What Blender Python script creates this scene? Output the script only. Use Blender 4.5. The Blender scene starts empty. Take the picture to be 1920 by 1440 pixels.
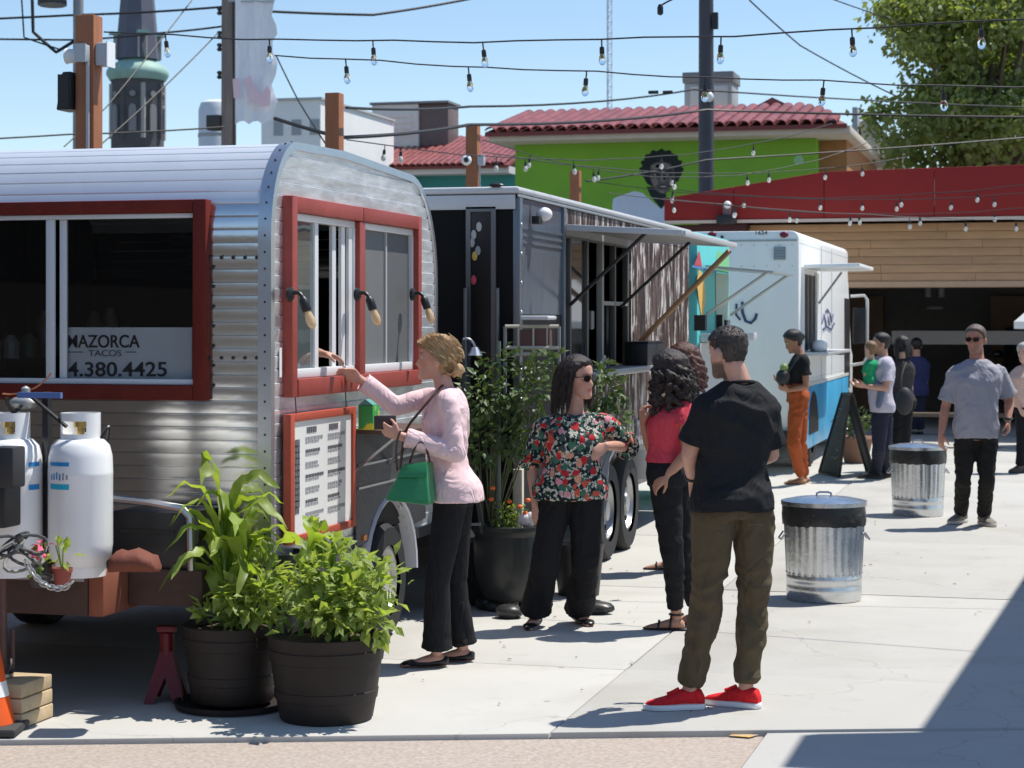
import bpy, bmesh, math, random
from mathutils import Vector, Matrix, Quaternion, noise
import numpy as np
R = math.radians
rng = random.Random(7)
SC = bpy.context.scene
COL = SC.collection
# ------------------------------------------------------------------ camera, sky, sun
CAM_H = 1.75; FPX = 3750.0; HORIZON = 600.0
YAW = math.atan2(1000.0, FPX)
SA, CA = math.sin(YAW), math.cos(YAW)
cam = bpy.data.cameras.new('camera'); camo = bpy.data.objects.new('camera', cam); COL.objects.link(camo)
SC.camera = camo
camo.location = (0, 0, CAM_H); camo.rotation_euler = (R(90), 0, YAW)
cam.sensor_width = 36; cam.lens = 36 * FPX / 1920
cam.shift_y = -(720 - HORIZON) / 1920.0
cam.clip_end = 6000; cam.clip_start = 0.1
cam.dof.use_dof = True; cam.dof.focus_distance = 10.2; cam.dof.aperture_fstop = 7.1
SUNV = Vector((0.372, 0.275, 1.0)).normalized()
wd = bpy.data.worlds.new('World'); SC.world = wd; wd.use_nodes = True
nt = wd.node_tree
sky = nt.nodes.new('ShaderNodeTexSky'); sky.sky_type = 'NISHITA'; sky.sun_disc = False
sky.sun_elevation = math.asin(SUNV.z); sky.sun_rotation = math.atan2(SUNV.x, SUNV.y)
sky.altitude = 100; sky.air_density = 1.0; sky.dust_density = 0.0; sky.ozone_density = 3.0
nt.links.new(sky.outputs[0], nt.nodes['Background'].inputs[0])
nt.nodes['Background'].inputs[1].default_value = 0.138
sl = bpy.data.lights.new('sun', 'SUN'); sl.energy = 5.0; sl.angle = R(0.53); sl.color = (1.0, 0.955, 0.885)
so = bpy.data.objects.new('sun', sl); COL.objects.link(so)
so.rotation_euler = (-SUNV).to_track_quat('-Z', 'Y').to_euler(); so.location = (20, 15, 50)
SC.view_settings.view_transform = 'Standard'; SC.view_settings.look = 'None'
SC.view_settings.exposure = 0.12; SC.view_settings.gamma = 1.0
# ------------------------------------------------------------------ photograph coordinates -> place
def at(px, py, Z):
    u = (px - 960) / FPX; v = (py - HORIZON) / FPX
    return Vector((Z * (-SA + u * CA), Z * (CA + u * SA), CAM_H - Z * v))
def gnd(px, py, z=0.0):
    return at(px, py, FPX * (CAM_H - z) / (py - HORIZON))
def onX(px, py, X):
    u = (px - 960) / FPX
    return at(px, py, X / (-SA + u * CA))
def onY(px, py, Y):
    u = (px - 960) / FPX
    return at(px, py, Y / (CA + u * SA))
AX = Vector((CA, SA, 0)); FW = Vector((-SA, CA, 0)); UP = Vector((0, 0, 1))
# ------------------------------------------------------------------ materials
MATS = {}
def mat(name, col=(.5, .5, .5), rough=.6, metal=0, var=0, vscale=6, bump=0, bscale=40, stretch=(1, 1, 1), spec=.5,
        coat=0, trans=0, ior=1.45, rv=0, rvar=0, emit=None, alpha=1, col2=None, edge=(.4, .6), detail=5, vc=False, sss=0, bdist=.01, thin=False):
    if name in MATS: return MATS[name]
    m = bpy.data.materials.new(name); m.use_nodes = True; MATS[name] = m
    t = m.node_tree; N = t.nodes; L = t.links; b = N['Principled BSDF']
    b.inputs['Roughness'].default_value = rough; b.inputs['Metallic'].default_value = metal
    b.inputs['Specular IOR Level'].default_value = spec; b.inputs['IOR'].default_value = ior
    b.inputs['Coat Weight'].default_value = coat; b.inputs['Coat Roughness'].default_value = .08
    b.inputs['Transmission Weight'].default_value = trans; b.inputs['Alpha'].default_value = alpha
    if sss:
        b.inputs['Subsurface Weight'].default_value = sss; b.inputs['Subsurface Radius'].default_value = (.012, .005, .003)
    c4 = (*col, 1)
    b.inputs['Base Color'].default_value = c4
    cur = None
    tc = N.new('ShaderNodeTexCoord'); mp = N.new('ShaderNodeMapping'); mp.inputs['Scale'].default_value = stretch
    L.new(tc.outputs['Object'], mp.inputs[0])
    if vc:
        a = N.new('ShaderNodeVertexColor'); a.layer_name = 'Col'; cur = a.outputs[0]
    if col2 is not None:
        n = N.new('ShaderNodeTexNoise'); n.inputs['Scale'].default_value = vscale; n.inputs['Detail'].default_value = detail
        L.new(mp.outputs[0], n.inputs['Vector'])
        mr = N.new('ShaderNodeMapRange'); mr.inputs[1].default_value = edge[0]; mr.inputs[2].default_value = edge[1]
        L.new(n.outputs['Fac'], mr.inputs[0])
        mx = N.new('ShaderNodeMixRGB'); mx.inputs[1].default_value = c4; mx.inputs[2].default_value = (*col2, 1)
        if cur: L.new(cur, mx.inputs[1])
        L.new(mr.outputs[0], mx.inputs[0]); cur = mx.outputs[0]
    def mul(fac_socket, lo, hi, cur):
        mr = N.new('ShaderNodeMapRange'); mr.inputs[3].default_value = lo; mr.inputs[4].default_value = hi
        L.new(fac_socket, mr.inputs[0])
        vm = N.new('ShaderNodeVectorMath'); vm.operation = 'SCALE'
        if cur: L.new(cur, vm.inputs[0])
        else: vm.inputs[0].default_value = col
        L.new(mr.outputs[0], vm.inputs['Scale']); return vm.outputs[0]
    if var:
        n = N.new('ShaderNodeTexNoise'); n.inputs['Scale'].default_value = vscale * .83; n.inputs['Detail'].default_value = 7; n.inputs['Roughness'].default_value = .62
        L.new(mp.outputs[0], n.inputs['Vector'])
        cur = mul(n.outputs['Fac'], 1 - var * 1.6, 1 + var * 1.6, cur)
        if rvar:
            mr = N.new('ShaderNodeMapRange'); mr.inputs[3].default_value = max(0, rough - rvar); mr.inputs[4].default_value = min(1, rough + rvar)
            L.new(n.outputs['Fac'], mr.inputs[0]); L.new(mr.outputs[0], b.inputs['Roughness'])
    if rv:
        oi = N.new('ShaderNodeObjectInfo'); cur = mul(oi.outputs['Random'], 1 - rv, 1 + rv, cur)
    if cur: L.new(cur, b.inputs['Base Color'])
    if bump:
        n = N.new('ShaderNodeTexNoise'); n.inputs['Scale'].default_value = bscale; n.inputs['Detail'].default_value = 4
        L.new(mp.outputs[0], n.inputs['Vector'])
        bp = N.new('ShaderNodeBump'); bp.inputs['Strength'].default_value = bump; bp.inputs['Distance'].default_value = bdist
        L.new(n.outputs['Fac'], bp.inputs['Height']); L.new(bp.outputs[0], b.inputs['Normal'])
    if emit:
        b.inputs['Emission Color'].default_value = (*emit[:3], 1); b.inputs['Emission Strength'].default_value = emit[3]
    return m
def leafmat(name, col, col2, trans=.35, rv=.15, vscale=3):
    m = mat(name, col, rough=.45, col2=col2, vscale=vscale, edge=(.35, .65), rv=rv, var=.12)
    t = m.node_tree; N = t.nodes; L = t.links; b = N['Principled BSDF']; out = N['Material Output']
    tr = N.new('ShaderNodeBsdfTranslucent'); mx = N.new('ShaderNodeMixShader'); mx.inputs[0].default_value = trans
    src = b.inputs['Base Color'].links[0].from_socket
    vm = N.new('ShaderNodeVectorMath'); vm.operation = 'MULTIPLY'; vm.inputs[1].default_value = (1.5, 1.5, .55)
    L.new(src, vm.inputs[0]); L.new(vm.outputs[0], tr.inputs[0])
    L.new(b.outputs[0], mx.inputs[1]); L.new(tr.outputs[0], mx.inputs[2]); L.new(mx.outputs[0], out.inputs[0])
    return m
# ------------------------------------------------------------------ mesh builder
class MB:
    def __init__(s): s.v = []; s.f = []; s.m = []
    def add(s, vs, fs, mi=0):
        o = len(s.v); s.v += [Vector(p) for p in vs]; s.f += [[i + o for i in f] for f in fs]; s.m += [mi] * len(fs); return s
    def mm(s, a, b, mi=0):
        x0, y0, z0 = a; x1, y1, z1 = b
        if x0 > x1: x0, x1 = x1, x0
        if y0 > y1: y0, y1 = y1, y0
        if z0 > z1: z0, z1 = z1, z0
        return s.add([(x0, y0, z0), (x1, y0, z0), (x1, y1, z0), (x0, y1, z0), (x0, y0, z1), (x1, y0, z1), (x1, y1, z1), (x0, y1, z1)],
                     [[0, 3, 2, 1], [4, 5, 6, 7], [0, 1, 5, 4], [1, 2, 6, 5], [2, 3, 7, 6], [3, 0, 4, 7]], mi)
    def box(s, c, size, rz=0, M=None, mi=0):
        k = MB().mm((-size[0] / 2, -size[1] / 2, -size[2] / 2), (size[0] / 2, size[1] / 2, size[2] / 2))
        T = Matrix.Translation(Vector(c)) @ (M if M is not None else Matrix.Rotation(rz, 4, 'Z'))
        return s.add([T @ p for p in k.v], k.f, mi)
    def bar(s, a, b, w, h, up=(0, 0, 1), mi=0):
        a = Vector(a); b = Vector(b); d = b - a; L = d.length; d.normalize(); up = Vector(up)
        if abs(d.dot(up)) > .98: up = Vector((1, 0, 0))
        x = d.cross(up).normalized(); z = x.cross(d)
        M = Matrix((x, d, z)).transposed().to_4x4()
        return s.box((a + b) / 2, (w, L, h), M=M, mi=mi)
    def tube(s, path, rad, n=8, caps=True, mi=0, closed=False, flat=1.0, up=None):
        P = [Vector(p) for p in path]; k = len(P)
        if not hasattr(rad, '__len__'): rad = [rad] * k
        t0 = (P[1] - P[0]).normalized()
        u = Vector(up) if up is not None else (Vector((0, 0, 1)) if abs(t0.z) < .9 else Vector((0, 1, 0)))
        u = (u - t0 * u.dot(t0)).normalized(); rings = []
        for i in range(k):
            if closed: t = P[(i + 1) % k] - P[i - 1]
            else: t = P[min(i + 1, k - 1)] - P[max(i - 1, 0)]
            t.normalize(); u = u - t * u.dot(t)
            u = u.normalized() if u.length > 1e-6 else t.orthogonal().normalized()
            w = t.cross(u)
            rings.append([P[i] + (u * math.cos(2 * math.pi * j / n) * flat + w * math.sin(2 * math.pi * j / n)) * rad[i] for j in range(n)])
        vs = [p for r in rings for p in r]; fs = []
        for i in range(k if closed else k - 1):
            for j in range(n):
                a = i * n; b = ((i + 1) % k) * n
                fs.append([a + j, a + (j + 1) % n, b + (j + 1) % n, b + j])
        if caps and not closed: fs += [list(range(n))[::-1], [(k - 1) * n + j for j in range(n)]]
        return s.add(vs, fs, mi)
    def lathe(s, prof, c, n=24, mi=0, M=None, cap=True):
        c = Vector(c); vs = []; fs = []
        for r, z in prof:
            for j in range(n):
                p = Vector((r * math.cos(2 * math.pi * j / n), r * math.sin(2 * math.pi * j / n), z))
                vs.append(c + (M @ p if M is not None else p))
        k = len(prof)
        for i in range(k - 1):
            for j in range(n):
                fs.append([i * n + j, i * n + (j + 1) % n, (i + 1) * n + (j + 1) % n, (i + 1) * n + j])
        if cap: fs += [list(range(n))[::-1], [(k - 1) * n + j for j in range(n)]]
        return s.add(vs, fs, mi)
    def ell(s, c, r, n=12, k=8, M=None, mi=0):
        vs = []; fs = []
        c = Vector(c)
        for i in range(1, k):
            th = math.pi * i / k
            for j in range(n):
                ph = 2 * math.pi * j / n
                p = Vector((r[0] * math.sin(th) * math.cos(ph), r[1] * math.sin(th) * math.sin(ph), r[2] * math.cos(th)))
                vs.append(c + (M @ p if M is not None else p))
        for i in range(k - 2):
            for j in range(n):
                fs.append([i * n + j, (i + 1) * n + j, (i + 1) * n + (j + 1) % n, i * n + (j + 1) % n])
        t = Vector((0, 0, r[2])); bt = Vector((0, 0, -r[2]))
        if M is not None: t = M @ t; bt = M @ bt
        a = len(vs); vs += [c + t, c + bt]
        for j in range(n):
            fs.append([a, j, (j + 1) % n]); fs.append([a + 1, (k - 2) * n + (j + 1) % n, (k - 2) * n + j])
        return s.add(vs, fs, mi)
    def prism(s, poly, d, mi=0):
        """poly: list of 3D points of a planar outline, d: extrusion vector"""
        P = [Vector(p) for p in poly]; d = Vector(d); n = len(P)
        fs = [list(range(n))[::-1], list(range(n, 2 * n))] + [[i, (i + 1) % n, n + (i + 1) % n, n + i] for i in range(n)]
        return s.add(P + [p + d for p in P], fs, mi)
    def loft(s, rings, caps=True, mi=0):
        n = len(rings[0]); vs = [p for r in rings for p in r]; fs = []
        for i in range(len(rings) - 1):
            for j in range(n):
                fs.append([i * n + j, i * n + (j + 1) % n, (i + 1) * n + (j + 1) % n, (i + 1) * n + j])
        if caps: fs += [list(range(n))[::-1], [(len(rings) - 1) * n + j for j in range(n)]]
        return s.add(vs, fs, mi)
    def quad(s, a, b, c, d, mi=0): return s.add([a, b, c, d], [[0, 1, 2, 3]], mi)
    def join(s, o): return s.add(o.v, o.f)
    def mesh(s, name, mats, origin=(0, 0, 0), bevel=0, smooth=35, recalc=True, bseg=2):
        o = Vector(origin)
        me = bpy.data.meshes.new(name)
        me.from_pydata([p - o for p in s.v], [], s.f)
        if not isinstance(mats, (list, tuple)): mats = [mats]
        for m in mats: me.materials.append(m)
        if len(mats) > 1: me.polygons.foreach_set('material_index', s.m)
        if bevel or recalc:
            bm = bmesh.new(); bm.from_mesh(me)
            if recalc: bmesh.ops.recalc_face_normals(bm, faces=bm.faces)
            if bevel:
                es = [e for e in bm.edges if len(e.link_faces) == 2 and e.calc_face_angle(0) > R(40)]
                bmesh.ops.bevel(bm, geom=es, offset=bevel, segments=bseg, profile=.5, affect='EDGES', clamp_overlap=True)
            bm.to_mesh(me); bm.free()
        if smooth:
            me.polygons.foreach_set('use_smooth', [True] * len(me.polygons))
            me.set_sharp_from_angle(angle=R(smooth))
        me.update(); return me
    def build(s, name, mats, parent=None, **kw):
        org = kw.pop('origin', None)
        root = parent
        w = Vector((0, 0, 0))
        q = parent
        while q is not None: w = w + Vector(q.location); q = q.parent
        me = s.mesh(name, mats, origin=w, **kw)
        ob = bpy.data.objects.new(name, me); COL.objects.link(ob); ob.parent = parent
        return ob
def tag(o, label=None, cat=None, group=None, kind=None):
    if label: o['label'] = label
    if cat: o['category'] = cat
    if group: o['group'] = group
    if kind: o['kind'] = kind
    return o
def thing(name, label, cat, loc, group=None):
    o = bpy.data.objects.new(name, None); COL.objects.link(o); o.location = loc; o.empty_display_size = .1
    return tag(o, label, cat, group)
def single(name, mb, m, label, cat, group=None, origin=None, **kw):
    org = Vector(origin) if origin is not None else sum(mb.v, Vector()) / len(mb.v)
    if origin is None: org.z = min(p.z for p in mb.v)
    me = mb.mesh(name, m, origin=org, **kw); o = bpy.data.objects.new(name, me); COL.objects.link(o); o.location = org
    return tag(o, label, cat, group)
def struct(name, mb, m, kind='structure', **kw):
    o = mb.build(name, m, None, **kw); o['kind'] = kind; return o
def inst(me, name, parent, loc, M=None):
    o = bpy.data.objects.new(name, me); COL.objects.link(o); o.parent = parent
    w = Vector((0, 0, 0)); q = parent
    while q is not None: w = w + Vector(q.location); q = q.parent
    T = Matrix.Translation(Vector(loc) - w)
    if M is not None: T = T @ M
    o.matrix_local = T; return o
def text_mesh(txt, size, m, name, parent, origin, xdir, updir, bold=0.0, depth=.002, spacing=1.0, squash=1.0):
    cu = bpy.data.curves.new(name, 'FONT'); cu.body = txt; cu.size = size; cu.extrude = depth; cu.offset = bold; cu.space_character = spacing
    ob = bpy.data.objects.new(name, cu); COL.objects.link(ob)
    dg = bpy.context.evaluated_depsgraph_get(); me = bpy.data.meshes.new_from_object(ob.evaluated_get(dg))
    bpy.data.objects.remove(ob); me.name = name
    me.materials.clear(); me.materials.append(m)
    x = Vector(xdir).normalized(); y = Vector(updir).normalized(); z = x.cross(y)
    M = Matrix((x * squash, y, z)).transposed().to_4x4()
    me.transform(M); return inst(me, name, parent, origin)
def arc(c, r, a0, a1, n):
    return [(c[0] + r * math.cos(a0 + (a1 - a0) * i / n), c[1] + r * math.sin(a0 + (a1 - a0) * i / n)) for i in range(n + 1)]
def sag(a, b, s, n=16):
    a = Vector(a); b = Vector(b)
    return [a.lerp(b, i / n) - Vector((0, 0, s * 4 * (i / n) * (1 - i / n))) for i in range(n + 1)]
def bez(p0, p1, p2, n):
    p0, p1, p2 = Vector(p0), Vector(p1), Vector(p2)
    return [p0 * (1 - t) ** 2 + p1 * 2 * t * (1 - t) + p2 * t * t for t in [i / n for i in range(n + 1)]]
# common materials
alu = mat('aluminium_skin', (.70, .695, .68), rough=.16, metal=1, var=.10, vscale=3, bump=.20, bscale=2.2, stretch=(1, 1, 2.4), rvar=.06)
alu2 = mat('aluminium_worn', (.78, .79, .80), rough=.38, metal=.75, var=.16, vscale=5, bump=.4, bscale=4.5, stretch=(1, 1, 4), rvar=.14, col2=(.88, .89, .90), edge=(.45, .55))
alutrim = mat('aluminium_trim', (.62, .63, .64), rough=.35, metal=1, var=.08, vscale=12)
galv = mat('galvanised_steel', (.60, .62, .64), rough=.28, metal=1, var=.16, vscale=9, bump=.12, bscale=25, rvar=.1)
steel = mat('brushed_steel', (.45, .46, .48), rough=.32, metal=1, var=.1, vscale=14)
black = mat('black_plastic', (.018, .018, .02), rough=.42, var=.1, vscale=20)
blackm = mat('black_paint_metal', (.02, .021, .024), rough=.3, coat=.3, var=.08)
rubber = mat('tyre_rubber', (.022, .022, .023), rough=.75, var=.2, vscale=30, bump=.2, bscale=90)
white = mat('white_paint', (.84, .84, .83), rough=.35, var=.03, vscale=5, coat=.15)
redwood = mat('red_stained_wood', (.16, .024, .016), rough=.6, spec=.2, var=.22, vscale=6, stretch=(3, 3, 1), bump=.25, bscale=60, rv=.08)
redpaint = mat('red_painted_wood', (.33, .058, .042), rough=.45, var=.18, vscale=8, bump=.2, bscale=70, rv=.06)
lumber = mat('stained_lumber', (.33, .125, .055), rough=.65, var=.25, vscale=3, stretch=(6, 6, .8), bump=.3, bscale=30)
glassm = mat('window_glass', (.92, .96, .97), rough=.02, trans=1, ior=1.45, spec=.5)
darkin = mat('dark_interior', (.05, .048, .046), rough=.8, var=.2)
wirem = mat('black_cable', (.02, .02, .022), rough=.55)
woodlite = mat('pale_pine', (.52, .36, .20), rough=.7, var=.18, vscale=5, stretch=(1, 8, 8), bump=.2, bscale=40)
# ================================================================== GROUND
conc = mat('concrete', (.485, .474, .437), rough=.85, var=.07, vscale=1.1, bump=.10, bscale=160, rv=.03, bdist=.004)
def weathered(m):
    """water stains, gum spots and hairline cracks over the slab colour"""
    t = m.node_tree; N = t.nodes; L = t.links; b = N['Principled BSDF']; src = b.inputs['Base Color'].links[0].from_socket
    g = N.new('ShaderNodeNewGeometry')
    def mulc(fac, col, src):
        x = N.new('ShaderNodeMixRGB'); x.blend_type = 'MULTIPLY'; x.inputs[2].default_value = (*col, 1); L.new(fac, x.inputs[0]); L.new(src, x.inputs[1]); return x.outputs[0]
    def rng_(sock, a, b_, lo=0, hi=1):
        r = N.new('ShaderNodeMapRange'); r.inputs[1].default_value = a; r.inputs[2].default_value = b_; r.inputs[3].default_value = lo; r.inputs[4].default_value = hi; L.new(sock, r.inputs[0]); return r.outputs[0]
    n = N.new('ShaderNodeTexNoise'); n.inputs['Scale'].default_value = .9; n.inputs['Detail'].default_value = 6; n.inputs['Distortion'].default_value = .6; L.new(g.outputs['Position'], n.inputs['Vector']); src = mulc(rng_(n.outputs['Fac'], .52, .70, 0, .55), (.80, .78, .74), src)
    n2 = N.new('ShaderNodeTexNoise'); n2.inputs['Scale'].default_value = 5; n2.inputs['Detail'].default_value = 8; n2.inputs['Roughness'].default_value = .7; L.new(g.outputs['Position'], n2.inputs['Vector']); src = mulc(rng_(n2.outputs['Fac'], .56, .74, 0, .6), (.82, .80, .76), src)
    v = N.new('ShaderNodeTexVoronoi'); v.inputs['Scale'].default_value = 2.3; L.new(g.outputs['Position'], v.inputs['Vector']); src = mulc(rng_(v.outputs['Distance'], .045, .03, 0, .65), (.45, .44, .43), src)
    n3 = N.new('ShaderNodeTexNoise'); n3.inputs['Scale'].default_value = 55; n3.inputs['Detail'].default_value = 3; L.new(g.outputs['Position'], n3.inputs['Vector']); src = mulc(rng_(n3.outputs['Fac'], .64, .74, 0, .5), (.72, .70, .66), src)
    dn = N.new('ShaderNodeTexNoise'); dn.inputs['Scale'].default_value = 2.2; dn.inputs['Detail'].default_value = 5; L.new(g.outputs['Position'], dn.inputs['Vector']); ad = N.new('ShaderNodeVectorMath'); ad.operation = 'MULTIPLY_ADD'; ad.inputs[1].default_value = (.7, .7, .7); L.new(dn.outputs['Color'], ad.inputs[0]); L.new(g.outputs['Position'], ad.inputs[2])
    ve = N.new('ShaderNodeTexVoronoi'); ve.feature = 'DISTANCE_TO_EDGE'; ve.inputs['Scale'].default_value = .30; L.new(ad.outputs[0], ve.inputs['Vector']); src = mulc(rng_(ve.outputs['Distance'], .0022, .0008, 0, .4), (.55, .53, .50), src)
    # a tyre-rubbed track along the lane
    sx = N.new('ShaderNodeSeparateXYZ'); L.new(ad.outputs[0], sx.inputs[0]); w_ = N.new('ShaderNodeMath'); w_.operation = 'SINE'; ml = N.new('ShaderNodeMath'); ml.operation = 'MULTIPLY'; ml.inputs[1].default_value = 3.6; L.new(sx.outputs[0], ml.inputs[0]); L.new(ml.outputs[0], w_.inputs[0]); src = mulc(rng_(w_.outputs[0], .80, 1.0, 0, .22), (.74, .72, .70), src)
    L.new(src, b.inputs['Base Color'])
weathered(conc)
concd = mat('joint_dirt', (.10, .095, .09), rough=.95, var=.2)
asph = mat('distant_asphalt', (.11, .108, .10), rough=.9, var=.15, vscale=.6)
agg = mat('exposed_aggregate', (.37, .31, .262), rough=.9, var=.28, vscale=60, bump=.5, bscale=140, col2=(.44, .38, .335), edge=(.4, .65), bdist=.006)
conc2 = mat('pale_concrete', (.50, .492, .465), rough=.85, var=.07, vscale=1.6, bump=.08, bscale=150, bdist=.004)
struct('ground', MB().quad((-1500, -1500, -.16), (1500, -1500, -.16), (1500, 1500, -.16), (-1500, 1500, -.16)), asph)
pav = struct('pavement', MB().mm((-11, -6, -.15), (14, 46, -.05)), concd)
weathered(conc2)
# front edge of the slabs (slightly skewed), taken from the joint line in the picture
eA = gnd(0, 1386); eB = gnd(1440, 1369)
def edgeY(x): return eA.y + (eB.y - eA.y) * (x - eA.x) / (eB.x - eA.x)
xs = [-11, -6.4, -2.03, 2.3, 6.6, 11, 14]; ys = [None, 9.83, 12.9, 16.0, 19.1, 22.2, 25.3, 28.4, 31.5, 38, 46]
g = .004
for i in range(len(xs) - 1):
    for j in range(len(ys) - 1):
        x0, x1 = xs[i] + g, xs[i + 1] - g
        y1 = ys[j + 1] - g
        ya, yb = (edgeY(x0), edgeY(x1)) if ys[j] is None else (ys[j] + g, ys[j] + g)
        dz = rng.uniform(-.002, .002)
        MB().prism([(x0, ya, -.06), (x1, yb, -.06), (x1, y1, -.06), (x0, y1, -.06)], (0, 0, .06 + dz)).build('paving_slab', conc, pav, bevel=.005)
# sunken aggregate apron and pale slab in the foreground
c0 = gnd(1440, 1372, -.02); c1 = gnd(1375, 1460, -.02); c2 = c1 + (c1 - c0) * 5
def off(p, d): return Vector((p.x, p.y + d, p.z))
MB().prism([(-11, edgeY(-11) - .012, -.08), (c0.x - .006, edgeY(c0.x) - .012, -.08), (c2.x - .006, c2.y, -.08), (-11, c2.y, -.08)], (0, 0, .056)).build('apron', agg, pav, bevel=.006)
k = c0 + (c1 - c0) * 1.0
MB().prism([(c0.x + .006, edgeY(c0.x) - .012, -.08), (14, edgeY(14) - .012, -.08), (14, c2.y, -.08), (c2.x + .006, c2.y, -.08)], (0, 0, .071)).build('paving_slab', conc2, pav, bevel=.005)
# yellow paint scrap at the corner of the apron
yp = mat('worn_yellow_paint', (.62, .40, .10), rough=.8, var=.25, vscale=40, col2=(.47, .385, .315), edge=(.45, .6))
q0 = gnd(1400, 1378, -.02)
MB().prism([q0 + Vector((-.07, -.05, .002)), q0 + Vector((.02, -.06, .002)), q0 + Vector((.05, .0, .002)), q0 + Vector((-.05, .0, .002))], (0, 0, .002)).build('paint_patch', yp, pav)
# small leaves and litter lying on the slabs
lit = MB()
for k in range(90):
    x = rng.uniform(-3.2, 0); y = rng.uniform(8.6, 20); a = rng.uniform(0, 6.28); s = rng.uniform(.006, .018)
    d1 = Vector((math.cos(a), math.sin(a), 0)) * s; d2 = Vector((-math.sin(a), math.cos(a), 0)) * s * .5
    c = Vector((x, y, .006)); lit.add([c - d1, c + d2, c + d1, c - d2 + Vector((0, 0, .006))], [[0, 1, 2, 3]])
lo = lit.build('leaf_litter', mat('dry_litter', (.30, .25, .18), rough=.9, var=.3), None); tag(lo, 'tiny dry leaf scraps scattered over the pale slabs', 'litter', kind='stuff')
# ================================================================== SHADE CANOPY right of the picture (its shadow falls into view)
h = 4.0; ox, oy = .372 * h, .275 * h
can = thing('shade_canopy', 'flat roofed timber canopy on posts casting shade over the right pavement', 'canopy', (3, 11, 0))
tp = mat('canopy_timber', (.30, .20, .12), rough=.7, var=.2)
def shp(px, py):
    p = gnd(px, py); return Vector((p.x + ox, p.y + oy, h))
a = shp(1745, 1368); b = shp(1922, 1098); bb = a + (b - a) * 1.9
MB().prism([a, Vector((7, a.y, h)), Vector((7, bb.y, h)), bb], (0, 0, .12)).build('roof', tp, can)
e0 = shp(1535, 1378); e1 = shp(1502, 1431)
MB().prism([e1, Vector((7, e1.y + .45, h)), Vector((7, a.y - .003, h)), Vector((a.x, a.y - .003, h)), Vector((e0.x, e0.y + .07, h))], (0, 0, .18)).build('front_beam', tp, can)
for (x, y) in ((4.2, a.y + .3), (6.5, a.y + .3), (4.2, bb.y - .3), (6.5, bb.y - .3)):
    MB().mm((x - .08, y - .08, 0), (x + .08, y + .08, h)).build('post', tp, can)
# ================================================================== DISTANT BUILDINGS
tile = mat('red_roof_tile', (.23, .058, .055), rough=.45, var=.15, vscale=9, rv=.18, spec=.5)
cream = mat('cream_eave', (.60, .53, .44), rough=.7, var=.08)
greenw = mat('lime_green_stucco', (.21, .45, .045), rough=.85, var=.10, vscale=.9, col2=(.17, .37, .05), edge=(.5, .8), bump=.15, bscale=20)
tealw = mat('teal_stucco', (.05, .26, .26), rough=.85, var=.08)
orangew = mat('orange_stucco', (.42, .20, .085), rough=.85, var=.1)
def tile_mesh(w, l):
    m = MB(); n = 6; t = .018; o = []; i_ = []
    for k in range(n + 1):
        a = math.pi * k / n; o.append((-w / 2 * math.cos(a), w * .36 * math.sin(a))); i_.append((-(w / 2 - t) * math.cos(a), (w * .36 - t) * math.sin(a)))
    for k in range(n):
        for (y0, y1) in ((0, l),):
            m.add([(o[k][0], y0, o[k][1]), (o[k + 1][0], y0, o[k + 1][1]), (o[k + 1][0] * .9, y1, o[k + 1][1] * .9), (o[k][0] * .9, y1, o[k][1] * .9)], [[0, 1, 2, 3]])
        m.add([(o[k][0], 0, o[k][1]), (o[k + 1][0], 0, o[k + 1][1]), (i_[k + 1][0], 0, i_[k + 1][1]), (i_[k][0], 0, i_[k][1])], [[0, 3, 2, 1]])
    return m.mesh('tile', tile, recalc=False)
def tiled_roof(root, x0, x1, ye, ze, yr, zr, w, l, parent=None, base=None, hipR=0, nmax=290):
    """roof plane rising from the eave (ye, ze) to the ridge (yr, zr); barrel tiles laid as single pieces"""
    p = parent or root
    L = math.hypot(yr - ye, zr - ze); ang = math.atan2(zr - ze, yr - ye)
    sl = MB().prism([(x0, ye, ze), (x1, ye, ze), (x1 - hipR, yr, zr), (x0, yr, zr)], (0, 0, -.08)).build('roof', mat('roof_underlay', (.20, .05, .045), rough=.7), p)
    me = tile_mesh(w * .98, l * 1.12); M = Matrix.Rotation(ang, 4, 'X'); cnt = 0
    nr = int(L / l)
    for r in range(nr):
        xe = x1 - hipR * (r * l / L)
        for c in range(int((xe - x0) / w)):
            if cnt >= nmax: break
            d = r * l
            inst(me, 'tile', sl, (x0 + (c + .5) * w, ye + d * math.cos(ang) - .04, ze + d * math.sin(ang) + .012 + .012), M @ Matrix.Rotation(R(2.2), 4, 'X')); cnt += 1
    return sl
# --- lime green building
gb = thing('green_building', 'lime green stucco building with red barrel tile roof and a painted portrait', 'building', (-7.5, 42, 0))
gx0 = onY(966, 300, 40).x; gx1 = onY(1530, 300, 40).x
ztop = onY(1250, 262, 40).z
MB().mm((gx0, 40, 0), (gx1, 48, ztop)).build('wall', greenw, gb)
MB().mm((gx1 + .002, 40.6, 0), (gx1 + .55, 48, ztop - .02)).build('side_wall', orangew, gb)
ez = onY(1250, 243, 39.2).z
MB().mm((gx0 - .35, 39.2, ez - .16), (gx1 + .75, 48.4, ez)).build('eave', cream, gb, bevel=.02)
tiled_roof(gb, gx0 - .4, gx1 + .7, 39.1, ez + .02, 42.6, onY(1250, 206, 42.6).z, .245, .40, hipR=1.2)
rp = MB().prism([(gx1 - 2.2, 42.5, ez + .45), (gx1 - 1.2, 42.5, ez + .95), (gx1 - .2, 42.5, ez + .45)], (0, 2.5, 0)).build('ridge_cap', tile, gb)
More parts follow.
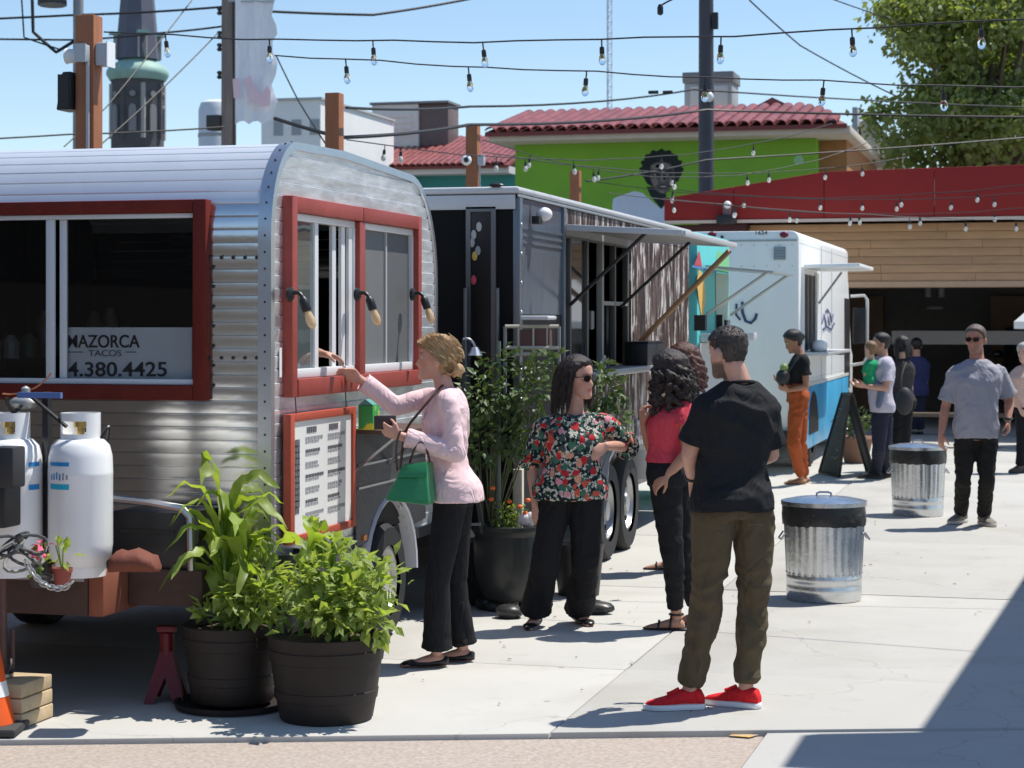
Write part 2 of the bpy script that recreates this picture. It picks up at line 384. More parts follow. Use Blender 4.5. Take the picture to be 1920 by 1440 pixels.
# mural portrait (generic painted figure), painted flat on the wall
mh = mat('mural_black', (.014, .022, .026), rough=.8, var=.3, vscale=5); mf = mat('mural_grey', (.12, .105, .10), rough=.85, var=.35, vscale=4)
ml = mat('mural_light_grey', (.22, .19, .175), rough=.85, var=.25, vscale=5); mw = mat('mural_white', (.60, .68, .80), rough=.85, var=.10, vscale=3)
def mural(pts, m, name, lift):
    MB().prism([onY(px, py, 40 - lift) for px, py in pts], (0, .003, 0)).build(name, m, gb)
mural([(1148, 384), (1150, 372), (1172, 364), (1190, 358), (1205, 362), (1214, 370), (1240, 392), (1250, 380), (1262, 384), (1275, 420), (1148, 420)], mw, 'mural_shirt', .004)
def blob(cx, cy, rx, ry, n, j, s=0):
    r2 = random.Random(s); return [(cx + rx * math.cos(2 * math.pi * k / n) * (1 + r2.uniform(-j, j)), cy + ry * math.sin(2 * math.pi * k / n) * (1 + r2.uniform(-j, j))) for k in range(n)]
mural(blob(1240, 318, 38, 36, 30, .05, 1), mh, 'mural_hair', .008)
mural([(1212, 350), (1219, 366), (1240, 392), (1252, 376), (1244, 352)], mh, 'mural_neck', .010)
mural([(1220, 310), (1228, 305), (1242, 303), (1256, 306), (1263, 314), (1265, 328), (1262, 344), (1254, 358), (1245, 364), (1236, 362), (1226, 352), (1220, 338), (1218, 322)], mf, 'mural_face', .013)
ml2 = mat('mural_pale_grey', (.40, .36, .33), rough=.85, var=.2, vscale=5)
for pts, m, nm in (([(1221, 312), (1232, 306), (1247, 305), (1257, 310), (1252, 316), (1240, 315), (1226, 319)], ml, 'mural_forehead'), ([(1230, 309), (1240, 307), (1238, 313), (1229, 315)], ml2, 'mural_highlight'),
                   ([(1241, 320), (1246, 320), (1250, 338), (1245, 342), (1238, 340)], ml, 'mural_nose'), ([(1243, 326), (1246, 326), (1248, 337), (1244, 338)], ml2, 'mural_highlight'),
                   ([(1221, 336), (1229, 333), (1235, 338), (1233, 347), (1226, 350)], ml, 'mural_cheek'), ([(1253, 336), (1261, 333), (1261, 343), (1256, 348)], ml, 'mural_cheek'), ([(1236, 357), (1247, 357), (1245, 362), (1238, 361)], ml, 'mural_chin'),
                   (blob(1230, 328, 7.5, 4, 14, .04, 5), mh, 'mural_eye'), (blob(1254, 328, 6.5, 3.8, 14, .04, 6), mh, 'mural_eye'),
                   ([(1232, 349), (1240, 346), (1247, 346), (1255, 348), (1249, 354), (1238, 354)], mh, 'mural_lip')):
    mural(pts, m, nm, .017)
for pts, m, nm in ((blob(1228, 327.5, 2.4, 1.4, 10, .05, 15), ml2, 'mural_glint'), (blob(1252, 327.5, 2.2, 1.3, 10, .05, 16), ml2, 'mural_glint'), ([(1236, 349), (1246, 348), (1252, 349.5), (1246, 351), (1239, 351)], ml2, 'mural_teeth'), ([(1216, 321), (1228, 317), (1238, 321), (1237, 324), (1228, 321), (1219, 325)], mh, 'mural_brow'), ([(1248, 321), (1258, 318), (1263, 322), (1257, 321), (1249, 324)], mh, 'mural_brow')):
    mural(pts, m, nm, .021)
for k in range(16):
    a_ = 2 * math.pi * k / 16; mural(blob(1240 + 37 * math.cos(a_), 318 + 35 * math.sin(a_) * (1 if math.sin(a_) < .3 else .6), 5, 4.5, 9, .2, 30 + k), mh, 'mural_curl', .011)
mural(blob(1498, 300, 10, 9, 10, .25, 12), mat('mural_pale_green', (.30, .55, .32), rough=.85), 'mural_star', .006)
# roof vent box
rv_ = thing('rooftop_unit', 'grey metal rooftop air unit above the green building', 'air unit', at(1330, 195, 46))
p = at(1283, 196, 46); q = at(1376, 136, 46)
MB().mm((p.x, p.y, p.z - .3), (q.x, p.y + 1, q.z - .25)).build('housing', mat('unit_grey', (.38, .40, .41), rough=.5, var=.1), rv_, bevel=.02)
MB().mm((p.x - .04, p.y - .05, q.z - .248), (q.x + .04, p.y + 1.05, q.z)).build('cap', mat('unit_dark', (.20, .21, .22), rough=.5), rv_, bevel=.02)
for k in range(2):
    x = p.x + .14 + k * .55; MB().mm((x, p.y - .025, p.z - .1), (x + .32, p.y - .002, q.z - .32)).build('panel', mat('unit_panel', (.55, .56, .54), rough=.5), rv_, bevel=.01)
# --- teal building with tile roof, further back left
tb = thing('teal_building', 'low teal building with red barrel tile roof behind the black trailer', 'building', (-18, 58, 0))
tx0 = onY(630, 300, 55).x; tx1 = onY(966, 300, 55).x
tz = onY(800, 313, 54.4).z
MB().mm((tx0, 55, 0), (tx1, 66, tz - .1)).build('wall', tealw, tb)
MB().mm((tx0 - .3, 54.3, tz - .22), (tx1, 66, tz - .02)).build('eave', mat('pale_eave', (.62, .58, .56), rough=.7), tb)
tiled_roof(tb, tx0 - .3, tx1, 54.2, tz, 58.5, onY(800, 262, 58.5).z, .20, .62, nmax=200)
MB().mm((tx0, 58.4, 0), (tx1, 66, onY(800, 264, 58.5).z)).build('rear_block', cream, tb)
def rooftop(px0, px1, py0, py1, Z, name, label, m, m2=None, frac=.7, depth=1.2):
    a = at(px0, py1, Z); b = at(px1, py0, Z)
    t = thing(name, label, 'air unit', (a.x, a.y, a.z))
    mid = a.x + (b.x - a.x) * frac
    MB().mm((a.x, a.y, a.z - .6), (mid, a.y + depth, b.z)).build('housing', m, t, bevel=.03)
    if m2: MB().mm((mid + .003, a.y + .1, a.z - .6), (b.x, a.y + depth, b.z)).build('side_housing', m2, t, bevel=.03)
    MB().mm((a.x - .05, a.y - .06, b.z + .002), (b.x + .05, a.y + depth + .05, b.z + .07)).build('cap', mat('unit_dark'), t)
    for k in range(4): MB().mm((a.x + .15, a.y - .03, a.z + .1 + k * .18), (mid - .2, a.y - .002, a.z + .2 + k * .18)).build('louvre', m, t)
    return t
rooftop(697, 850, 197, 262, 60, 'rooftop_unit', 'beige rooftop unit with brown side above the teal building', mat('unit_beige', (.78, .75, .68), rough=.6, var=.1), mat('unit_brown', (.16, .12, .11), rough=.6, var=.1), .62)
rooftop(650, 682, 232, 262, 62, 'rooftop_unit', 'small pale vent box beside the lumber post', mat('unit_pale', (.62, .62, .64), rough=.6), None, 1)
# --- white block behind the weathered pole
wb = thing('white_building', 'plain white block building behind the weathered utility pole', 'building', at(550, 900, 52))
a = at(490, 300, 52); b = at(612, 190, 52)
MB().mm((a.x, a.y, 0), (b.x, a.y + 6, b.z)).build('wall', mat('white_stucco', (.90, .89, .86), rough=.8, var=.08, vscale=.8), wb)
MB().mm((a.x - .05, a.y - .06, b.z), (b.x + .05, a.y + 6, b.z + .06)).build('coping', mat('grey_coping', (.5, .5, .5), rough=.6), wb)
for k in range(3): MB().mm((a.x + .35 + k * .5, a.y - .03, b.z - .9), (a.x + .6 + k * .5, a.y - .002, b.z - .5)).build('vent', mat('unit_grey'), wb)
wt = thing('water_tank', 'white rounded tank rising behind the silver trailer roof', 'tank', at(405, 900, 48))
c = at(405, 600, 48); zt = at(405, 187, 48).z; c.z = 0
MB().lathe([(.42, 0), (.42, zt - .25), (.36, zt - .08), (.2, zt - .01), (.02, zt)], c, 24).build('shell', mat('tank_white', (.68, .71, .75), rough=.5, var=.06), wt)
MB().lathe([(.435, zt - .9), (.435, zt - .82)], c, 24).build('band', mat('unit_grey'), wt)
# --- church steeple
stn = mat('dark_stone', (.105, .10, .10), rough=.85, var=.25, vscale=1.5, bump=.3, bscale=4); cop = mat('verdigris_copper', (.30, .47, .40), rough=.6, var=.2, vscale=2)
slate = mat('slate_blue_grey', (.12, .125, .16), rough=.6, var=.12, vscale=3); lims = mat('pale_limestone', (.42, .40, .37), rough=.8, var=.15)
st = thing('church_steeple', 'dark stone church tower with copper rim and tall slate spire', 'steeple', at(258, 2000, 112))
Zs = 112; c = at(258, 600, Zs); c.z = 0; sc = Zs / FPX
def zz(py): return CAM_H + (HORIZON - py) * sc
M8 = Matrix.Rotation(R(22.5) + YAW, 3, 'Z')
MB().lathe([(50 * sc, 0), (50 * sc, zz(150))], c, 8, M=M8).build('tower', stn, st, smooth=0)
MB().lathe([(52 * sc, zz(152)), (58 * sc, zz(142)), (58 * sc, zz(136)), (54 * sc, zz(128)), (30 * sc, zz(112)), (24 * sc, zz(108))], c, 24).build('copper_rim', cop, st)
MB().lathe([(42 * sc, zz(112)), (34 * sc, zz(20)), (12 * sc, zz(-220)), (1 * sc, zz(-330))], c, 8, M=M8).build('spire', slate, st, smooth=0)
for k in range(8):
    an = R(22.5) + YAW + k * math.pi / 4; d = Vector((math.cos(an), math.sin(an), 0))
    MB().tube([c + d * 49 * sc + UP * zz(262), c + d * 49 * sc + UP * zz(160)], 4.5 * sc, 6).build('corner_shaft', stn if k % 2 else lims, st)
    an2 = an + R(22.5); d2 = Vector((math.cos(an2), math.sin(an2), 0)); t2 = Vector((-d2.y, d2.x, 0)); f0 = c + d2 * (50 * sc * math.cos(R(22.5)) + .05)
    wn = MB()
    pts = [f0 + t2 * (-7 * sc) + UP * zz(250), f0 + t2 * (7 * sc) + UP * zz(250)] + [f0 + t2 * (7 * sc * math.cos(a_)) + UP * (zz(208) + 9 * sc * math.sin(a_)) for a_ in [math.pi * i / 6 for i in range(7)]]
    wn.prism(pts, d2 * .12).build('belfry_window', mat('belfry_louvre', (.26, .25, .25), rough=.8), st)
    rd = MB().prism([f0 + t2 * (6 * sc * math.cos(i * .7854)) + UP * (zz(180) + 6 * sc * math.sin(i * .7854)) for i in range(8)], d2 * .1).build('round_window', mat('belfry_louvre'), st)
    # gabled dormer turrets round the spire foot
    if k % 2 == 0:
        dd = c + d * 42 * sc
        for sg in (-1, 1):
            tt = Vector((-d.y, d.x, 0)) * sg * 7 * sc
            MB().tube([dd + tt + UP * zz(112), dd + tt + UP * zz(68)], 2 * sc, 6).build('turret_post', lims, st)
        MB().box(dd + UP * zz(65), (20 * sc, 20 * sc, 5 * sc), rz=an).build('turret_cap', cop, st)
# --- cream gabled house behind the tree
cg = thing('gabled_house', 'cream gabled house partly hidden behind the leafy tree', 'building', at(1640, 900, 70))
def pl(px, py, Z=70): return at(px, py, Z)
MB().prism([pl(1616, 420), pl(1616, 232), pl(1622, 222), pl(1685, 285), pl(1700, 285), pl(1700, 420)], FW * 5).build('wall', mat('cream_stucco', (.66, .60, .44), rough=.8, var=.06), cg)
MB().prism([pl(1585, 420, 71), pl(1585, 250, 71), pl(1612, 225, 71), pl(1615, 420, 71)], FW * 3).build('grey_wing', mat('grey_stucco', (.42, .43, .46), rough=.8), cg)
MB().tube([pl(1618, 215, 69.7), pl(1690, 288, 69.7)], .12, 6).build('roof_edge', mat('dark_shingle', (.07, .055, .055), rough=.8), cg)
MB().mm(pl(1598, 250, 69.6), pl(1612, 206, 70.5)).build('chimney', mat('grey_stucco'), cg)
MB().mm(pl(1630, 310, 69.9), pl(1690, 294, 70.2)).build('orange_band', mat('pale_orange', (.72, .42, .28), rough=.8), cg)
# --- red fascia building (open fronted hall)
rb = thing('open_hall', 'open fronted hall with deep red fascia and pale wood planking', 'building', (0, 34, 0))
redf = mat('red_metal_fascia', (.27, .026, .024), rough=.6, spec=.2, var=.10, vscale=2, rv=.05)
pine = mat('knotty_cedar', (.47, .285, .155), rough=.65, var=.18, vscale=2.0, stretch=(1, 6, 6), bump=.15, bscale=25, rv=.08, col2=(.40, .22, .11), edge=(.62, .74))
YF = 31.0
def f_(px, py, dy=0): return onY(px, py, YF + dy)
fa = f_(1245, 372, -.6); fb = f_(1545, 322, -.6); fc = f_(1920, 308, -.6); fl = f_(1245, 420, -.6); fr = f_(1920, 398, -.6)
XR = 7.5
zT = fc.z; zB = (fl.z + fr.z) / 2
# fascia made of long metal panels
xsplit = [fa.x, -4.6, fb.x, -1.6, 0.2, 2.4, 5, XR]
def ftop(x):
    if x < fb.x: return fa.z + (fb.z - fa.z) * (x - fa.x) / (fb.x - fa.x)
    return fb.z + (zT - fb.z) * min(1, (x - fb.x) / (fc.x - fb.x))
for i in range(len(xsplit) - 1):
    x0, x1 = xsplit[i] + .003, xsplit[i + 1] - .003
    MB().prism([(x0, YF - .6, zB), (x1, YF - .6, zB), (x1, YF - .6, ftop(x1)), (x0, YF - .6, ftop(x0))], (0, .12, 0)).build('fascia_panel', redf, rb, bevel=.01)
MB().prism([(fa.x, YF - .47, zB + .05), (XR, YF - .47, zB + .05), (XR, 39.6, zB + .05), (fa.x + 1.5, 39.6, zB + .05)], (0, 0, .12)).build('roof_deck', mat('roof_deck_dark', (.12, .11, .10), rough=.9), rb)
MB().mm((fa.x + .02, YF - .62, zB - .05), (XR, YF - .55, zB - .003)).build('drip_edge', mat('pale_trim', (.58, .47, .40), rough=.6), rb)
MB().mm((fa.x + .05, YF - .40, 2.9), (f_(1408, 430).x - .01, YF - .1, zB - .06)).build('dark_soffit_box', mat('dark_red_board', (.06, .015, .018), rough=.6), rb)  # box in one dark red under the left fascia
wz0 = f_(1700, 527).z; wz1 = zB - .055; xw0 = f_(1408, 430).x; nb = 7
for k in range(nb):
    z0 = wz0 + (wz1 - wz0) * k / nb; z1 = wz0 + (wz1 - wz0) * (k + 1) / nb - .006
    xa = xw0 - .02; 
    while xa < XR:
        xb = min(XR, xa + rng.uniform(1.4, 3.4))
        MB().mm((xa + .002, YF + rng.uniform(0, .006), z0), (xb - .002, YF + .03, z1)).build('plank', pine, rb, bevel=.004)
        xa = xb
MB().mm((xw0 - .02, YF + .031, wz0 - .1), (XR, YF + .3, wz1)).build('lintel', mat('lintel_wood', (.38, .25, .15), rough=.8), rb)
MB().mm((xw0 - .02, YF - .03, wz0 - .09), (XR, YF + .03, wz0 - .006)).build('bottom_trim', mat('trim_wood', (.50, .34, .22), rough=.6, var=.1), rb)
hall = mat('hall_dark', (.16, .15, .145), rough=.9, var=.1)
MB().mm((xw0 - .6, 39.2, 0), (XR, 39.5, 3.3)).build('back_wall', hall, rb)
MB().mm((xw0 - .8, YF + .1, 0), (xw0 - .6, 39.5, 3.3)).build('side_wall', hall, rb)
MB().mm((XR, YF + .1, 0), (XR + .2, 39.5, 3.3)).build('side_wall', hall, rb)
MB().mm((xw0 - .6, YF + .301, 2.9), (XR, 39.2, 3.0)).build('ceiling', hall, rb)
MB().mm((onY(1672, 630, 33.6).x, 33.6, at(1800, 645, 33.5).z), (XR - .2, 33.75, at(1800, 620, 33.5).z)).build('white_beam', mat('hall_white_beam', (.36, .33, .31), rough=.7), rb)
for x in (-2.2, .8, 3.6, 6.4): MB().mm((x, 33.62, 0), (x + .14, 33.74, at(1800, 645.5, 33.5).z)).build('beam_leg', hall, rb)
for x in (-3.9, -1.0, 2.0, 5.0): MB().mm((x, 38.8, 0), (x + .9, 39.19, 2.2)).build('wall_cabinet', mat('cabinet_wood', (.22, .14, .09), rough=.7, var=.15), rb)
for x in (-3.2, .4, 3.8): MB().mm((x, 33, 2.86), (x + .12, 39.1, 2.895)).build('ceiling_joist', mat('trim_wood'), rb)
for px in (1740, 1765):
    c = at(px, 545, 36); MB().lathe([(.06, -.12), (.06, .12)], c, 12).build('ceiling_lamp', mat('unit_grey'), rb)
c = at(1752, 578, 37); MB().lathe([(.16, -.02), (.16, .03), (.05, .06)], c, 16).build('ceiling_lamp', mat('unit_grey'), rb)
# loudspeaker box on the fascia corner
sp = thing('wall_speaker', 'black speaker box on the red fascia above the white truck', 'speaker', f_(1360, 418, -.8))
MB().mm(f_(1343, 421, -.85), f_(1382, 404, -.62)).build('cabinet', black, sp, bevel=.01); MB().mm(f_(1355, 404, -.8), f_(1371, 382, -.72)).build('bracket', mat('bracket_grey', (.16, .10, .11), rough=.5), sp, bevel=.005)
MB().ell(f_(1364, 384, -.8), (.06, .06, .06), 12, 8).build('lamp', white, sp)
# ================================================================== POSTS AND POLES
PX = -6.85
posts = []
for (px, top, lab) in ((167, 30, 'tall stained lumber post carrying grey boxes and a black speaker'), (627, 175, 'stained lumber post between white block and red roof'),
                       (887, 232, 'stained lumber post with white camera beside the red tile roof'), (1079, 320, 'short looking lumber post before the lime green wall')):
    p = onX(px, top, PX); zt = p.z; w = .075
    t = thing('lumber_post', lab, 'post', (p.x, p.y, 0), 'stained lumber posts behind the trailers')
    MB().mm((p.x - w, p.y - w, 0), (p.x + w, p.y + w, zt)).build('shaft', lumber, t, bevel=.008)
    MB().mm((p.x - w - .012, p.y - w - .012, 0), (p.x + w + .012, p.y + w + .012, .18)).build('base_bracket', blackm, t)
    posts.append((t, p))
t, p = posts[0]
k = p.copy(); mp = lambda px, py, dy=0: onX(px, py, PX) + Vector((0, dy, 0))
gbx = mat('junction_box', (.42, .44, .47), rough=.5, var=.05)
sA = Zp = None
z1 = onX(167, 88, PX).z; z0 = onX(167, 120, PX).z
t1 = thing('junction_box', 'grey junction box strapped to the front of the tall lumber post', 'electrical box', (p.x, p.y - .1, z0))
MB().mm((p.x - .03, p.y - .16, z0), (p.x + .05, p.y - .078, z1)).build('housing', gbx, t1, bevel=.008); MB().mm((p.x - .035, p.y - .168, z0 - .004), (p.x + .055, p.y - .161, z1 + .004)).build('cover', gbx, t1)
MB().tube([(p.x + .04, p.y - .1, z0), (p.x + .04, p.y - .1, 0.2)], .014, 8).build('conduit', mat('conduit_grey', (.40, .41, .43), rough=.5), t1)
t2 = thing('junction_box', 'grey box with white edge on the right side of the tall post', 'electrical box', (p.x + .15, p.y, z0 - .02))
MB().mm((p.x + .078, p.y - .06, z0 - .02), (p.x + .17, p.y + .06, z1 + .02)).build('housing', gbx, t2, bevel=.01); MB().mm((p.x + .171, p.y - .065, z0 - .03), (p.x + .18, p.y + .065, z1 + .03)).build('cover', white, t2)
t3 = thing('flood_lamp', 'white round lamp head on the left of the tall post', 'lamp', (p.x - .15, p.y, z0))
Mx = Matrix.Rotation(R(90), 3, 'Y'); MB().lathe([(.02, -.078), (.05, -.09), (.055, -.17), (.06, -.18), (.045, -.185)], (p.x, p.y, (z0 + z1) / 2), 16, M=Mx).build('head', white, t3)
sz0 = onX(130, 200, PX).z; sz1 = onX(130, 127, PX).z
t4 = thing('hanging_speaker', 'black wedge shaped loudspeaker hung on the tall lumber post', 'speaker', (p.x - .2, p.y, sz0))
MB().prism([(p.x - .085, p.y - .12, sz0), (p.x - .085, p.y - .12, sz1), (p.x - .16, p.y - .12, sz1), (p.x - .21, p.y - .12, sz0)], (0, .2, 0)).build('cabinet', black, t4, bevel=.012)
MB().mm((p.x - .19, p.y - .128, sz0 + .02), (p.x - .10, p.y - .121, sz1 - .02)).build('grille', mat('speaker_grille', (.03, .03, .032), rough=.7), t4)
t, p = posts[2]
cz = onX(887, 302, PX).z
t5 = thing('security_camera', 'white dome security camera on the lumber post near the red roof', 'camera', (p.x - .1, p.y - .12, cz))
MB().ell((p.x - .04, p.y - .15, cz), (.065, .065, .065), 14, 10).build('housing', white, t5); MB().ell((p.x - .03, p.y - .20, cz), (.035, .03, .035), 12, 8).build('lens', blackm, t5)
MB().mm((p.x - .06, p.y - .13, cz - .01), (p.x - .02, p.y - .076, cz + .02)).build('mount', white, t5)
t6 = thing('junction_box', 'grey box on the right side of the camera post', 'electrical box', (p.x + .1, p.y, cz))
MB().mm((p.x + .078, p.y - .09, cz - .06), (p.x + .16, p.y + .0, cz + .07)).build('housing', gbx, t6, bevel=.01)
MB().tube([(p.x + .1, p.y - .05, cz - .06), (p.x + .1, p.y - .05, 2.5)], .01, 6).build('conduit', mat('conduit_grey'), t6)
# utility poles
wpole = mat('weathered_pole', (.27, .22, .19), rough=.85, var=.25, vscale=2, stretch=(8, 8, 1), bump=.4, bscale=12)
def pole(px, Z, w, top, m, label, name='utility_pole', cat='pole'):
    c = at(px, 600, Z); c.z = 0; zt = at(px, top, Z).z
    t = thing(name, label, cat, c); r = w * Z / FPX / 2
    MB().tube([c, c + UP * zt * .5, c + UP * zt], [r * 1.12, r * 1.04, r * .95], 14).build('shaft', m, t); return t, c, r, zt
tA, cA, rA, zA = pole(428, 40, 26, -140, wpole, 'weathered wooden utility pole behind the silver trailer roof')
zi = at(428, 230, 40).z
MB().mm((cA.x - rA - .28, cA.y - .15, zi - .15), (cA.x - rA + .02, cA.y + .15, zi + .15)).build('meter_box', mat('pole_box', (.07, .065, .06), rough=.7), tA, bevel=.02)
MB().tube([cA + Vector((rA + .02, -.05, 0)), cA + Vector((rA + .02, -.05, zA * .9))], .03, 6).build('riser_conduit', mat('pole_conduit', (.10, .09, .09), rough=.7), tA)
for py in (20, 65, 88, 140):
    zq = at(428, py, 40).z; MB().lathe([(.03, -.08), (.06, -.05), (.03, 0), (.06, .05), (.03, .08)], (cA.x - rA - .05, cA.y, zq), 10).build('insulator', mat('pole_box'), tA)
tB, cB, rB, zB_ = pole(147, 42, 20, -200, mat('grey_pole', (.30, .31, .33), rough=.7, var=.15, vscale=3), 'grey utility pole rising behind the tall lumber post')
trf = thing('pole_transformer', 'grey can transformer hung on the grey pole at top left', 'transformer', at(98, 12, 42))
cc = at(98, 600, 42); z_ = at(98, 12, 42).z; cc.z = 0
MB().lathe([(.26, z_), (.30, z_ + .02), (.30, z_ + .9), (.27, z_ + .95)], cc, 20).build('can', mat('grey_pole'), trf); MB().lathe([(.305, z_ + .03), (.305, z_ + .12)], cc, 20).build('band', mat('pole_box'), trf)
MB().tube([cc + UP * (z_ + .5) + AX * .28, Vector((cB.x, cB.y, z_ + .5))], .05, 8).build('bracket', mat('pole_box'), trf)
tC, cC, rC, zC = pole(1324, 35.5, 28, -150, mat('dark_steel_pole', (.055, .055, .07), rough=.5, var=.15, vscale=4), 'dark steel pole in front of the lime green building', 'light_pole')
lp = mat('white_glass', (.8, .8, .78), rough=.4)
MB().ell(at(1331, 182, 35.3), (.07, .07, .09), 12, 8).build('lamp_globe', lp, tC)
MB().mm(at(1341, 48, 35.4) - Vector((.05, .05, .06)), at(1341, 30, 35.4) + Vector((.05, .05, .06))).build('connection_box', black, tC)
# faded hanging banner on the weathered pole
bn = mat('sun_bleached_banner', (.80, .82, .86), rough=.8, var=.08, vscale=3, stretch=(5, 5, 1), col2=(.86, .62, .68), edge=(.62, .70))
Zb = 39.7; tbn = thing('hanging_banner', 'tall sun bleached white and pink banner beside the weathered pole', 'banner', at(475, 280, Zb))
rows = []
for i in range(15):
    py = -30 + i * 18.5; row = []
    for j in range(9):
        px = 441 + (515 - 441 + 6 * math.sin(i * 1.7)) * j / 8
        row.append(at(px, py + 4 * math.sin(j * 2.1 + i), Zb - .05 * math.sin(j * 1.6 + i * .4)))
    rows.append(row)
m_ = MB(); vs = [p for r in rows for p in r]; fs = [[i * 9 + j, i * 9 + j + 1, (i + 1) * 9 + j + 1, (i + 1) * 9 + j] for i in range(14) for j in range(8)]
m_.add(vs, fs); m_.add([p + FW * .01 for p in vs], [f[::-1] for f in fs])
m_.build('cloth', mat('banner_white', (.92, .93, .95), rough=.8, var=.10, vscale=3, stretch=(5, 5, 1)), tbn)
pk = mat('banner_pink', (.90, .66, .70), rough=.8, var=.1, vscale=4)
for pts in ([(458, 150), (470, 140), (478, 168), (492, 176), (500, 160), (508, 170), (506, 198), (490, 200), (470, 188)], [(436, 148), (448, 146), (450, 182), (438, 184)]):
    MB().prism([at(px, py, Zb - .12) for px, py in pts], FW * .01).build('pink_print', pk, tbn)
MB().tube([at(428, 2, Zb), at(512, 2, Zb - .05)], .02, 6).build('banner_arm', steel, tbn)
# radio mast far away
rm = thing('radio_mast', 'thin pale lattice radio mast far behind the green roof', 'mast', at(1142, 700, 300)); mm_ = mat('mast_grey', (.55, .60, .66), rough=.6)
lat = MB(); c = at(1142, 600, 300); c.z = 0; rr = .42; zt = at(1142, -120, 300).z
cs = [c + Vector((rr * math.cos(a_), rr * math.sin(a_), 0)) for a_ in (0, 2.094, 4.189)]
for q in cs: MB().tube([q, q + UP * zt], .06, 5).build('mast_leg', mm_, rm)
z_ = 0; k = 0
while z_ < zt - 1.6:
    for i in range(3): lat.tube([cs[i] + UP * z_, cs[(i + 1) % 3] + UP * (z_ + 1.6)], .035, 4); lat.tube([cs[i] + UP * z_, cs[(i + 1) % 3] + UP * z_], .035, 4)
    z_ += 1.6
lt = lat.build('lattice', mm_, rm)
# ================================================================== CABLES AND STRING LIGHTS
bglass = mat('bulb_glass', (.96, .96, .95), rough=.02, trans=1, ior=1.12); sock = black
SOCK = MB().lathe([(.006, 0), (.006, -.055), (.017, -.06), (.019, -.075), (.019, -.11), (.016, -.115)], (0, 0, 0), 10).mesh('socket', black)
BULB = MB().lathe([(.014, -.113), (.022, -.13), (.029, -.155), (.027, -.178), (.014, -.195), (.002, -.2)], (0, 0, 0), 10).mesh('bulb', bglass)
FROST = MB().lathe([(.014, -.113), (.024, -.13), (.032, -.155), (.03, -.178), (.016, -.195), (.002, -.2)], (0, 0, 0), 10).mesh('bulb', mat('frosted_bulb', (.62, .60, .54), rough=.3))
def string(a, b, sg, label, bulbs, r=.009, scale=1.0, frost=False, n=26, name='string_light'):
    """bulbs: list of fractions along the string"""
    t = thing(name, label, 'string lights', (a + b) / 2, 'festoon strings over the yard')
    P = []
    for i in range(n + 1):
        f = i / n; p = a.lerp(b, f) - UP * sg * 4 * f * (1 - f); p.z += .010 * math.sin(f * 40 + a.x * 3) * math.sin(f * 13) ; P.append(p)
    MB().tube(P, r, 5).build('wire', wirem, t, smooth=60)
    for f in bulbs:
        p = a.lerp(b, f) - UP * (sg * 4 * f * (1 - f) - .010 * math.sin(f * 40 + a.x * 3) * math.sin(f * 13))
        M = Matrix.Scale(scale, 4) @ Matrix.Rotation(rng.uniform(-.12, .12), 4, 'X') @ Matrix.Rotation(rng.uniform(-.12, .12), 4, 'Y')
        o = inst(SOCK, 'socket', t, p, M); b_ = bpy.data.objects.new('bulb', FROST if frost else BULB); COL.objects.link(b_); b_.parent = o
    return t
def frac_of(a, b, px):
    lo, hi = 0, 1
    def P(f):
        p = a.lerp(b, f) - Vector((0, 0, CAM_H)); return 960 + FPX * p.dot(AX) / p.dot(FW)
    for _ in range(40):
        m = (lo + hi) / 2
        if P(m) < px: lo = m
        else: hi = m
    return (lo + hi) / 2
def pxstring(px0, py0, Z0, px1, py1, Z1, sg, label, pxs, **kw):
    a = at(px0, py0, Z0); b = at(px1, py1, Z1)
    if px1 == 1960:                       # carry the string on past the picture edge
        b2 = a + (b - a) * 2; f_ = frac_of(a, b2, 2350); sg *= (f_ * 2) ** 2 * .8; b = a.lerp(b2, f_)
    return string(a, b, sg, label, [frac_of(a, b, q) for q in pxs], **kw)
pxstring(195, 60, 14.6, 1960, 8, 11.6, .13, 'nearest festoon string crossing the sky from the tall lumber post', [310, 505, 699, 905, 1128, 1352, 1597, 1840], r=.0058, scale=.85)
pxstring(515, 104, 13.6, 1960, 158, 12.8, .03, 'second festoon string running level below the first one', [648, 878, 1100, 1322, 1545, 1768], r=.0052, scale=.85)
S2 = dict(scale=.85, frost=True, r=.0062, n=18)
pxstring(650, 262, 20, 1560, 232, 30, .35, 'festoon string sagging from the second lumber post across the green wall', [722, 752, 931, 1075, 1240, 1413], **S2)
pxstring(905, 262, 24.2, 1640, 262, 29, .50, 'festoon string from the camera post before the green wall', [994, 1112, 1265, 1441], **S2)
pxstring(905, 285, 24.4, 1700, 295, 29.5, .25, 'festoon string low over the green wall toward the hall', [985, 1123, 1262, 1400, 1548, 1616], **S2)
pxstring(1095, 338, 30.3, 1960, 290, 27, .30, 'festoon string from the short lumber post over the red fascia', [1260, 1395, 1538, 1688, 1834], **S2)
pxstring(1240, 352, 30, 1960, 322, 27.5, .18, 'festoon string drawn along the upper red fascia', [1262, 1616, 1680, 1785, 1866], **S2)
pxstring(1245, 370, 29.8, 1960, 340, 28, .22, 'festoon string across the middle of the red fascia', [1380, 1494, 1610, 1725, 1866], **S2)
pxstring(1140, 362, 27, 1960, 392, 28, .10, 'pale festoon string along the lower edge of the red fascia', [1262, 1375, 1480, 1595, 1705, 1810, 1905], **S2)
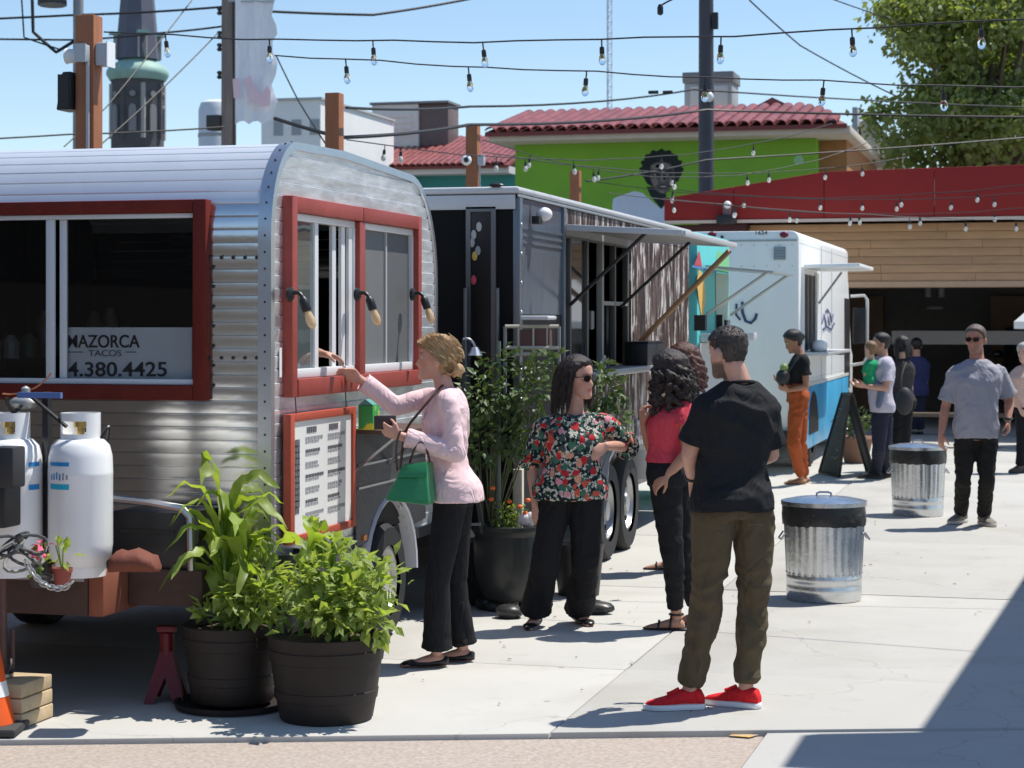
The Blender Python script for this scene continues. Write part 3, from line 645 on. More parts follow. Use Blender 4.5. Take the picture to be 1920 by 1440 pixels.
def cable(pts, r, label, group='overhead cables'):
    P = []; pts = list(pts)
    if pts[-1][0] == 1960: (x0, y0, z0), (x1, y1, z1) = pts[-2:]; k_ = (2400 - x0) / (x1 - x0); pts[-1] = (2400, y0 + (y1 - y0) * k_, z0 + (z1 - z0) * k_)
    if pts[0][0] == -30: (x0, y0, z0), (x1, y1, z1) = pts[:2]; k_ = (-450 - x1) / (x0 - x1); pts[0] = (-450, y1 + (y0 - y1) * k_, z1 + (z0 - z1) * k_)
    for i in range(len(pts) - 1):
        a = at(*pts[i]); b = at(*pts[i + 1]); s = (a - b).length * .006
        P += sag(a, b, s, 8)[(0 if i == 0 else 1):]
    o = single('overhead_cable', MB().tube(P, r * .72, 5), wirem, label, 'cable', group, smooth=60); return o
cable([(-30, 33, 42), (147, 28, 42), (428, 12, 40)], .035, 'cable from the left edge to the grey pole and weathered pole top')
cable([(428, 17, 40), (700, 28, 41), (900, -6, 44)], .04, 'thick cable climbing from the weathered pole out of the top')
cable([(-30, 70, 42), (147, 75, 42), (300, 62, 41), (428, 48, 40)], .03, 'second cable between the grey pole and weathered pole')
cable([(650, 202, 19.8), (880, 200, 24), (1300, 168, 35), (1960, 190, 45)], .022, 'dark cable climbing past the rooftop units to the steel pole')
cable([(515, 222, 21), (640, 258, 20), (880, 234, 24), (1324, 206, 34), (1960, 214, 33)], .028, 'thick black cable low over the tile roofs')
cable([(410, 60, 39.8), (300, 170, 38), (190, 270, 36)], .02, 'guy wire slanting down left from the weathered pole')
cable([(360, 0, 40), (200, 200, 37), (120, 275, 36)], .018, 'thin guy wire slanting across the church tower')
cable([(518, 105, 30), (560, 190, 29), (612, 272, 28)], .016, 'thin wire slanting down beside the banner')
cable([(1405, 0, 40), (1500, 85, 42), (1680, 180, 46)], .022, 'thin wire slanting down to the leafy tree')
cable([(1560, -2, 44), (1700, 45, 45), (1960, 60, 46)], .02, 'thin wire crossing into the tree crown')
cable([(1100, 340, 30), (1324, 300, 34.5), (1960, 248, 36)], .02, 'black cable from the short post to the steel pole')
cable([(60, -10, 41.5), (62, 60, 41.5), (105, 98, 41.8), (150, 70, 42)], .05, 'looped black cable bundle beside the grey pole')
cable([(40, -10, 41.8), (45, 70, 41.8), (110, 92, 41.9)], .025, 'thin drop loop hanging left of the grey pole')
cable([(-30, 258, 30), (130, 252, 31), (420, 238, 33)], .02, 'low dark wire just above the silver trailer roof')
sht = thing('cable_clip', 'pair of dark clips hung on the cable near the steel pole', 'clip', at(1240, 172, 33))
for px in (1225, 1252): MB().box(at(px, 173, 33), (.16, .06, .05)).build('clip', black, sht)
sh2 = thing('hanging_bulb', 'loose dark bulb dangling at the top edge near the steel pole', 'bulb', at(1238, 12, 13))
MB().tube([at(1275, -8, 13), at(1250, 4, 13), at(1240, 10, 13)], .006, 5).build('cord', wirem, sh2); MB().lathe([(.012, .02), (.02, 0), (.02, -.04), (.01, -.05)], at(1238, 14, 13), 10).build('socket', black, sh2)
# ================================================================== TREE (right background)
def tree(name, label, base, trunk_h, crown_c, crown_r, nclump, nleaf, leaf, seed, m, group=None):
    r_ = random.Random(seed); t = thing(name, label, 'tree', base, group)
    bark = mat('tree_bark', (.16, .12, .09), rough=.9, var=.3, vscale=6, bump=.5, bscale=20)
    tk = MB(); top = Vector(crown_c)
    tk.tube([base, base + UP * trunk_h * .5 + AX * .1, base + UP * trunk_h, top], [.34, .27, .22, .08], 10)
    tips = []
    for i in range(nclump):
        while True:
            d = Vector((r_.uniform(-1, 1), r_.uniform(-1, 1), r_.uniform(-1, 1)))
            if .25 < d.length < 1: break
        p = Vector(crown_c) + Vector((d.x * crown_r[0], d.y * crown_r[1], d.z * crown_r[2])); tips.append(p)
        if i % 3 == 0: tk.tube(bez(base + UP * trunk_h * r_.uniform(.75, 1.25), (top + p) / 2 - UP * .4, p, 5), [.09, .07, .05, .04, .025, .012], 6)
    tk.build('trunk', bark, t)
    lv = MB(); V = []; F = []
    for p in tips:
        cr = r_.uniform(.45, .95)
        for _ in range(nleaf):
            d = Vector((r_.gauss(0, .42), r_.gauss(0, .42), r_.gauss(0, .30))) * cr; c = p + d
            n = (d * .6 + Vector((r_.uniform(-1, 1), r_.uniform(-1, 1), r_.uniform(-.2, 1)))).normalized()
            u = n.orthogonal().normalized(); u = (Quaternion(n, r_.uniform(0, 6.28)) @ u); w = n.cross(u); s = leaf * r_.uniform(.6, 1.25)
            k = len(V); V += [c - u * s, c + w * s * .6, c + u * s, c - w * s * .6]; F.append([k, k + 1, k + 2, k + 3])
    lv.v = V; lv.f = F; lv.m = [0] * len(F)
    lv.build('crown', m, t, recalc=False, smooth=0); return t
lm_tree = leafmat('cottonwood_leaves', (.17, .23, .07), (.29, .33, .14), trans=.45, rv=0, vscale=.9)
b0 = at(1845, 600, 46); b0.z = 0
tree('cottonwood_tree', 'large leafy cottonwood tree rising behind the red fascia', b0, 4.4, at(1862, 120, 46), (3.0, 2.3, 3.0), 120, 250, .095, 3, lm_tree)
b1 = at(2060, 600, 52); b1.z = 0
tree('cottonwood_tree', 'darker leafy tree at the far right edge behind the hall', b1, 4.4, at(2010, 150, 52), (2.6, 2.4, 3.0), 80, 260, .10, 5, lm_tree)

# ================================================================== BUILDING ACROSS THE STREET (unseen, added behind the camera to darken reflections in glass and metal)
ob_ = thing('added_brick_building', 'added brown brick shop row behind the camera darkening the reflections', 'building', (-6, -22, 0))
MB().mm((-34, -28, 0), (20, -20, 5.2)).build('wall', mat('brown_brick', (.32, .26, .21), rough=.85, var=.2, vscale=3), ob_); MB().mm((-34.2, -28, 5.2), (20.2, -19.8, 5.5)).build('cornice', mat('brick_cornice', (.25, .22, .19), rough=.8), ob_)
for k in range(12):
    x = -32 + k * 4.3; w_ = MB().mm((x, -19.99, .8), (x + 2.6, -19.93, 3.2)).build('window', mat('dark_glass', (.03, .035, .037), rough=.04, spec=.8), ob_); MB().mm((x - .1, -19.99, .66), (x + 2.7, -19.85, .79)).build('sill', mat('brick_cornice'), w_)

# --- added shed out of view, blocking sky to darken ground below the trailer tongue
shd = thing('sky_blocking_shed', 'added unseen shed left of the silver trailer that darkens the ground', 'shed', (-7, 6.4, 0))
sdm = mat('dark_blocker_boards', (.045, .036, .03), rough=.8, var=.2)
for k in range(13): MB().mm((-5.86, 4.4 + k * .3, .02), (-5.82, 4.4 + k * .3 + .292, 2.55)).build('board', sdm, shd)
MB().mm((-8.6, 4.4, 0), (-5.862, 8.3, 2.54)).build('wall', sdm, shd); MB().mm((-8.8, 4.2, 2.56), (-5.6, 8.5, 2.66)).build('roof', mat('roof_deck_dark'), shd)
fc_ = thing('sky_blocking_fence', 'added dark board fence behind the trailers blocking sky light from the left', 'fence', (-7.05, 20, 0))  # added to block sky light and darken the ground under the trailers
fbm = MB().mm((-.02, -.145, 0), (.02, .145, 1.75)).mesh('board', mat('fence_boards', (.09, .06, .045), rough=.8, var=.2, rv=.15))
for k in range(60): inst(fbm, 'board', fc_, (-7.02, 8.6 + k * .30, .04))
for z in (.4, 1.45): MB().mm((-7.10, 8.4, z), (-7.042, 26.6, z + .09)).build('rail', sdm, fc_)
# ================================================================== SILVER TRAILER
def text_fit(txt, m, name, parent, p0, p1, cap, up=UP, bold=0.0):
    """text from p0 to p1 along its baseline with the given letter height"""
    p0 = Vector(p0); p1 = Vector(p1)
    cu = bpy.data.curves.new(name, 'FONT'); cu.body = txt; cu.size = 1; cu.extrude = .002; cu.offset = bold
    ob = bpy.data.objects.new(name, cu); COL.objects.link(ob)
    me = bpy.data.meshes.new_from_object(ob.evaluated_get(bpy.context.evaluated_depsgraph_get())); bpy.data.objects.remove(ob)
    me.name = name; me.materials.clear(); me.materials.append(m)
    xs = [v.co.x for v in me.vertices]; ys = [v.co.y for v in me.vertices]
    x = (p1 - p0).normalized(); y = Vector(up); z = x.cross(y)
    sx = (p1 - p0).length / (max(xs) - min(xs)); sy = cap / (max(ys) - min(ys))
    M = Matrix((x * sx, y * sy, z)).transposed().to_4x4(); me.transform(Matrix.Translation((-min(xs), -min(ys), 0))); me.transform(M)
    return inst(me, name, parent, p0)
aluroof = mat('oxidised_roof_aluminium', (.80, .82, .84), rough=.42, metal=.55, var=.08, vscale=3, bump=.1, bscale=4)
XS, XL, Y0, Y1, ZB, ZT = -3.5, -5.75, 8.73, 11.36, .50, 2.60
tr = thing('silver_trailer', 'vintage silver aluminium taco trailer with red framed windows', 'food trailer', (-4.6, 10.05, 0))
prof = [(Y0, ZB), (Y0, ZT - .46)]
prof += [(Y0 + .34 - .34 * math.cos(a), ZT - .46 + .46 * math.sin(a)) for a in [math.pi / 2 * i / 12 for i in range(1, 13)]]
prof += [(Y0 + 1.0, ZT + .012), (Y1 - .52, ZT - .03)]
prof += [(Y1 - .52 + .52 * math.sin(a), ZT - .63 + .60 * math.cos(a)) for a in [math.pi / 2 * i / 12 for i in range(1, 13)]]
prof += [(Y1, ZB)]
def resample(P, n):
    P = [np.array(p) for p in P]; d = [0]
    for i in range(1, len(P)): d.append(d[-1] + np.linalg.norm(P[i] - P[i - 1]))
    out = []
    for k in range(n + 1):
        s = d[-1] * k / n; i = max(j for j in range(len(d)) if d[j] <= s + 1e-9); i = min(i, len(P) - 2)
        t = (s - d[i]) / (d[i + 1] - d[i]); out.append(P[i] * (1 - t) + P[i + 1] * t)
    return out, d[-1]
PIT = .062
NP = int(resample(prof, 10)[1] / PIT); fine, _ = resample(prof, NP * 4)
WX0, WX1, WZ0, WZ1 = -5.45, onY(393, 560, Y0).x, onY(393, 751, Y0).z, onY(393, 374, Y0).z      # front window outer frame
def normal_at(i):
    a = fine[max(i - 1, 0)]; b = fine[min(i + 1, len(fine) - 1)]; t = (b - a) / np.linalg.norm(b - a); return np.array((-t[1], t[0]))
def pstrip(i, x0, x1):
    m = MB(); prof_ = []
    for k in range(5):
        n = normal_at(i * 4 + k); o = (-.004, .0006, .0022, .0006, -.004)[k]; f_k = (0, .28, 2, 3.72, 4)[k]; q0 = int(f_k); q1 = min(q0 + 1, 4)
        prof_.append(fine[i * 4 + q0] * (1 - f_k + q0) + fine[i * 4 + q1] * (f_k - q0) + n * o)
    nx = max(1, int((x1 - x0) / .5)); vs = []
    for j in range(nx + 1):
        x = x0 + (x1 - x0) * j / nx; vs += [(x, p[0], p[1]) for p in prof_]
    fs = [[j * 5 + k, (j + 1) * 5 + k, (j + 1) * 5 + k + 1, j * 5 + k + 1] for j in range(nx) for k in range(4)]
    return m.add(vs, fs)
for i in range(NP):
    mid = fine[i * 4 + 2]; zlo, zhi = sorted((fine[i * 4][1], fine[i * 4 + 4][1]))
    if mid[0] < Y0 + .05 and zhi > WZ0 + .062 and zlo < WZ1 - .056: iv = [(XL, WX0 + .03), (WX1 - .03, XS)]
    else: iv = [(XL, XS)]
    for a, b in iv: pstrip(i, a, b).build('siding_strip', alu if mid[1] < ZT - .33 else aluroof, tr, smooth=25)
def yspan(z, back=False):
    zs = np.array([p[1] for p in fine]); ysv = np.array([p[0] for p in fine])
    f = [p for p in fine if p[1] >= z]
    return min(p[0] for p in f), max(p[0] for p in f)
SY0, SY1 = 8.885, onX(775, 560, XS).y; SZ0, SZ1 = onX(600, 738, XS).z, onX(600, 378, XS).z
WYC, WR = onX(727, 1080, XS).y, .315            # wheel
def side_strips(X, sgn, openings, name='siding_strip', m=alu2):
    nb = int((ZT - ZB) / PIT); ph = (ZT - ZB) / nb
    for k in range(nb):
        z0 = ZB + k * ph; z1 = z0 + ph
        ya, yb = yspan(min(z1, ZT - .012)); ya0, yb0 = yspan(z0)
        iv = [(ya0, yb0, ya, yb)]
        for (oy0, oy1, oz0, oz1) in openings:
            if z1 > oz0 + .07 and z0 < oz1 - .068:
                n = []
                for (a0, b0, a1, b1) in iv:
                    if oy0 > a0 and oy1 < b0: n += [(a0, oy0, a1, oy0), (oy1, b0, oy1, b1)]
                    else: n.append((a0, b0, a1, b1))
                iv = n
        dz = z1 - WR
        half = math.sqrt(max(0, .43 ** 2 - (z0 - WR) ** 2)) if z0 - WR < .43 else 0
        if half > 0 and sgn > 0:
            n = []
            for (a0, b0, a1, b1) in iv:
                if a0 < WYC < b0: n += [(a0, WYC - half, a1, WYC - half), (WYC + half, b0, WYC + half, b1)]
                else: n.append((a0, b0, a1, b1))
            iv = n
        for (a0, b0, a1, b1) in iv:
            if b0 - a0 < .03: continue
            ys_ = max(1, int((b0 - a0) / .4)); vs = []
            for j in range(ys_ + 1):
                f = j / ys_
                for kk, o in enumerate((-.005, .0012, .003, .0045, -.005)):
                    g_ = (0, .07, .5, .93, 1)[kk]; ylo = a0 + (a1 - a0) * g_; yhi = b0 + (b1 - b0) * g_
                    vs.append((X + sgn * o, ylo + (yhi - ylo) * f, z0 + ph * g_))
            fs = [[j * 5 + q, (j + 1) * 5 + q, (j + 1) * 5 + q + 1, j * 5 + q + 1] for j in range(ys_) for q in range(4)]
            MB().add(vs, fs).build(name, m, tr, smooth=25)
side_strips(XS, 1, [(SY0 + .03, SY1 - .03, SZ0, SZ1)])
MB().prism([(XL, p[0], p[1]) for p in fine[::2]], (.03, 0, 0)).build('left_wall', alu, tr)
# edge mouldings sweeping round the profile
for X in (XS, XL):
    for (lo, hi) in ((-.022, .012),):
        m = MB(); rings = []
        for i in range(0, len(fine), 2):
            n = normal_at(i); p = fine[i]
            rings.append([Vector((X + a, *(p + n * b))) for a, b in ((-.055, .007), (.012, .009), (.014, -.03), (.004, -.032))])
        m.loft(rings).build('edge_moulding', alutrim, tr, smooth=30)
scr = MB()
for i in range(6, len(fine) - 6, 5):
    n = normal_at(i); p = fine[i] + n * .009; scr.ell((XS - .02, p[0], p[1]), (.006, .006, .006), 6, 4)
tag(scr.build('moulding_screws', mat('dark_screw', (.05, .05, .05), rough=.4, metal=.6), tr), kind='stuff')
MB().mm((XS + .012, Y0 + .02, 0.50), (XS + .03, WYC - .47, .56)).build('rub_rail', blackm, tr); MB().mm((XS + .012, WYC + .47, 0.50), (XS + .03, Y1 - .02, .56)).build('rub_rail', blackm, tr)
# rivet rows on the front
for (pts, nm) in (([(393 + k * 22, 483) for k in range(5)], 'rivet'), ([(393 + k * 22, 671) for k in range(5)], 'rivet'), ([(400, 500 + k * 37) for k in range(7)], 'rivet')):
    for (px, py) in pts:
        p = onY(px, py, Y0 - .004); MB().ell(p, (.009, .006, .009), 8, 6).build(nm, mat('dark_screw'), tr)
# interior lining
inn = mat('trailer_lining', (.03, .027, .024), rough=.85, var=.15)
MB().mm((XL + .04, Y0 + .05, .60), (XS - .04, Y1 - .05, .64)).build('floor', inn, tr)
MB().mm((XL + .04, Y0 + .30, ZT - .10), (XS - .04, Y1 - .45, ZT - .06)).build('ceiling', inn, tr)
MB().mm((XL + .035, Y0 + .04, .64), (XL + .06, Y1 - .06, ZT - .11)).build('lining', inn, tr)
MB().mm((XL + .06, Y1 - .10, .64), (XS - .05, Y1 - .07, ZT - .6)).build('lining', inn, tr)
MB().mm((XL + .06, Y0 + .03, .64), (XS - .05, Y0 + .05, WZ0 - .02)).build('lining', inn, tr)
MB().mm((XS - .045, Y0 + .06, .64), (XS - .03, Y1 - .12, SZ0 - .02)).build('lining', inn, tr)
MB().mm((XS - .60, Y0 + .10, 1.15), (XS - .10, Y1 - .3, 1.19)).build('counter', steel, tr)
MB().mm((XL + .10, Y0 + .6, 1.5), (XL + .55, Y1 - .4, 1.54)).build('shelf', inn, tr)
for k in range(9):
    y = Y0 + .9 + k * .2; hgt = rng.uniform(.1, .28)
    MB().lathe([(.05, 1.541), (.05, 1.54 + hgt * .7), (.02, 1.54 + hgt)], (XL + .3, y, 0), 10).build('shelf_jar', mat('jar_%d' % (k % 3), ((.25, .2, .15), (.4, .38, .34), (.15, .2, .12))[k % 3], rough=.4), tr)
# flashing plates behind the window frames
for a, b in (((WX0 - .02, Y0 + .004, WZ0 - .03), (WX1 + .02, Y0 + .008, WZ0 + .03)),): MB().mm(a, b).build('flashing', alu, tr)
for a, b in (((XS - .010, SY0 - .05, SZ1 - .03), (XS - .006, SY1 + .05, SZ1 + .10)), ((XS - .010, SY0 - .05, SZ0 - .10), (XS - .006, SY1 + .05, SZ0 + .03))): MB().mm(a, b).build('flashing', alu2, tr)
# front window
fw_ = MB().mm((WX1 - .068, Y0 - .045, WZ0), (WX1, Y0 + .02, WZ1)).build('window_frame', redwood, tr, bevel=.005); tag(fw_, 'dark red wooden frame of the front window')
MB().mm((WX0, Y0 - .045, WZ0), (WX0 + .068, Y0 + .02, WZ1)).build('frame_board', redwood, fw_, bevel=.005)
MB().mm((WX0 + .0685, Y0 - .043, WZ1 - .062), (WX1 - .0685, Y0 + .02, WZ1)).build('frame_board', redwood, fw_, bevel=.005)
MB().mm((WX0 + .0685, Y0 - .043, WZ0), (WX1 - .0685, Y0 + .02, WZ0 + .072)).build('frame_board', redwood, fw_, bevel=.005)
ix0, ix1, iz0, iz1 = WX0 + .069, WX1 - .069, WZ0 + .073, WZ1 - .063
vin = mat('white_vinyl', (.66, .68, .70), rough=.4, var=.04)
MB().mm((ix0, Y0 - .02, iz0), (ix1, Y0 + .03, iz0 + .026)).build('sash_rail', vin, fw_, bevel=.003); MB().mm((ix0, Y0 - .02, iz1 - .022), (ix1, Y0 + .03, iz1)).build('sash_rail', vin, fw_, bevel=.003)
for (pa, pb, yy) in ((88, 103, -.012), (110, 123, .008)):
    a = onY(pa, 600, Y0).x; b = onY(pb, 600, Y0).x
    MB().mm((a, Y0 + yy, iz0 + .0265), (b, Y0 + yy + .022, iz1 - .0225)).build('sash_stile', vin, fw_, bevel=.003)
MB().mm((ix1 - .012, Y0 + .0, iz0 + .0265), (ix1, Y0 + .02, iz1 - .0225)).build('sash_stile', vin, fw_)
xa = onY(103, 600, Y0).x
MB().mm((ix0 + .002, Y0 - .004, iz0 + .027), (xa - .02, Y0, iz1 - .023)).build('pane', glassm, fw_)
MB().mm((onY(123, 600, Y0).x + .001, Y0 + .014, iz0 + .027), (ix1 - .013, Y0 + .018, iz1 - .023)).build('pane', glassm, fw_)
# sign standing inside the window
sgn = thing('window_sign', 'white vinyl name sign with dark lettering behind the front window', 'sign', onY(240, 712, Y0 + .05))
ys_ = Y0 + .045
sm_ = mat('sign_white', (.66, .65, .66), rough=.6, var=.05)
a = onY(112, 714, ys_); b = onY(360, 614, ys_)
MB().mm((a.x, ys_, a.z), (b.x, ys_ + .006, b.z)).build('panel', sm_, sgn)
ink = mat('sign_ink', (.02, .02, .03), rough=.6)
yt = ys_ - .002
text_fit('MAZORCA', ink, 'lettering', sgn, onY(127, 652, yt), onY(262, 652, yt), .062, bold=.012)
text_fit('TACOS', mat('sign_ink_pale', (.13, .13, .14), rough=.6), 'lettering', sgn, onY(166, 668, yt), onY(228, 668, yt), .030)
text_fit('4.380.4425', ink, 'lettering', sgn, onY(127, 706, yt), onY(313, 706, yt), .070, bold=.012)
for (p0_, p1_) in ((125, 156), (236, 256)): MB().mm(onY(p0_, 661, yt), onY(p1_, 660, yt) + Vector((0, .001, .002))).build('rule', mat('sign_ink_pale'), sgn)
# service window on the side
sw = MB().mm((XS - .02, SY0, SZ0), (XS + .055, SY0 + .07, SZ1)).build('service_window', redpaint, tr, bevel=.005); tag(sw, 'brick red frame of the serving window')
ym = onX(665, 560, XS).y
MB().mm((XS - .02, SY1 - .06, SZ0), (XS + .052, SY1, SZ1)).build('frame_board', redpaint, sw, bevel=.005)
MB().mm((XS - .02, SY0 + .0705, SZ1 - .075), (XS + .05, ym, SZ1)).build('frame_board', redpaint, sw, bevel=.005); MB().mm((XS - .02, ym + .003, SZ1 - .075), (XS + .052, SY1 - .0605, SZ1)).build('frame_board', redpaint, sw, bevel=.005)
MB().mm((XS - .02, SY0 + .0705, SZ0), (XS + .06, SY1 - .0605, SZ0 + .085)).build('frame_board', redpaint, sw, bevel=.005)
MB().mm((XS - .02, ym - .045, SZ0 + .0855), (XS + .045, ym + .045, SZ1 - .0755)).build('mullion', redpaint, sw, bevel=.005)
z0, z1 = SZ0 + .086, SZ1 - .076
vw = mat('bright_vinyl', (.74, .75, .75), rough=.35)
for (a, b) in ((SY0 + .071, ym - .046), (ym + .046, SY1 - .061)):
    MB().mm((XS - .03, a, z0), (XS + .02, b, z0 + .045)).build('sill_rail', vw, sw, bevel=.004); MB().mm((XS - .03, a, z1 - .035), (XS + .02, b, z1)).build('head_rail', vw, sw, bevel=.004)
    MB().mm((XS - .03, a, z0 + .0455), (XS + .02, a + .022, z1 - .0355)).build('jamb', vw, sw); MB().mm((XS - .03, b - .022, z0 + .0455), (XS + .02, b, z1 - .0355)).build('jamb', vw, sw)
mirror = mat('tinted_reflective_glass', (.10, .14, .14), rough=.03, metal=0, spec=1.0, coat=1.0)
yg = onX(586, 560, XS).y
gl = MB().mm((XS - .004, SY0 + .094, z0 + .046), (XS, yg, z1 - .036)).build('pane', mat('side_pane', (.35, .42, .42), rough=.02, metal=.75, var=.15, vscale=3, bump=.05, bscale=3), sw)
MB().mm((XS - .015, yg + .001, z0 + .046), (XS + .012, yg + .05, z1 - .036)).build('sash_stile', vw, sw)
for k, px in enumerate((627, 640, 650)):
    y = onX(px, 560, XS).y; MB().mm((XS - .028 + k * .012, y, z0 + .046), (XS - .012 + k * .012, y + .055, z1 - .036)).build('sash_stile', vw, sw)
scrn = mat('grey_insect_screen', (.16, .165, .165), rough=.7, var=.12, vscale=4)
ymid = onX(722, 560, XS).y
MB().mm((XS - .006, ym + .069, z0 + .046), (XS - .002, ymid - .012, z1 - .036)).build('screen', scrn, sw); MB().mm((XS - .006, ymid + .012, z0 + .046), (XS - .002, SY1 - .084, z1 - .036)).build('screen', mat('grey_insect_screen_b', (.11, .115, .115), rough=.7, var=.12, vscale=4), sw)
MB().mm((XS - .012, ymid - .0118, z0 + .046), (XS + .008, ymid + .0118, z1 - .036)).build('sash_stile', mat('grey_vinyl', (.42, .43, .42), rough=.5), sw)
# three barn lamps on the window frame
amb = mat('amber_bulb', (.97, .74, .46), rough=.12, trans=.5, ior=1.3, spec=.6)
for px, lab in ((541, 'leftmost black gooseneck lamp with amber bulb on the serving window'), (667, 'middle black gooseneck lamp with amber bulb on the serving window mullion'), (771, 'rightmost black gooseneck lamp with amber bulb on the serving window')):
    p = onX(px, 552, XS + .05); t = thing('gooseneck_lamp', lab, 'lamp', p, 'gooseneck lamps on the silver trailer')
    MB().lathe([(.035, 0), (.035, .015), (.02, .025)], p, 14, M=Matrix.Rotation(R(90), 3, 'Y')).build('mount', black, t)
    q = p + Vector((.075, -.005, -.02))
    MB().tube(bez(p + Vector((.01, 0, 0)), p + Vector((.055, 0, .025)), q, 6), .010, 8).build('arm', black, t)
    d = Vector((.35, -.02, -.94)).normalized(); MM = d.to_track_quat('Z', 'Y').to_matrix()
    MB().lathe([(.012, -.008), (.022, .008), (.023, .058), (.019, .065)], q, 12, M=MM).build('socket', black, t)
    MB().lathe([(.011, .06), (.018, .078), (.023, .108), (.02, .135), (.008, .150), (.002, .152)], q, 12, M=MM).build('bulb', amb, t)
# white sticker on the corner
MB().mm((XS + .009, Y0 + .10, onX(512, 708, XS).z), (XS + .012, Y0 + .13, onX(512, 652, XS).z)).build('sticker', white, tr)
# shelf under the serving window, with things on it
shy0, shy1 = onX(655, 797, XS).y, onX(722, 797, XS).y; shz = onX(690, 800, XS).z
sh = MB().mm((XS + .008, shy0 - .02, shz - .022), (XS + .30, shy1 + .12, shz)).build('shelf', mat('dark_shelf_wood', (.10, .06, .045), rough=.6), tr, bevel=.004)
for y in (shy0 + .04, shy1): MB().bar((XS + .012, y, shz - .22), (XS + .26, y, shz - .024), .02, .012).build('shelf_bracket', alutrim, sh)
p = onX(690, 797, XS + .10)
bx = thing('drink_carton', 'green and yellow drink carton on the trailer shelf', 'carton', (p.x, p.y, shz))
MB().mm((XS + .06, p.y - .04, shz + .001), (XS + .14, p.y + .07, shz + .13)).build('body', mat('carton_green', (.05, .38, .09), rough=.4, col2=(.75, .68, .05), vscale=9, edge=(.56, .60)), bx, bevel=.004)
MB().prism([(XS + .06, p.y - .04, shz + .131), (XS + .14, p.y - .04, shz + .131), (XS + .10, p.y - .04, shz + .16)], (0, .11, 0)).build('gable_top', mat('carton_teal', (.12, .36, .34), rough=.4), bx)
# lower dark skirting with trim lines by the wheel
dk = mat('dark_tread_plate', (.10, .10, .11), rough=.4, metal=.6, var=.25, vscale=9, bump=.4, bscale=40)
la, lb = onX(662, 900, XS).y, WYC + .02
MB().prism([(XS + .012, la, shz - .03), (XS + .012, la, .56), (XS + .012, WYC - .45, .56)] + [(XS + .012, WYC + .45 * math.cos(a), WR + .45 * math.sin(a)) for a in [math.pi * (1 - i / 10) for i in range(2, 9)]] + [(XS + .012, Y1 - .25, .60), (XS + .012, Y1 - .25, shz - .03)], (.006, 0, 0)).build('tread_plate', dk, tr)
for z in (.98, .86): MB().mm((XS + .019, la + .02, z), (XS + .026, Y1 - .27, z + .012)).build('trim_strip', alutrim, tr)
# wheel and fender
def wheel(parent, c, r, w, sgn=1, rim=None, spokes=8, name='wheel'):
    M = Matrix.Rotation(R(90), 3, 'Y')
    ty = MB().lathe([(r * .62, -w / 2), (r * .93, -w / 2), (r, -w * .36), (r, w * .36), (r * .93, w / 2), (r * .62, w / 2)], c, 36, M=M, cap=False).build(name, rubber, parent, smooth=40)
    rimm = rim or galv; x = sgn * w * .40
    MB().lathe([(r * .63, -x * .9), (r * .63, x), (r * .55, x * 1.06), (r * .50, x * .6), (r * .22, x * .75), (r * .2, x * 1.05), (r * .06, x * 1.1)], c, 30, M=M).build('rim', rimm, ty)
    for k in range(spokes):
        a = 2 * math.pi * k / spokes; q = Vector(c) + Vector((x * .70, math.cos(a) * r * .37, math.sin(a) * r * .37))
        MB().lathe([(r * .06, 0), (r * .06, sgn * .012), (.001, sgn * .012)], q, 10, M=M).build('rim_hole', blackm, ty)
    return ty
wheel(tr, (XS - .09, WYC, WR), WR, .20, 1, mat('pale_wheel', (.62, .60, .56), rough=.4, metal=.3))
arch = MB(); rg = []
for i in range(15):
    a = math.pi * (1 - i / 14); rr = .43
    rg.append([Vector((XS + dx, WYC + (rr + dr) * math.cos(a), WR + .02 + (rr + dr) * math.sin(a) * 1.0)) for dx, dr in ((-.22, 0), (.03, 0), (.035, .012), (.012, .028), (-.22, .028))])
arch.loft(rg).build('fender', mat('white_fender', (.66, .66, .70), rough=.35, var=.08), tr, smooth=40)
MB().prism([(XS - .26, WYC - .45, .45), (XS - .26, WYC + .45, .45), (XS - .26, WYC + .45, .8), (XS - .26, WYC - .45, .8)], (-.02, 0, 0)).build('wheel_well', black, tr)
MB().lathe([(.03, -2.0), (.03, 0)], (XS - .1, WYC, WR), 8, M=Matrix.Rotation(R(90), 3, 'Y')).build('axle', black, tr)
wheel(tr, (XL + .15, WYC, WR), WR, .20, -1)
for X in (XS - .45, XL + .45): MB().mm((X - .04, Y0 - .02, .40), (X + .04, Y1 - .03, .50)).build('chassis_rail', black, tr)
MB().mm((XL + .05, Y0 + .02, .501), (XS - .05, Y1 - .04, .59)).build('underfloor', black, tr)
MB().box(onX(683, 1008, XS + .02), (.015, .05, .03)).build('marker_lamp', mat('amber_marker', (.75, .25, .04), rough=.3), tr)
# tongue deck in front
rust = mat('rusty_brown_steel', (.075, .042, .034), rough=.7, var=.3, vscale=12)
DZ1 = .635; DZ0 = .43
dY = 8.12
def dx(px): return onY(px, 1100, dY).x
MB().mm((dx(-150), dY, DZ0), (dx(163), Y0 - .03, DZ1)).build('tongue_deck', rust, tr, bevel=.006)
MB().mm((dx(163) + .002, dY + .01, DZ0 - .002), (dx(192), Y0 - .04, DZ1 - .01)).build('deck_end', mat('red_oxide', (.26, .085, .05), rough=.7, var=.2), tr, bevel=.005)
MB().mm((dx(192) + .004, dY + .25, DZ0 + .02), (dx(335), Y0 - .04, DZ1 - .02)).build('cross_beam', rust, tr, bevel=.005)
MB().mm((dx(-150), dY - .012, DZ1 - .05), (dx(160), dY - .001, DZ1 - .02)).build('deck_angle', steel, tr)
MB().bar((dx(-60), dY + .3, .52), (dx(-60) - .15, 6.9, .52), .08, .10).build('drawbar', rust, tr)
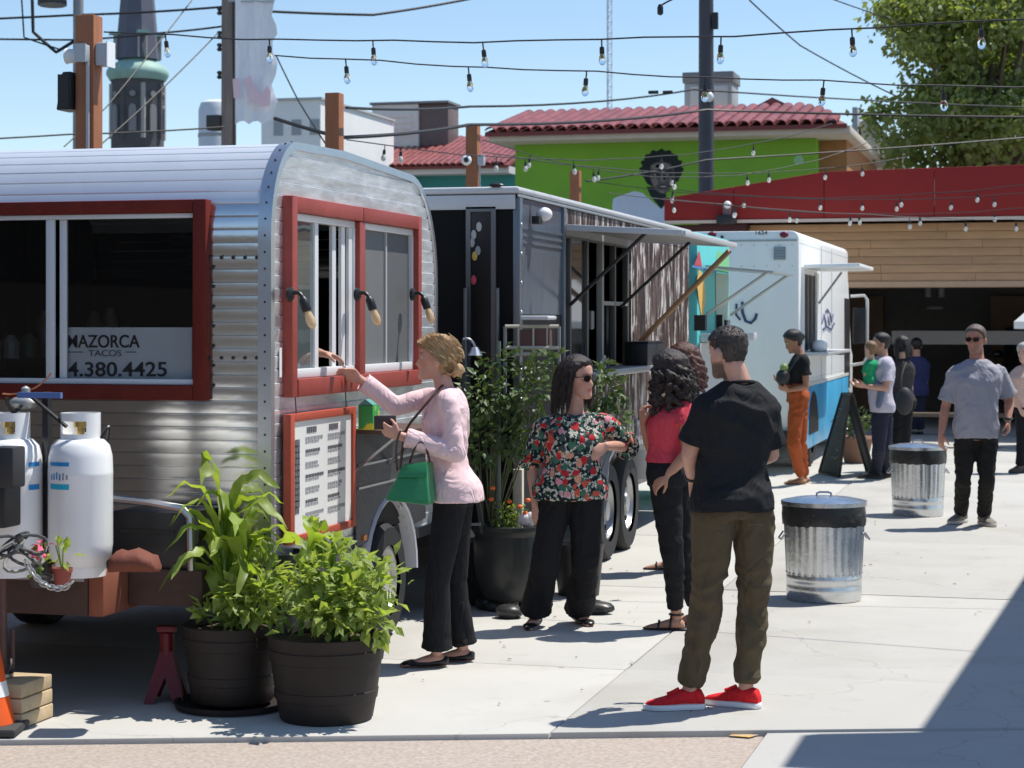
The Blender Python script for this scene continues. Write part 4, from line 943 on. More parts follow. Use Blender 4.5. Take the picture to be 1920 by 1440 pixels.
# black storage locker with aluminium edge, in front of the trailer nose
lk = thing('storage_locker', 'black tool locker with aluminium edging beside the white gas cylinders', 'locker', (dx(290), 8.5, DZ1))
yl = 8.40; ax0, ax1 = onY(208, 1000, yl).x, onY(366, 1000, yl).x; az1, az0 = onY(300, 948, yl).z, onY(300, 1085, yl).z
MB().mm((ax0, yl, az0), (ax1 - .035, Y0 - .05, az1 - .03)).build('body', mat('locker_black', (.02, .02, .022), rough=.35, var=.1), lk, bevel=.01)
MB().tube([(ax0, yl - .01, az1 + .03), (ax0 + .2, yl - .01, az1 + .015), (ax1 - .06, yl - .01, az1 - .01), (ax1 - .02, yl - .01, az1 - .05), (ax1 - .012, yl - .01, az0 - .02)], .018, 8).build('edge_trim', alutrim, lk)
MB().mm((ax0 + .05, yl - .008, az1 - .13), (ax1 - .1, yl - .001, az1 - .11)).build('lid_seam', black, lk)
# gas cylinders
tankw = mat('white_enamel', (.86, .86, .85), rough=.28, var=.03, vscale=6, coat=.3)
def cylinder(px0, px1, pyb, label):
    Z = 8.72; c = at((px0 + px1) / 2, pyb, Z); r = (px1 - px0) / 2 * Z / FPX; c.z = DZ1 + .012; H = (1060 - 805) * Z / FPX
    t = thing('gas_cylinder', label, 'gas cylinder', (c.x, c.y, DZ1), 'gas cylinders on the trailer tongue')
    MB().lathe([(r * .70, 0), (r * .78, .0), (r * .80, .05), (r * .95, .07), (r, .13), (r, H * .72), (r * 1.004, H * .725), (r * 1.004, H * .745), (r, H * .75), (r * .985, H * .86), (r * .90, H * .94), (r * .72, H * .985), (r * .42, H), (.02, H)], c, 40).build('shell', tankw, t, smooth=45)
    MB().lathe([(r * .78, 0), (r * .80, .045)], c + Vector((0, 0, -.011)), 30, cap=False).build('foot_ring', tankw, t)
    # collar with hand openings
    col = MB(); n = 48; rc = r * .62; z0 = H * .985; hc = .115
    def openp(k):
        a = (k / n * 360) % 360; return 228 < a < 318 or 40 < a < 120
    for k in range(n):
        a0, a1 = 2 * math.pi * k / n, 2 * math.pi * (k + 1) / n
        segs = [(0, hc)] if not openp(k + .5) else [(0, .025), (hc - .035, hc)]
        for (u, v) in segs:
            P = [Vector((rr * math.cos(a), rr * math.sin(a), z0 + zz_)) + c for zz_ in (u, v) for rr in (rc, rc - .008) for a in (a0, a1)]
            col.add(P, [[0, 1, 5, 4], [3, 2, 6, 7], [4, 5, 7, 6], [1, 0, 2, 3], [0, 4, 6, 2], [1, 3, 7, 5]])
    col.build('collar', tankw, t, smooth=50)
    MB().lathe([(.018, H), (.018, H + .04), (.03, H + .045), (.03, H + .075), (.01, H + .08)], c, 12).build('valve', mat('brass', (.5, .36, .14), rough=.35, metal=1), t)
    return t, c, r, H
tk1, c1_, r1_, H1_ = cylinder(91, 211, 1060, 'white gas cylinder with blue label beside the black locker')
tk2, c2_, r2_, H2_ = cylinder(-42, 79, 1052, 'white gas cylinder at the left edge of the picture')
# printed label wraps
def wrap(t, c, r, px_a0, px_a1, z0, z1, m, name):
    n = 10; mb = MB(); vs = []
    for k in range(n + 1):
        a = px_a0 + (px_a1 - px_a0) * k / n
        for z in (z0, z1): vs.append(c + Vector((math.cos(a) * (r + .0015), math.sin(a) * (r + .0015), z)))
    mb.add(vs, [[2 * k, 2 * k + 2, 2 * k + 3, 2 * k + 1] for k in range(n)]).build(name, m, t, recalc=False)
lb1 = mat('label_blue', (.02, .27, .62), rough=.4); lb2 = mat('label_cyan', (.02, .45, .66), rough=.4)
a0, a1 = YAW + R(218), YAW + R(262)
def tz_(py): return at(150, py, 8.6).z - c1_.z
wrap(tk1, c1_, r1_, a0, a1, tz_(874), tz_(867), lb1, 'label_band'); wrap(tk1, c1_, r1_, a0, a1, tz_(918), tz_(908), lb2, 'label_band')
for k in range(6):
    wrap(tk1, c1_, r1_, a0 + R(3 + k * 7), a0 + R(6.5 + k * 7), tz_(901 - (k % 3)), tz_(890 - (k * 2) % 5), lb1 if k < 4 else mat('label_grey', (.3, .3, .33), rough=.5), 'label_mark')
wrap(tk2, c2_, r2_, YAW + R(318), YAW + R(345), tz_(876), tz_(868), lb1, 'label_band'); wrap(tk2, c2_, r2_, YAW + R(318), YAW + R(345), tz_(920), tz_(910), lb1, 'label_band')
# hold-down frame between the cylinders
hd = thing('cylinder_bracket', 'black upright bracket clamping the two gas cylinders with a blue strap', 'bracket', (c1_.x - r1_ - .02, c1_.y, DZ1))
MB().mm((c1_.x - r1_ - .035, c1_.y - .02, DZ1), (c1_.x - r1_ - .008, c1_.y + .02, DZ1 + .80)).build('upright', blackm, hd)
MB().mm((c2_.x + .03, c1_.y - r1_ * .5, DZ1 + .775), (c1_.x - .06, c1_.y - r1_ * .5 + .02, DZ1 + .80)).build('strap', mat('blue_strap', (.10, .18, .42), rough=.5), hd)
rg = thing('gas_regulator', 'round grey gas regulator with black hoses above the cylinders', 'regulator', at(45, 760, 8.75))
MB().ell(at(45, 755, 8.8), (.07, .045, .03), 16, 8).build('diaphragm', mat('regulator_grey', (.45, .46, .45), rough=.4, metal=.5), rg); MB().lathe([(.02, 0), (.02, .04), (.005, .05)], at(48, 745, 8.8), 10).build('cap', mat('regulator_grey'), rg)
MB().tube(bez(at(60, 745, 8.75), at(90, 770, 8.7), at(125, 800, 8.68), 10), .010, 6).build('hose', black, rg); MB().tube(bez(at(40, 760, 8.75), at(20, 790, 8.7), at(12, 745, 8.68), 10), .009, 6).build('hose', black, rg)
MB().tube(bez(at(185, 830, 8.72), at(215, 770, 8.72), at(200, 830, 8.80), 10), .008, 6).build('hose', black, rg)
MB().tube(bez(at(5, 738, 8.8), at(60, 746, 8.8), at(96, 700, 8.9), 8), .004, 5).build('copper_pipe', mat('copper', (.55, .22, .12), rough=.3, metal=1), rg)
bbx = thing('battery_box', 'black plastic box on a dark upright at the left edge', 'box', at(0, 1010, 8.5))
MB().mm(at(-30, 990, 8.45), at(14, 848, 8.45) + Vector((0, .12, 0))).build('upright', black, bbx, bevel=.01); MB().mm(at(-20, 915, 8.35), at(31, 838, 8.35) + Vector((0, .08, 0))).build('housing', mat('charcoal_plastic', (.035, .035, .038), rough=.5), bbx, bevel=.01)
# ================================================================== BLACK TRAILER
BX, BY0, BY1, BZT = -3.15, 11.94, 18.1, 2.575
bt = thing('black_trailer', 'long black food trailer with white roof edge and propped awning', 'food trailer', (-4.2, 15, 0))
blk = mat('black_trailer_skin', (.016, .016, .017), rough=.55, spec=.15, var=.1)
BXL = -5.35
MB().mm((BXL, BY0, .45), (BX - .03, BY0 + .03, BZT - .047)).build('front_wall', mat('dark_charcoal_wall', (.012, .0125, .013), rough=.75, spec=.1), bt)
MB().mm((BXL, BY0 + .03, .45), (BXL + .04, BY1, BZT - .047)).build('left_wall', blk, bt); MB().mm((BXL, BY1, .45), (BX - .03, BY1 + .03, BZT - .047)).build('rear_wall', blk, bt)
MB().mm((BXL + .04, BY0 + .03, .45), (BX - .04, BY1, .52)).build('floor', darkin, bt)
rt = mat('white_roof_trim', (.55, .56, .57), rough=.45, var=.06, vscale=4)
MB().mm((BXL - .02, BY0 - .03, BZT - .045), (BX + .02, BY1 + .05, BZT)).build('roof', rt, bt, bevel=.02)
MB().mm((BX + .004, BY0 - .02, BZT - .066), (BX + .014, BY1 + .04, BZT - .047)).build('top_rail', mat('dull_rail', (.42, .43, .44), rough=.4, metal=.6), bt, bevel=.004)
MB().mm((BXL, BY0 - .02, BZT - .14), (BX - .01, BY0 - .002, BZT - .05)).build('front_fascia', rt, bt, bevel=.004)
MB().ell(onY(930, 347, BY0 - .03), (.05, .02, .014), 12, 6).build('marker_lamp', black, bt)
# front door recess
da, db = onY(875, 600, BY0).x, onY(928, 600, BY0).x
dz1 = onY(900, 388, BY0).z
MB().mm((da, BY0 - .02, .5), (da + .03, BY0 - .002, dz1)).build('door_jamb', mat('dull_steel', (.16, .165, .17), rough=.4, metal=.7), bt); MB().mm((db - .02, BY0 - .02, .5), (db + .01, BY0 - .002, dz1)).build('door_jamb', mat('dull_steel'), bt)
MB().mm((da + .031, BY0 - .02, dz1 - .03), (db - .021, BY0 - .002, dz1)).build('door_head', mat('dull_steel'), bt); MB().mm((da + .031, BY0 - .008, .5), (db - .021, BY0 - .002, dz1 - .031)).build('door', mat('door_black', (.006, .006, .007), rough=.3), bt)
for (px, py, c_) in ((888, 440, (.45, .46, .42)), (898, 425, (.5, .5, .48)), (885, 455, (.35, .36, .34)), (890, 480, (.55, .38, .08)), (888, 525, (.5, .05, .08)), (896, 470, (.3, .3, .28))):
    MB().ell(onY(px, py, BY0 - .015), (.018, .006, .03), 8, 6).build('door_ornament', mat('ornament_%.2f_%.2f' % (c_[0], c_[1]), c_, rough=.5), bt)
for px in (873, 932): MB().tube([onY(px, 540, BY0 - .06), onY(px, 1000, BY0 - .06)], .014, 8).build('grab_rail', mat('dull_steel'), bt)
# side skin
wp = mat('bark_print_wrap', (.055, .035, .03), rough=.55, spec=.2)
def wrap_nodes(m):
    t = m.node_tree; N = t.nodes; L = t.links; b = N['Principled BSDF']
    tc = N.new('ShaderNodeTexCoord'); mp_ = N.new('ShaderNodeMapping'); mp_.inputs['Scale'].default_value = (1, 7, 1.5); L.new(tc.outputs['Object'], mp_.inputs[0])
    n = N.new('ShaderNodeTexNoise'); n.inputs['Scale'].default_value = 1.6; n.inputs['Detail'].default_value = 8; n.inputs['Roughness'].default_value = .7; n.inputs['Distortion'].default_value = .8
    L.new(mp_.outputs[0], n.inputs['Vector']); r_ = N.new('ShaderNodeValToRGB'); L.new(n.outputs['Fac'], r_.inputs[0])
    e = r_.color_ramp.elements; e[0].position = .36; e[0].color = (.010, .007, .007, 1); e[1].position = .585; e[1].color = (.62, .60, .57, 1)
    e2 = r_.color_ramp.elements.new(.47); e2.color = (.06, .034, .028, 1); e3 = r_.color_ramp.elements.new(.535); e3.color = (.13, .085, .07, 1)
    L.new(r_.outputs[0], b.inputs['Base Color'])
wrap_nodes(wp)
yp1 = onX(1056, 500, BX).y; yw1 = onX(1183, 500, BX).y; hz = onX(1056, 428, BX).z
sv = mat('glossy_slate_panel', (.10, .125, .16), rough=.2, spec=.35, var=.2, vscale=2, bump=.05, bscale=2)
cz1 = BZT - .068
MB().mm((BX - .03, BY0 + .002, .45), (BX + .016, BY0 + .075, cz1)).build('corner_post', mat('corner_steel', (.20, .21, .22), rough=.4, metal=.8), bt, bevel=.004)
pz0 = onX(1020, 590, BX).z
MB().mm((BX - .03, BY0 + .077, pz0), (BX, yp1 - .05, cz1)).build('side_panel', sv, bt); MB().mm((BX - .03, BY0 + .077, .45), (BX, yp1 - .05, pz0 - .004)).build('side_panel', blk, bt)
for k in range(5): MB().mm((BX + .001, BY0 + .085, cz1 - .10 - k * .045), (BX + .008, yp1 - .06, cz1 - .085 - k * .045)).build('panel_rib', sv, bt) if k > 1 else None
for k in range(9): MB().ell((BX + .018, BY0 + .038, .9 + k * .18), (.006, .012, .012), 8, 6).build('bolt', alutrim, bt)
MB().mm((BX - .03, yp1 - .048, .45), (BX + .02, yp1, cz1)).build('corner_post', mat('corner_steel'), bt, bevel=.004)
MB().mm((BX - .03, yp1 + .002, hz + .03), (BX, BY1, cz1)).build('wrap_panel', wp, bt)
for k in range(5): 
    ya = yw1 + (BY1 - yw1) * k / 5; yb = yw1 + (BY1 - yw1) * (k + 1) / 5
    MB().mm((BX - .03, ya + .003, .45), (BX, yb - .003, hz + .027)).build('wrap_panel', wp, bt, bevel=.003)
ctz = onX(1120, 690, BX).z
MB().mm((BX - .03, yp1 + .002, .45), (BX, yw1 - .003, ctz - .05)).build('wrap_panel', wp, bt)
MB().mm((BX - .25, yp1 + .002, ctz - .045), (BX + .22, yw1 + .6, ctz)).build('counter', mat('counter_steel', (.42, .43, .43), rough=.4, metal=.7), bt, bevel=.006)
fr = mat('dark_bronze_frame', (.12, .12, .115), rough=.45, metal=.4)
for px, w in ((1068, .04), (1100, .05), (1128, .06), (1152, .04), (1176, .05)):
    y = onX(px, 500, BX).y; MB().mm((BX - .04, y, ctz), (BX + .005, y + w, hz + .026)).build('window_post', fr if px != 1128 else mat('grey_frame', (.30, .30, .29), rough=.5), bt, bevel=.003)
MB().mm((BX - .035, yp1 + .002, hz - .06), (BX + .004, yw1 - .004, hz + .026)).build('window_head', fr, bt)
zc = onX(1140, 565, BX).z; MB().mm((BX - .035, onX(1128, 500, BX).y + .061, zc - .03), (BX + .004, onX(1176, 500, BX).y - .003, zc)).build('transom', mat('grey_frame'), bt)
MB().mm((BX - .02, yp1 + .05, ctz + .002), (BX - .016, onX(1100, 500, BX).y, hz - .061)).build('pane', mat('dark_glass', (.03, .035, .037), rough=.04, spec=.8), bt)
MB().mm((BX - .9, yp1, .53), (BX - .86, yw1 + 1, cz1)).build('inner_partition', darkin, bt)
for (px, py, w, h_, c_) in ((1095, 560, .10, .2, (.45, .45, .44)), (1112, 600, .10, .14, (.3, .3, .3)), (1140, 630, .08, .5, (.01, .01, .01)), (1090, 645, .2, .3, (.08, .05, .04))):
    p = onX(px, py, BX - .10); MB().mm((p.x - .05, p.y - w / 2, p.z - h_ / 2), (p.x, p.y + w / 2, p.z + h_ / 2)).build('kitchen_item', mat('kit_%.2f' % c_[0], c_, rough=.5), bt, bevel=.01)
# black bin and box on the counter
p = onX(1215, 690, BX + .12); cb = thing('counter_box', 'black open box on the counter of the black trailer', 'box', (p.x, p.y, ctz))
MB().mm((BX + .02, p.y - .42, ctz + .002), (BX + .20, p.y + .25, ctz + .17)).build('body', black, cb, bevel=.008); MB().mm((BX + .015, p.y - .425, ctz + .171), (BX + .205, p.y + .255, ctz + .185)).build('rim', blackm, cb)
p = onX(1132, 680, BX + .1); cd = thing('tape_roll', 'pale paper roll on the counter of the black trailer', 'roll', (p.x, p.y, ctz))
MB().tube([Vector((p.x, p.y, ctz + .05)) + Vector((0, math.cos(a_) * .04, math.sin(a_) * .04)) for a_ in [2 * math.pi * i / 16 for i in range(16)]], .012, 8, closed=True).build('body', mat('paper_roll', (.55, .52, .46), rough=.7), cd)
# awning flap
aw = thing('awning_flap', 'pale metal awning flap held out from the black trailer', 'awning', (BX, (yp1 + yw1) / 2, hz))
ay0, ay1 = yp1 + .01, onX(1182, 500, BX).y - .1; axo = -2.33; azo = 2.325
MB().prism([(BX + .024, ay0, hz), (axo, ay0, azo), (axo, ay1, azo), (BX + .024, ay1, hz)], (0, 0, .014)).build('panel', mat('awning_alu', (.24, .24, .235), rough=.5, var=.08), aw, bevel=.004)
MB().mm((axo - .005, ay0 - .02, azo - .018), (axo + .02, ay1 + .12, azo + .022)).build('front_rail', rt, aw, bevel=.006)
MB().bar((BX + .03, ay0 - .022, hz + .005), (axo, ay0 - .022, azo + .005), .02, .04).build('side_rail', rt, aw, bevel=.005); MB().bar((BX + .03, ay1 + .022, hz + .005), (axo, ay1 + .022, azo + .005), .02, .035).build('side_rail', rt, aw)
for y, f in ((ay0 + .10, .8), (ay1 - .35, .8)): MB().tube([(BX + .01, y + .04, hz - .52), (BX + .55, y, hz - .03)], .013, 8).build('gas_strut', black, aw)
pr = single('prop_pole', MB().tube([(BX + .03, ay1 + .35, onX(1180, 640, BX).z), (axo - .03, ay1 + .05, azo - .04)], .022, 8), mat('pole_wood', (.36, .22, .12), rough=.6, var=.15), 'wooden prop pole holding up the metal awning flap', 'pole')
# flood lamp on side panel
p = onX(1003, 402, BX + .02); fl_ = thing('flood_lamp', 'small white and black flood lamp at the front corner of the black trailer', 'lamp', p)
MB().ell(p + Vector((.06, 0, 0)), (.055, .05, .045), 12, 8).build('head', white, fl_); MB().box(p + Vector((.03, -.06, -.04)), (.05, .10, .05)).build('housing', black, fl_, bevel=.005)
# wheels
for py_, px in ((1, 1122), (2, 1160)):
    c = onX(px, 950, BX); wheel(bt, (BX - .02, c.y, .36), .36, .22, 1, mat('grey_rim', (.40, .41, .42), rough=.35, metal=.8), spokes=5)
cA_, cB_ = onX(1122, 950, BX).y, onX(1160, 950, BX).y
rg = []
for (y, z) in [(cA_ - .46, .50), (cA_ - .36, .74), (cA_ - .2, .80), (cB_ + .2, .80), (cB_ + .36, .74), (cB_ + .46, .50)]:
    rg.append([Vector((BX - .1, y, z)), Vector((BX + .16, y, z)), Vector((BX + .16, y, z + .025)), Vector((BX - .1, y, z + .025))])
MB().loft(rg).build('fender', mat('pale_fender', (.60, .63, .66), rough=.3, metal=.5), bt)
MB().mm((BX + .001, cB_ + .6, .44), (BX + .02, BY1, .95)).build('skirt', mat('grey_floral_skirt', (.42, .40, .44), rough=.5, col2=(.16, .12, .13), vscale=6, edge=(.5, .6)), bt)
for X in (BX - .45, BXL + .4): MB().mm((X, BY0, .36), (X + .08, BY1, .449)).build('chassis_rail', black, bt)
MB().mm((BXL + .5, BY0 - .02, .40), (BX - .3, BY0 - .6, .48)).build('tongue', black, bt)
for X, y_ in ((BX - .3, cA_), (BX - .3, cB_)): MB().lathe([(.04, -1.6), (.04, 0)], (X + .1, y_, .36), 8, M=Matrix.Rotation(R(90), 3, 'Y')).build('axle', black, bt)
# ================================================================== TURQUOISE TRAILER
TX = -3.12; ty0, ty1 = 18.4, onX(1368, 500, TX).y; tzt = onX(1330, 440, TX).z
tq = thing('turquoise_trailer', 'turquoise food trailer with painted peppers between black trailer and white truck', 'food trailer', (-4, 19.2, 0))
turq = mat('turquoise_paint', (.13, .60, .58), rough=.4, var=.05, vscale=4)
MB().mm((-5.2, ty0, .5), (TX, ty1, tzt)).build('body', turq, tq, bevel=.03)
def tprint(pts, m, name, lift=.004): MB().prism([onX(px, py, TX + lift) for px, py in pts], (.003, 0, 0)).build(name, m, tq)
tprint([(1309, 478), (1311, 470), (1316, 500), (1302, 497)], mat('print_red', (.60, .07, .10), rough=.5), 'painted_pepper')
tprint([(1311, 505), (1320, 520), (1322, 560), (1317, 605), (1311, 570), (1306, 530)], mat('print_yellow', (.80, .50, .14), rough=.5), 'painted_pepper')
tprint([(1297, 497), (1343, 506), (1343, 511), (1297, 501)], mat('print_blue', (.12, .25, .50), rough=.5), 'painted_band')
tprint([(1346, 470), (1366, 480), (1367, 510), (1340, 505)], mat('print_green', (.24, .60, .26), rough=.5), 'painted_leaf')
tprint([(1342, 512), (1366, 514), (1366, 622), (1342, 622)], mat('print_pale', (.42, .55, .48), rough=.5), 'painted_panel')
gz = mat('dark_glass')
for a, b, c, d in ((1343, 530, 1354, 590), (1358, 545, 1366, 600)):
    MB().mm(onX(a, d, TX + .009), onX(b, c, TX + .02)) if 0 else tprint([(a, c), (b if b < 1400 else a + 10, c)] and [(a, c), (a + 11, c + 2), (a + 11, d), (a, d)], gz, 'window', .009)
ctr = MB().mm((TX + .004, ty0 + .1, onX(1330, 640, TX).z), (TX + .28, ty1, onX(1330, 625, TX).z)).build('counter', mat('counter_grey', (.55, .57, .57), rough=.4), tq, bevel=.005)
MB().mm((TX + .003, ty0 + .02, .5), (TX + .02, ty1 - .02, onX(1330, 642, TX).z)).build('lower_panel', mat('pale_grey_panel', (.50, .53, .53), rough=.5), tq)
tqw = mat('flap_grey', (.45, .50, .50), rough=.4, metal=.5)
flz = onX(1345, 505, TX).z
for y in (ty0 + .35, ty1 - .1):
    MB().tube([(TX + .02, y, flz - .45), (TX + .62, y, flz - .04)], .016, 8).build('flap_strut', tqw, tq)
MB().prism([(TX + .02, ty0 + .3, flz), (TX + .66, ty0 + .3, flz - .06), (TX + .66, ty1 - .05, flz - .06), (TX + .02, ty1 - .05, flz)], (0, 0, .02)).build('flap', tqw, tq)
p = onX(1303, 620, TX + .1); MB().mm((p.x, p.y - .05, p.z), (p.x + .1, p.y + .05, p.z + .14)).build('till', black, tq)
wheel(tq, (TX - .15, ty0 + 1.0, .33), .33, .2, 1)
# ================================================================== WHITE TRUCK
KX, KY0, KY1 = -2.70, 22.75, 28.9; kzt = onX(1497, 432, KX).z
wt_ = thing('white_truck', 'white step van food truck with blue lower panels', 'food truck', (-3.8, 25.8, 0))
kw = mat('white_van_paint', (.88, .89, .87), rough=.4, var=.06, vscale=2, stretch=(2, 2, .5), coat=.1)
KXL = -5.05; kb = .42
# solid body shell with rounded roof edge; dark plates stand in for shaded openings
rd = .09
sec = [(KXL, kb), (KX, kb), (KX, kzt - rd)] + [(KX - rd + rd * math.cos(a), kzt - rd + rd * math.sin(a)) for a in [math.pi / 2 * i / 5 for i in range(1, 6)]] + [(KXL + rd, kzt), (KXL, kzt - rd)]
MB().prism([(x, KY0, z) for x, z in sec], (0, KY1 - KY0 - .35, 0)).build('body', kw, wt_, bevel=.012)
MB().prism([(KXL + .02, KY1 - .345, kb), (KXL + .02, KY1 - .345, kzt - .05), (KXL + .02, KY1, kzt - .55), (KXL + .02, KY1 + .35, kzt - 1.4), (KXL + .02, KY1 + .6, kzt - 1.5), (KXL + .02, KY1 + .6, kb)], (KX - KXL - .04, 0, 0)).build('cab', kw, wt_, bevel=.03)
def kside(px0, px1, py0, py1, m, name, lift=.004, th=.01, bev=0):
    a = onX(px0, py1, KX + lift); b = onX(px1, py0, KX + lift); 
    return MB().mm((a.x, a.y, a.z), (a.x + th, b.y, b.z)).build(name, m, wt_, bevel=bev)
blu = mat('sky_blue_panel', (.08, .40, .66), rough=.35, var=.06)
zblu = onX(1545, 716, KX).z
y_ = KY0 + .02
while y_ < KY1 - .4:
    yb = min(y_ + 1.25, KY1 - .4)
    MB().mm((KX + .003, y_, .24), (KX + .014, yb - .006, zblu)).build('blue_panel', blu, wt_, bevel=.003); y_ = yb
MB().mm((KX + .003, KY0 + .02, zblu + .002), (KX + .02, KY1 - .4, zblu + .04)).build('rub_rail', mat('rail_pale', (.66, .66, .62), rough=.4), wt_)
MB().mm((KX + .002, KY0 + .02, .42), (KX + .012, KY0 + .021, .43)).build('seam', black, wt_)
yo0, yo1 = onX(1504, 600, KX).y, onX(1527, 600, KX).y; zo1, zo0 = onX(1512, 515, KX).z, onX(1520, 655, KX).z
MB().mm((KX + .003, yo0, zo0), (KX + .012, yo1, zo1)).build('service_shade_panel', mat('opening_shade', (.035, .034, .034), rough=.4), wt_)  # dark plate on the solid side, painting the shade of an opening
for (a, b) in ((yo0 - .06, yo0 - .002), (yo1 + .002, yo1 + .06)): MB().mm((KX + .003, a, zo0 - .04), (KX + .03, b, zo1 + .04)).build('opening_frame', kw, wt_)
MB().mm((KX + .003, yo0 - .06, zo1 + .041), (KX + .03, yo1 + .06, zo1 + .08)).build('opening_frame', kw, wt_)
for k in range(2): y = yo0 + (yo1 - yo0) * (k + 1) / 3; MB().mm((KX + .0125, y, zo0), (KX + .022, y + .03, zo1)).build('opening_post', mat('grey_frame'), wt_)
MB().mm((KX + .015, yo0 - .05, zo0 - .06), (KX + .30, yo1 + 1.4, zo0 - .02)).build('serving_shelf', mat('shelf_pale', (.60, .60, .60), rough=.4, metal=.3), wt_, bevel=.005)
MB().mm((KX + .20, yo1 + .2, zo0 - .075), (KX + .31, yo1 + 1.3, zo0 - .0605)).build('shelf_edge', black, wt_)
za = onX(1530, 515, KX).z
MB().prism([(KX + .02, yo0 - .05, za + .04), (KX + .66, yo0 - .05, za + .05), (KX + .66, yo1 + .55, za + .05), (KX + .02, yo1 + .55, za + .04)], (0, 0, .045)).build('awning_flap', kw, wt_, bevel=.008)
MB().tube([(KX + .02, yo1 + .3, za - .35), (KX + .30, yo1 + .28, za + .03)], .014, 8).build('awning_strut', mat('grey_frame'), wt_)
MB().ell((KX + .18, yo0 + .2, zo0 + .05), (.09, .09, .07), 12, 8).build('shelf_dome', white, wt_); MB().mm((KX + .05, yo0 + .35, zo0 - .019), (KX + .22, yo0 + .6, zo0 + .09)).build('shelf_machine', mat('kit_grey', (.25, .26, .28), rough=.4, metal=.5), wt_, bevel=.01)
yd0 = onX(1583, 600, KX).y; yd1 = onX(1592, 600, KX).y
MB().mm((KX + .003, yd0, onX(1588, 728, KX).z), (KX + .012, yd1, onX(1588, 560, KX).z)).build('cab_door_shade_panel', mat('opening_shade'), wt_)  # dark plate painting the shade of the door gap
# curly script marks on the side and the rear
scm = mat('script_blue', (.05, .07, .16), rough=.5)
def stroke(pts, X, r): MB().tube([onX(px, py, X) for px, py in pts], r, 6).build('script_stroke', scm, wt_)
for pts in ([(1541, 606), (1545, 590), (1549, 612), (1552, 592), (1555, 610)], [(1556, 588), (1559, 604), (1562, 590)], [(1543, 618), (1550, 612), (1558, 618), (1564, 606)], [(1548, 585), (1551, 580), (1554, 586)]): stroke(pts, KX + .006, .012)
def rstroke(pts, r): MB().tube([onY(px, py, KY0 - .006) for px, py in pts], r, 6).build('script_stroke', scm, wt_)
rstroke([(1392, 566), (1392, 585), (1398, 602), (1408, 606), (1416, 598), (1419, 588)], .018); rstroke([(1381, 570), (1380, 590), (1388, 600)], .014); rstroke([(1413, 557), (1414, 559)], .015)
# rear details
zr = lambda py: onY(1480, py, KY0 - .005).z
MB().mm((onY(1300, 470, KY0).x, KY0 - .012, zr(452)), (KX - .02, KY0 - .002, zr(449))).build('rear_seam', mat('seam_grey', (.35, .38, .40), rough=.5), wt_)
for px in (1335, 1470):
    p = onY(px, 440, KY0 - .02); MB().ell(p, (.05, .02, .035), 12, 8).build('clearance_lamp', mat('lamp_dark_red', (.16, .01, .03), rough=.3), wt_)
for px, py in ((1354, 444),): MB().ell(onY(px, py, KY0 - .02), (.02, .015, .02), 8, 6).build('rear_bolt', black, wt_)
v0 = onY(1451, 487, KY0 - .01); v1 = onY(1473, 463, KY0 - .01)
MB().mm((v0.x, KY0 - .02, v0.z), (v1.x, KY0 - .002, v1.z)).build('vent', mat('vent_grey', (.24, .28, .31), rough=.6), wt_)
for k in range(4): MB().mm((v0.x + .01, KY0 - .026, v0.z + .012 + k * .034), (v1.x - .01, KY0 - .021, v0.z + .028 + k * .034)).build('vent_slat', mat('vent_slat', (.32, .36, .39), rough=.6), wt_)
text_fit('1624', mat('number_grey', (.10, .12, .13), rough=.5), 'fleet_number', wt_, onY(1417, 440, KY0 - .004), onY(1439, 440, KY0 - .004), .045, bold=.01)
MB().mm((KXL + .1, KY0 - .10, .36), (KX - .05, KY0 - .003, .50)).build('rear_bumper', black, wt_, bevel=.02)
for y in (KY0 + 1.35, KY1 - .3): wheel(wt_, (KX - .12, y, .40), .40, .24, 1)
MB().prism([(KX + .016, KY0 + 1.35 + .5 * math.cos(a), .40 + .5 * math.sin(a)) for a in [math.pi * i / 12 for i in range(13)]], (.004, 0, 0)).build('wheel_arch', black, wt_)
for X in (KXL + .5, KX - .7): MB().mm((X, KY0, .3), (X + .1, KY1, .419)).build('chassis_rail', black, wt_)
# mirror bracket
my = KY1 + .1; mz0, mz1 = at(1620, 680, 29).z, at(1620, 556, 29).z
mpt = at(1630, 600, 29); mq = mpt.x
MB().tube([(KX, my, mz1), (mq - .04, my, mz1 + .01), (mq, my, mz1 - .05), (mq, my, mz0 + .1), (mq - .05, my, mz0), (KX, my, mz0 - .03)], .022, 8).build('mirror_bracket', mat('rail_pale'), wt_)
MB().mm((mq - .20, my - .06, mz1 - .68), (mq - .03, my, mz1 - .16)).build('mirror', black, wt_, bevel=.02)

# rivets, door seams and hinges on the white truck
rvm = mat('seam_grey')
rvt = MB()
for k in range(44):
    y = KY0 + .08 + k * .13
    for z in (kzt - .14, zblu + .09): rvt.ell((KX + .002, y, z), (.005, .007, .007), 6, 4)
for k in range(16): 
    for z in (kzt - .16, kzt - .40): rvt.ell((KXL + .1 + k * .145, KY0 - .002, z), (.007, .005, .007), 6, 4)
tag(rvt.build('rivets', rvm, wt_), kind='stuff')
for y in (yo1 + .75, yo1 + 2.0): MB().mm((KX + .001, y, zblu + .06), (KX + .005, y + .012, kzt - .1)).build('side_seam', rvm, wt_)
MB().mm((KXL + 1.18, KY0 - .006, .52), (KXL + 1.195, KY0 - .001, kzt - .45)).build('door_seam', rvm, wt_)
for z in (1.0, 1.7): MB().mm((KXL + 1.30, KY0 - .03, z), (KXL + 1.34, KY0 - .002, z + .16)).build('door_handle', steel, wt_)
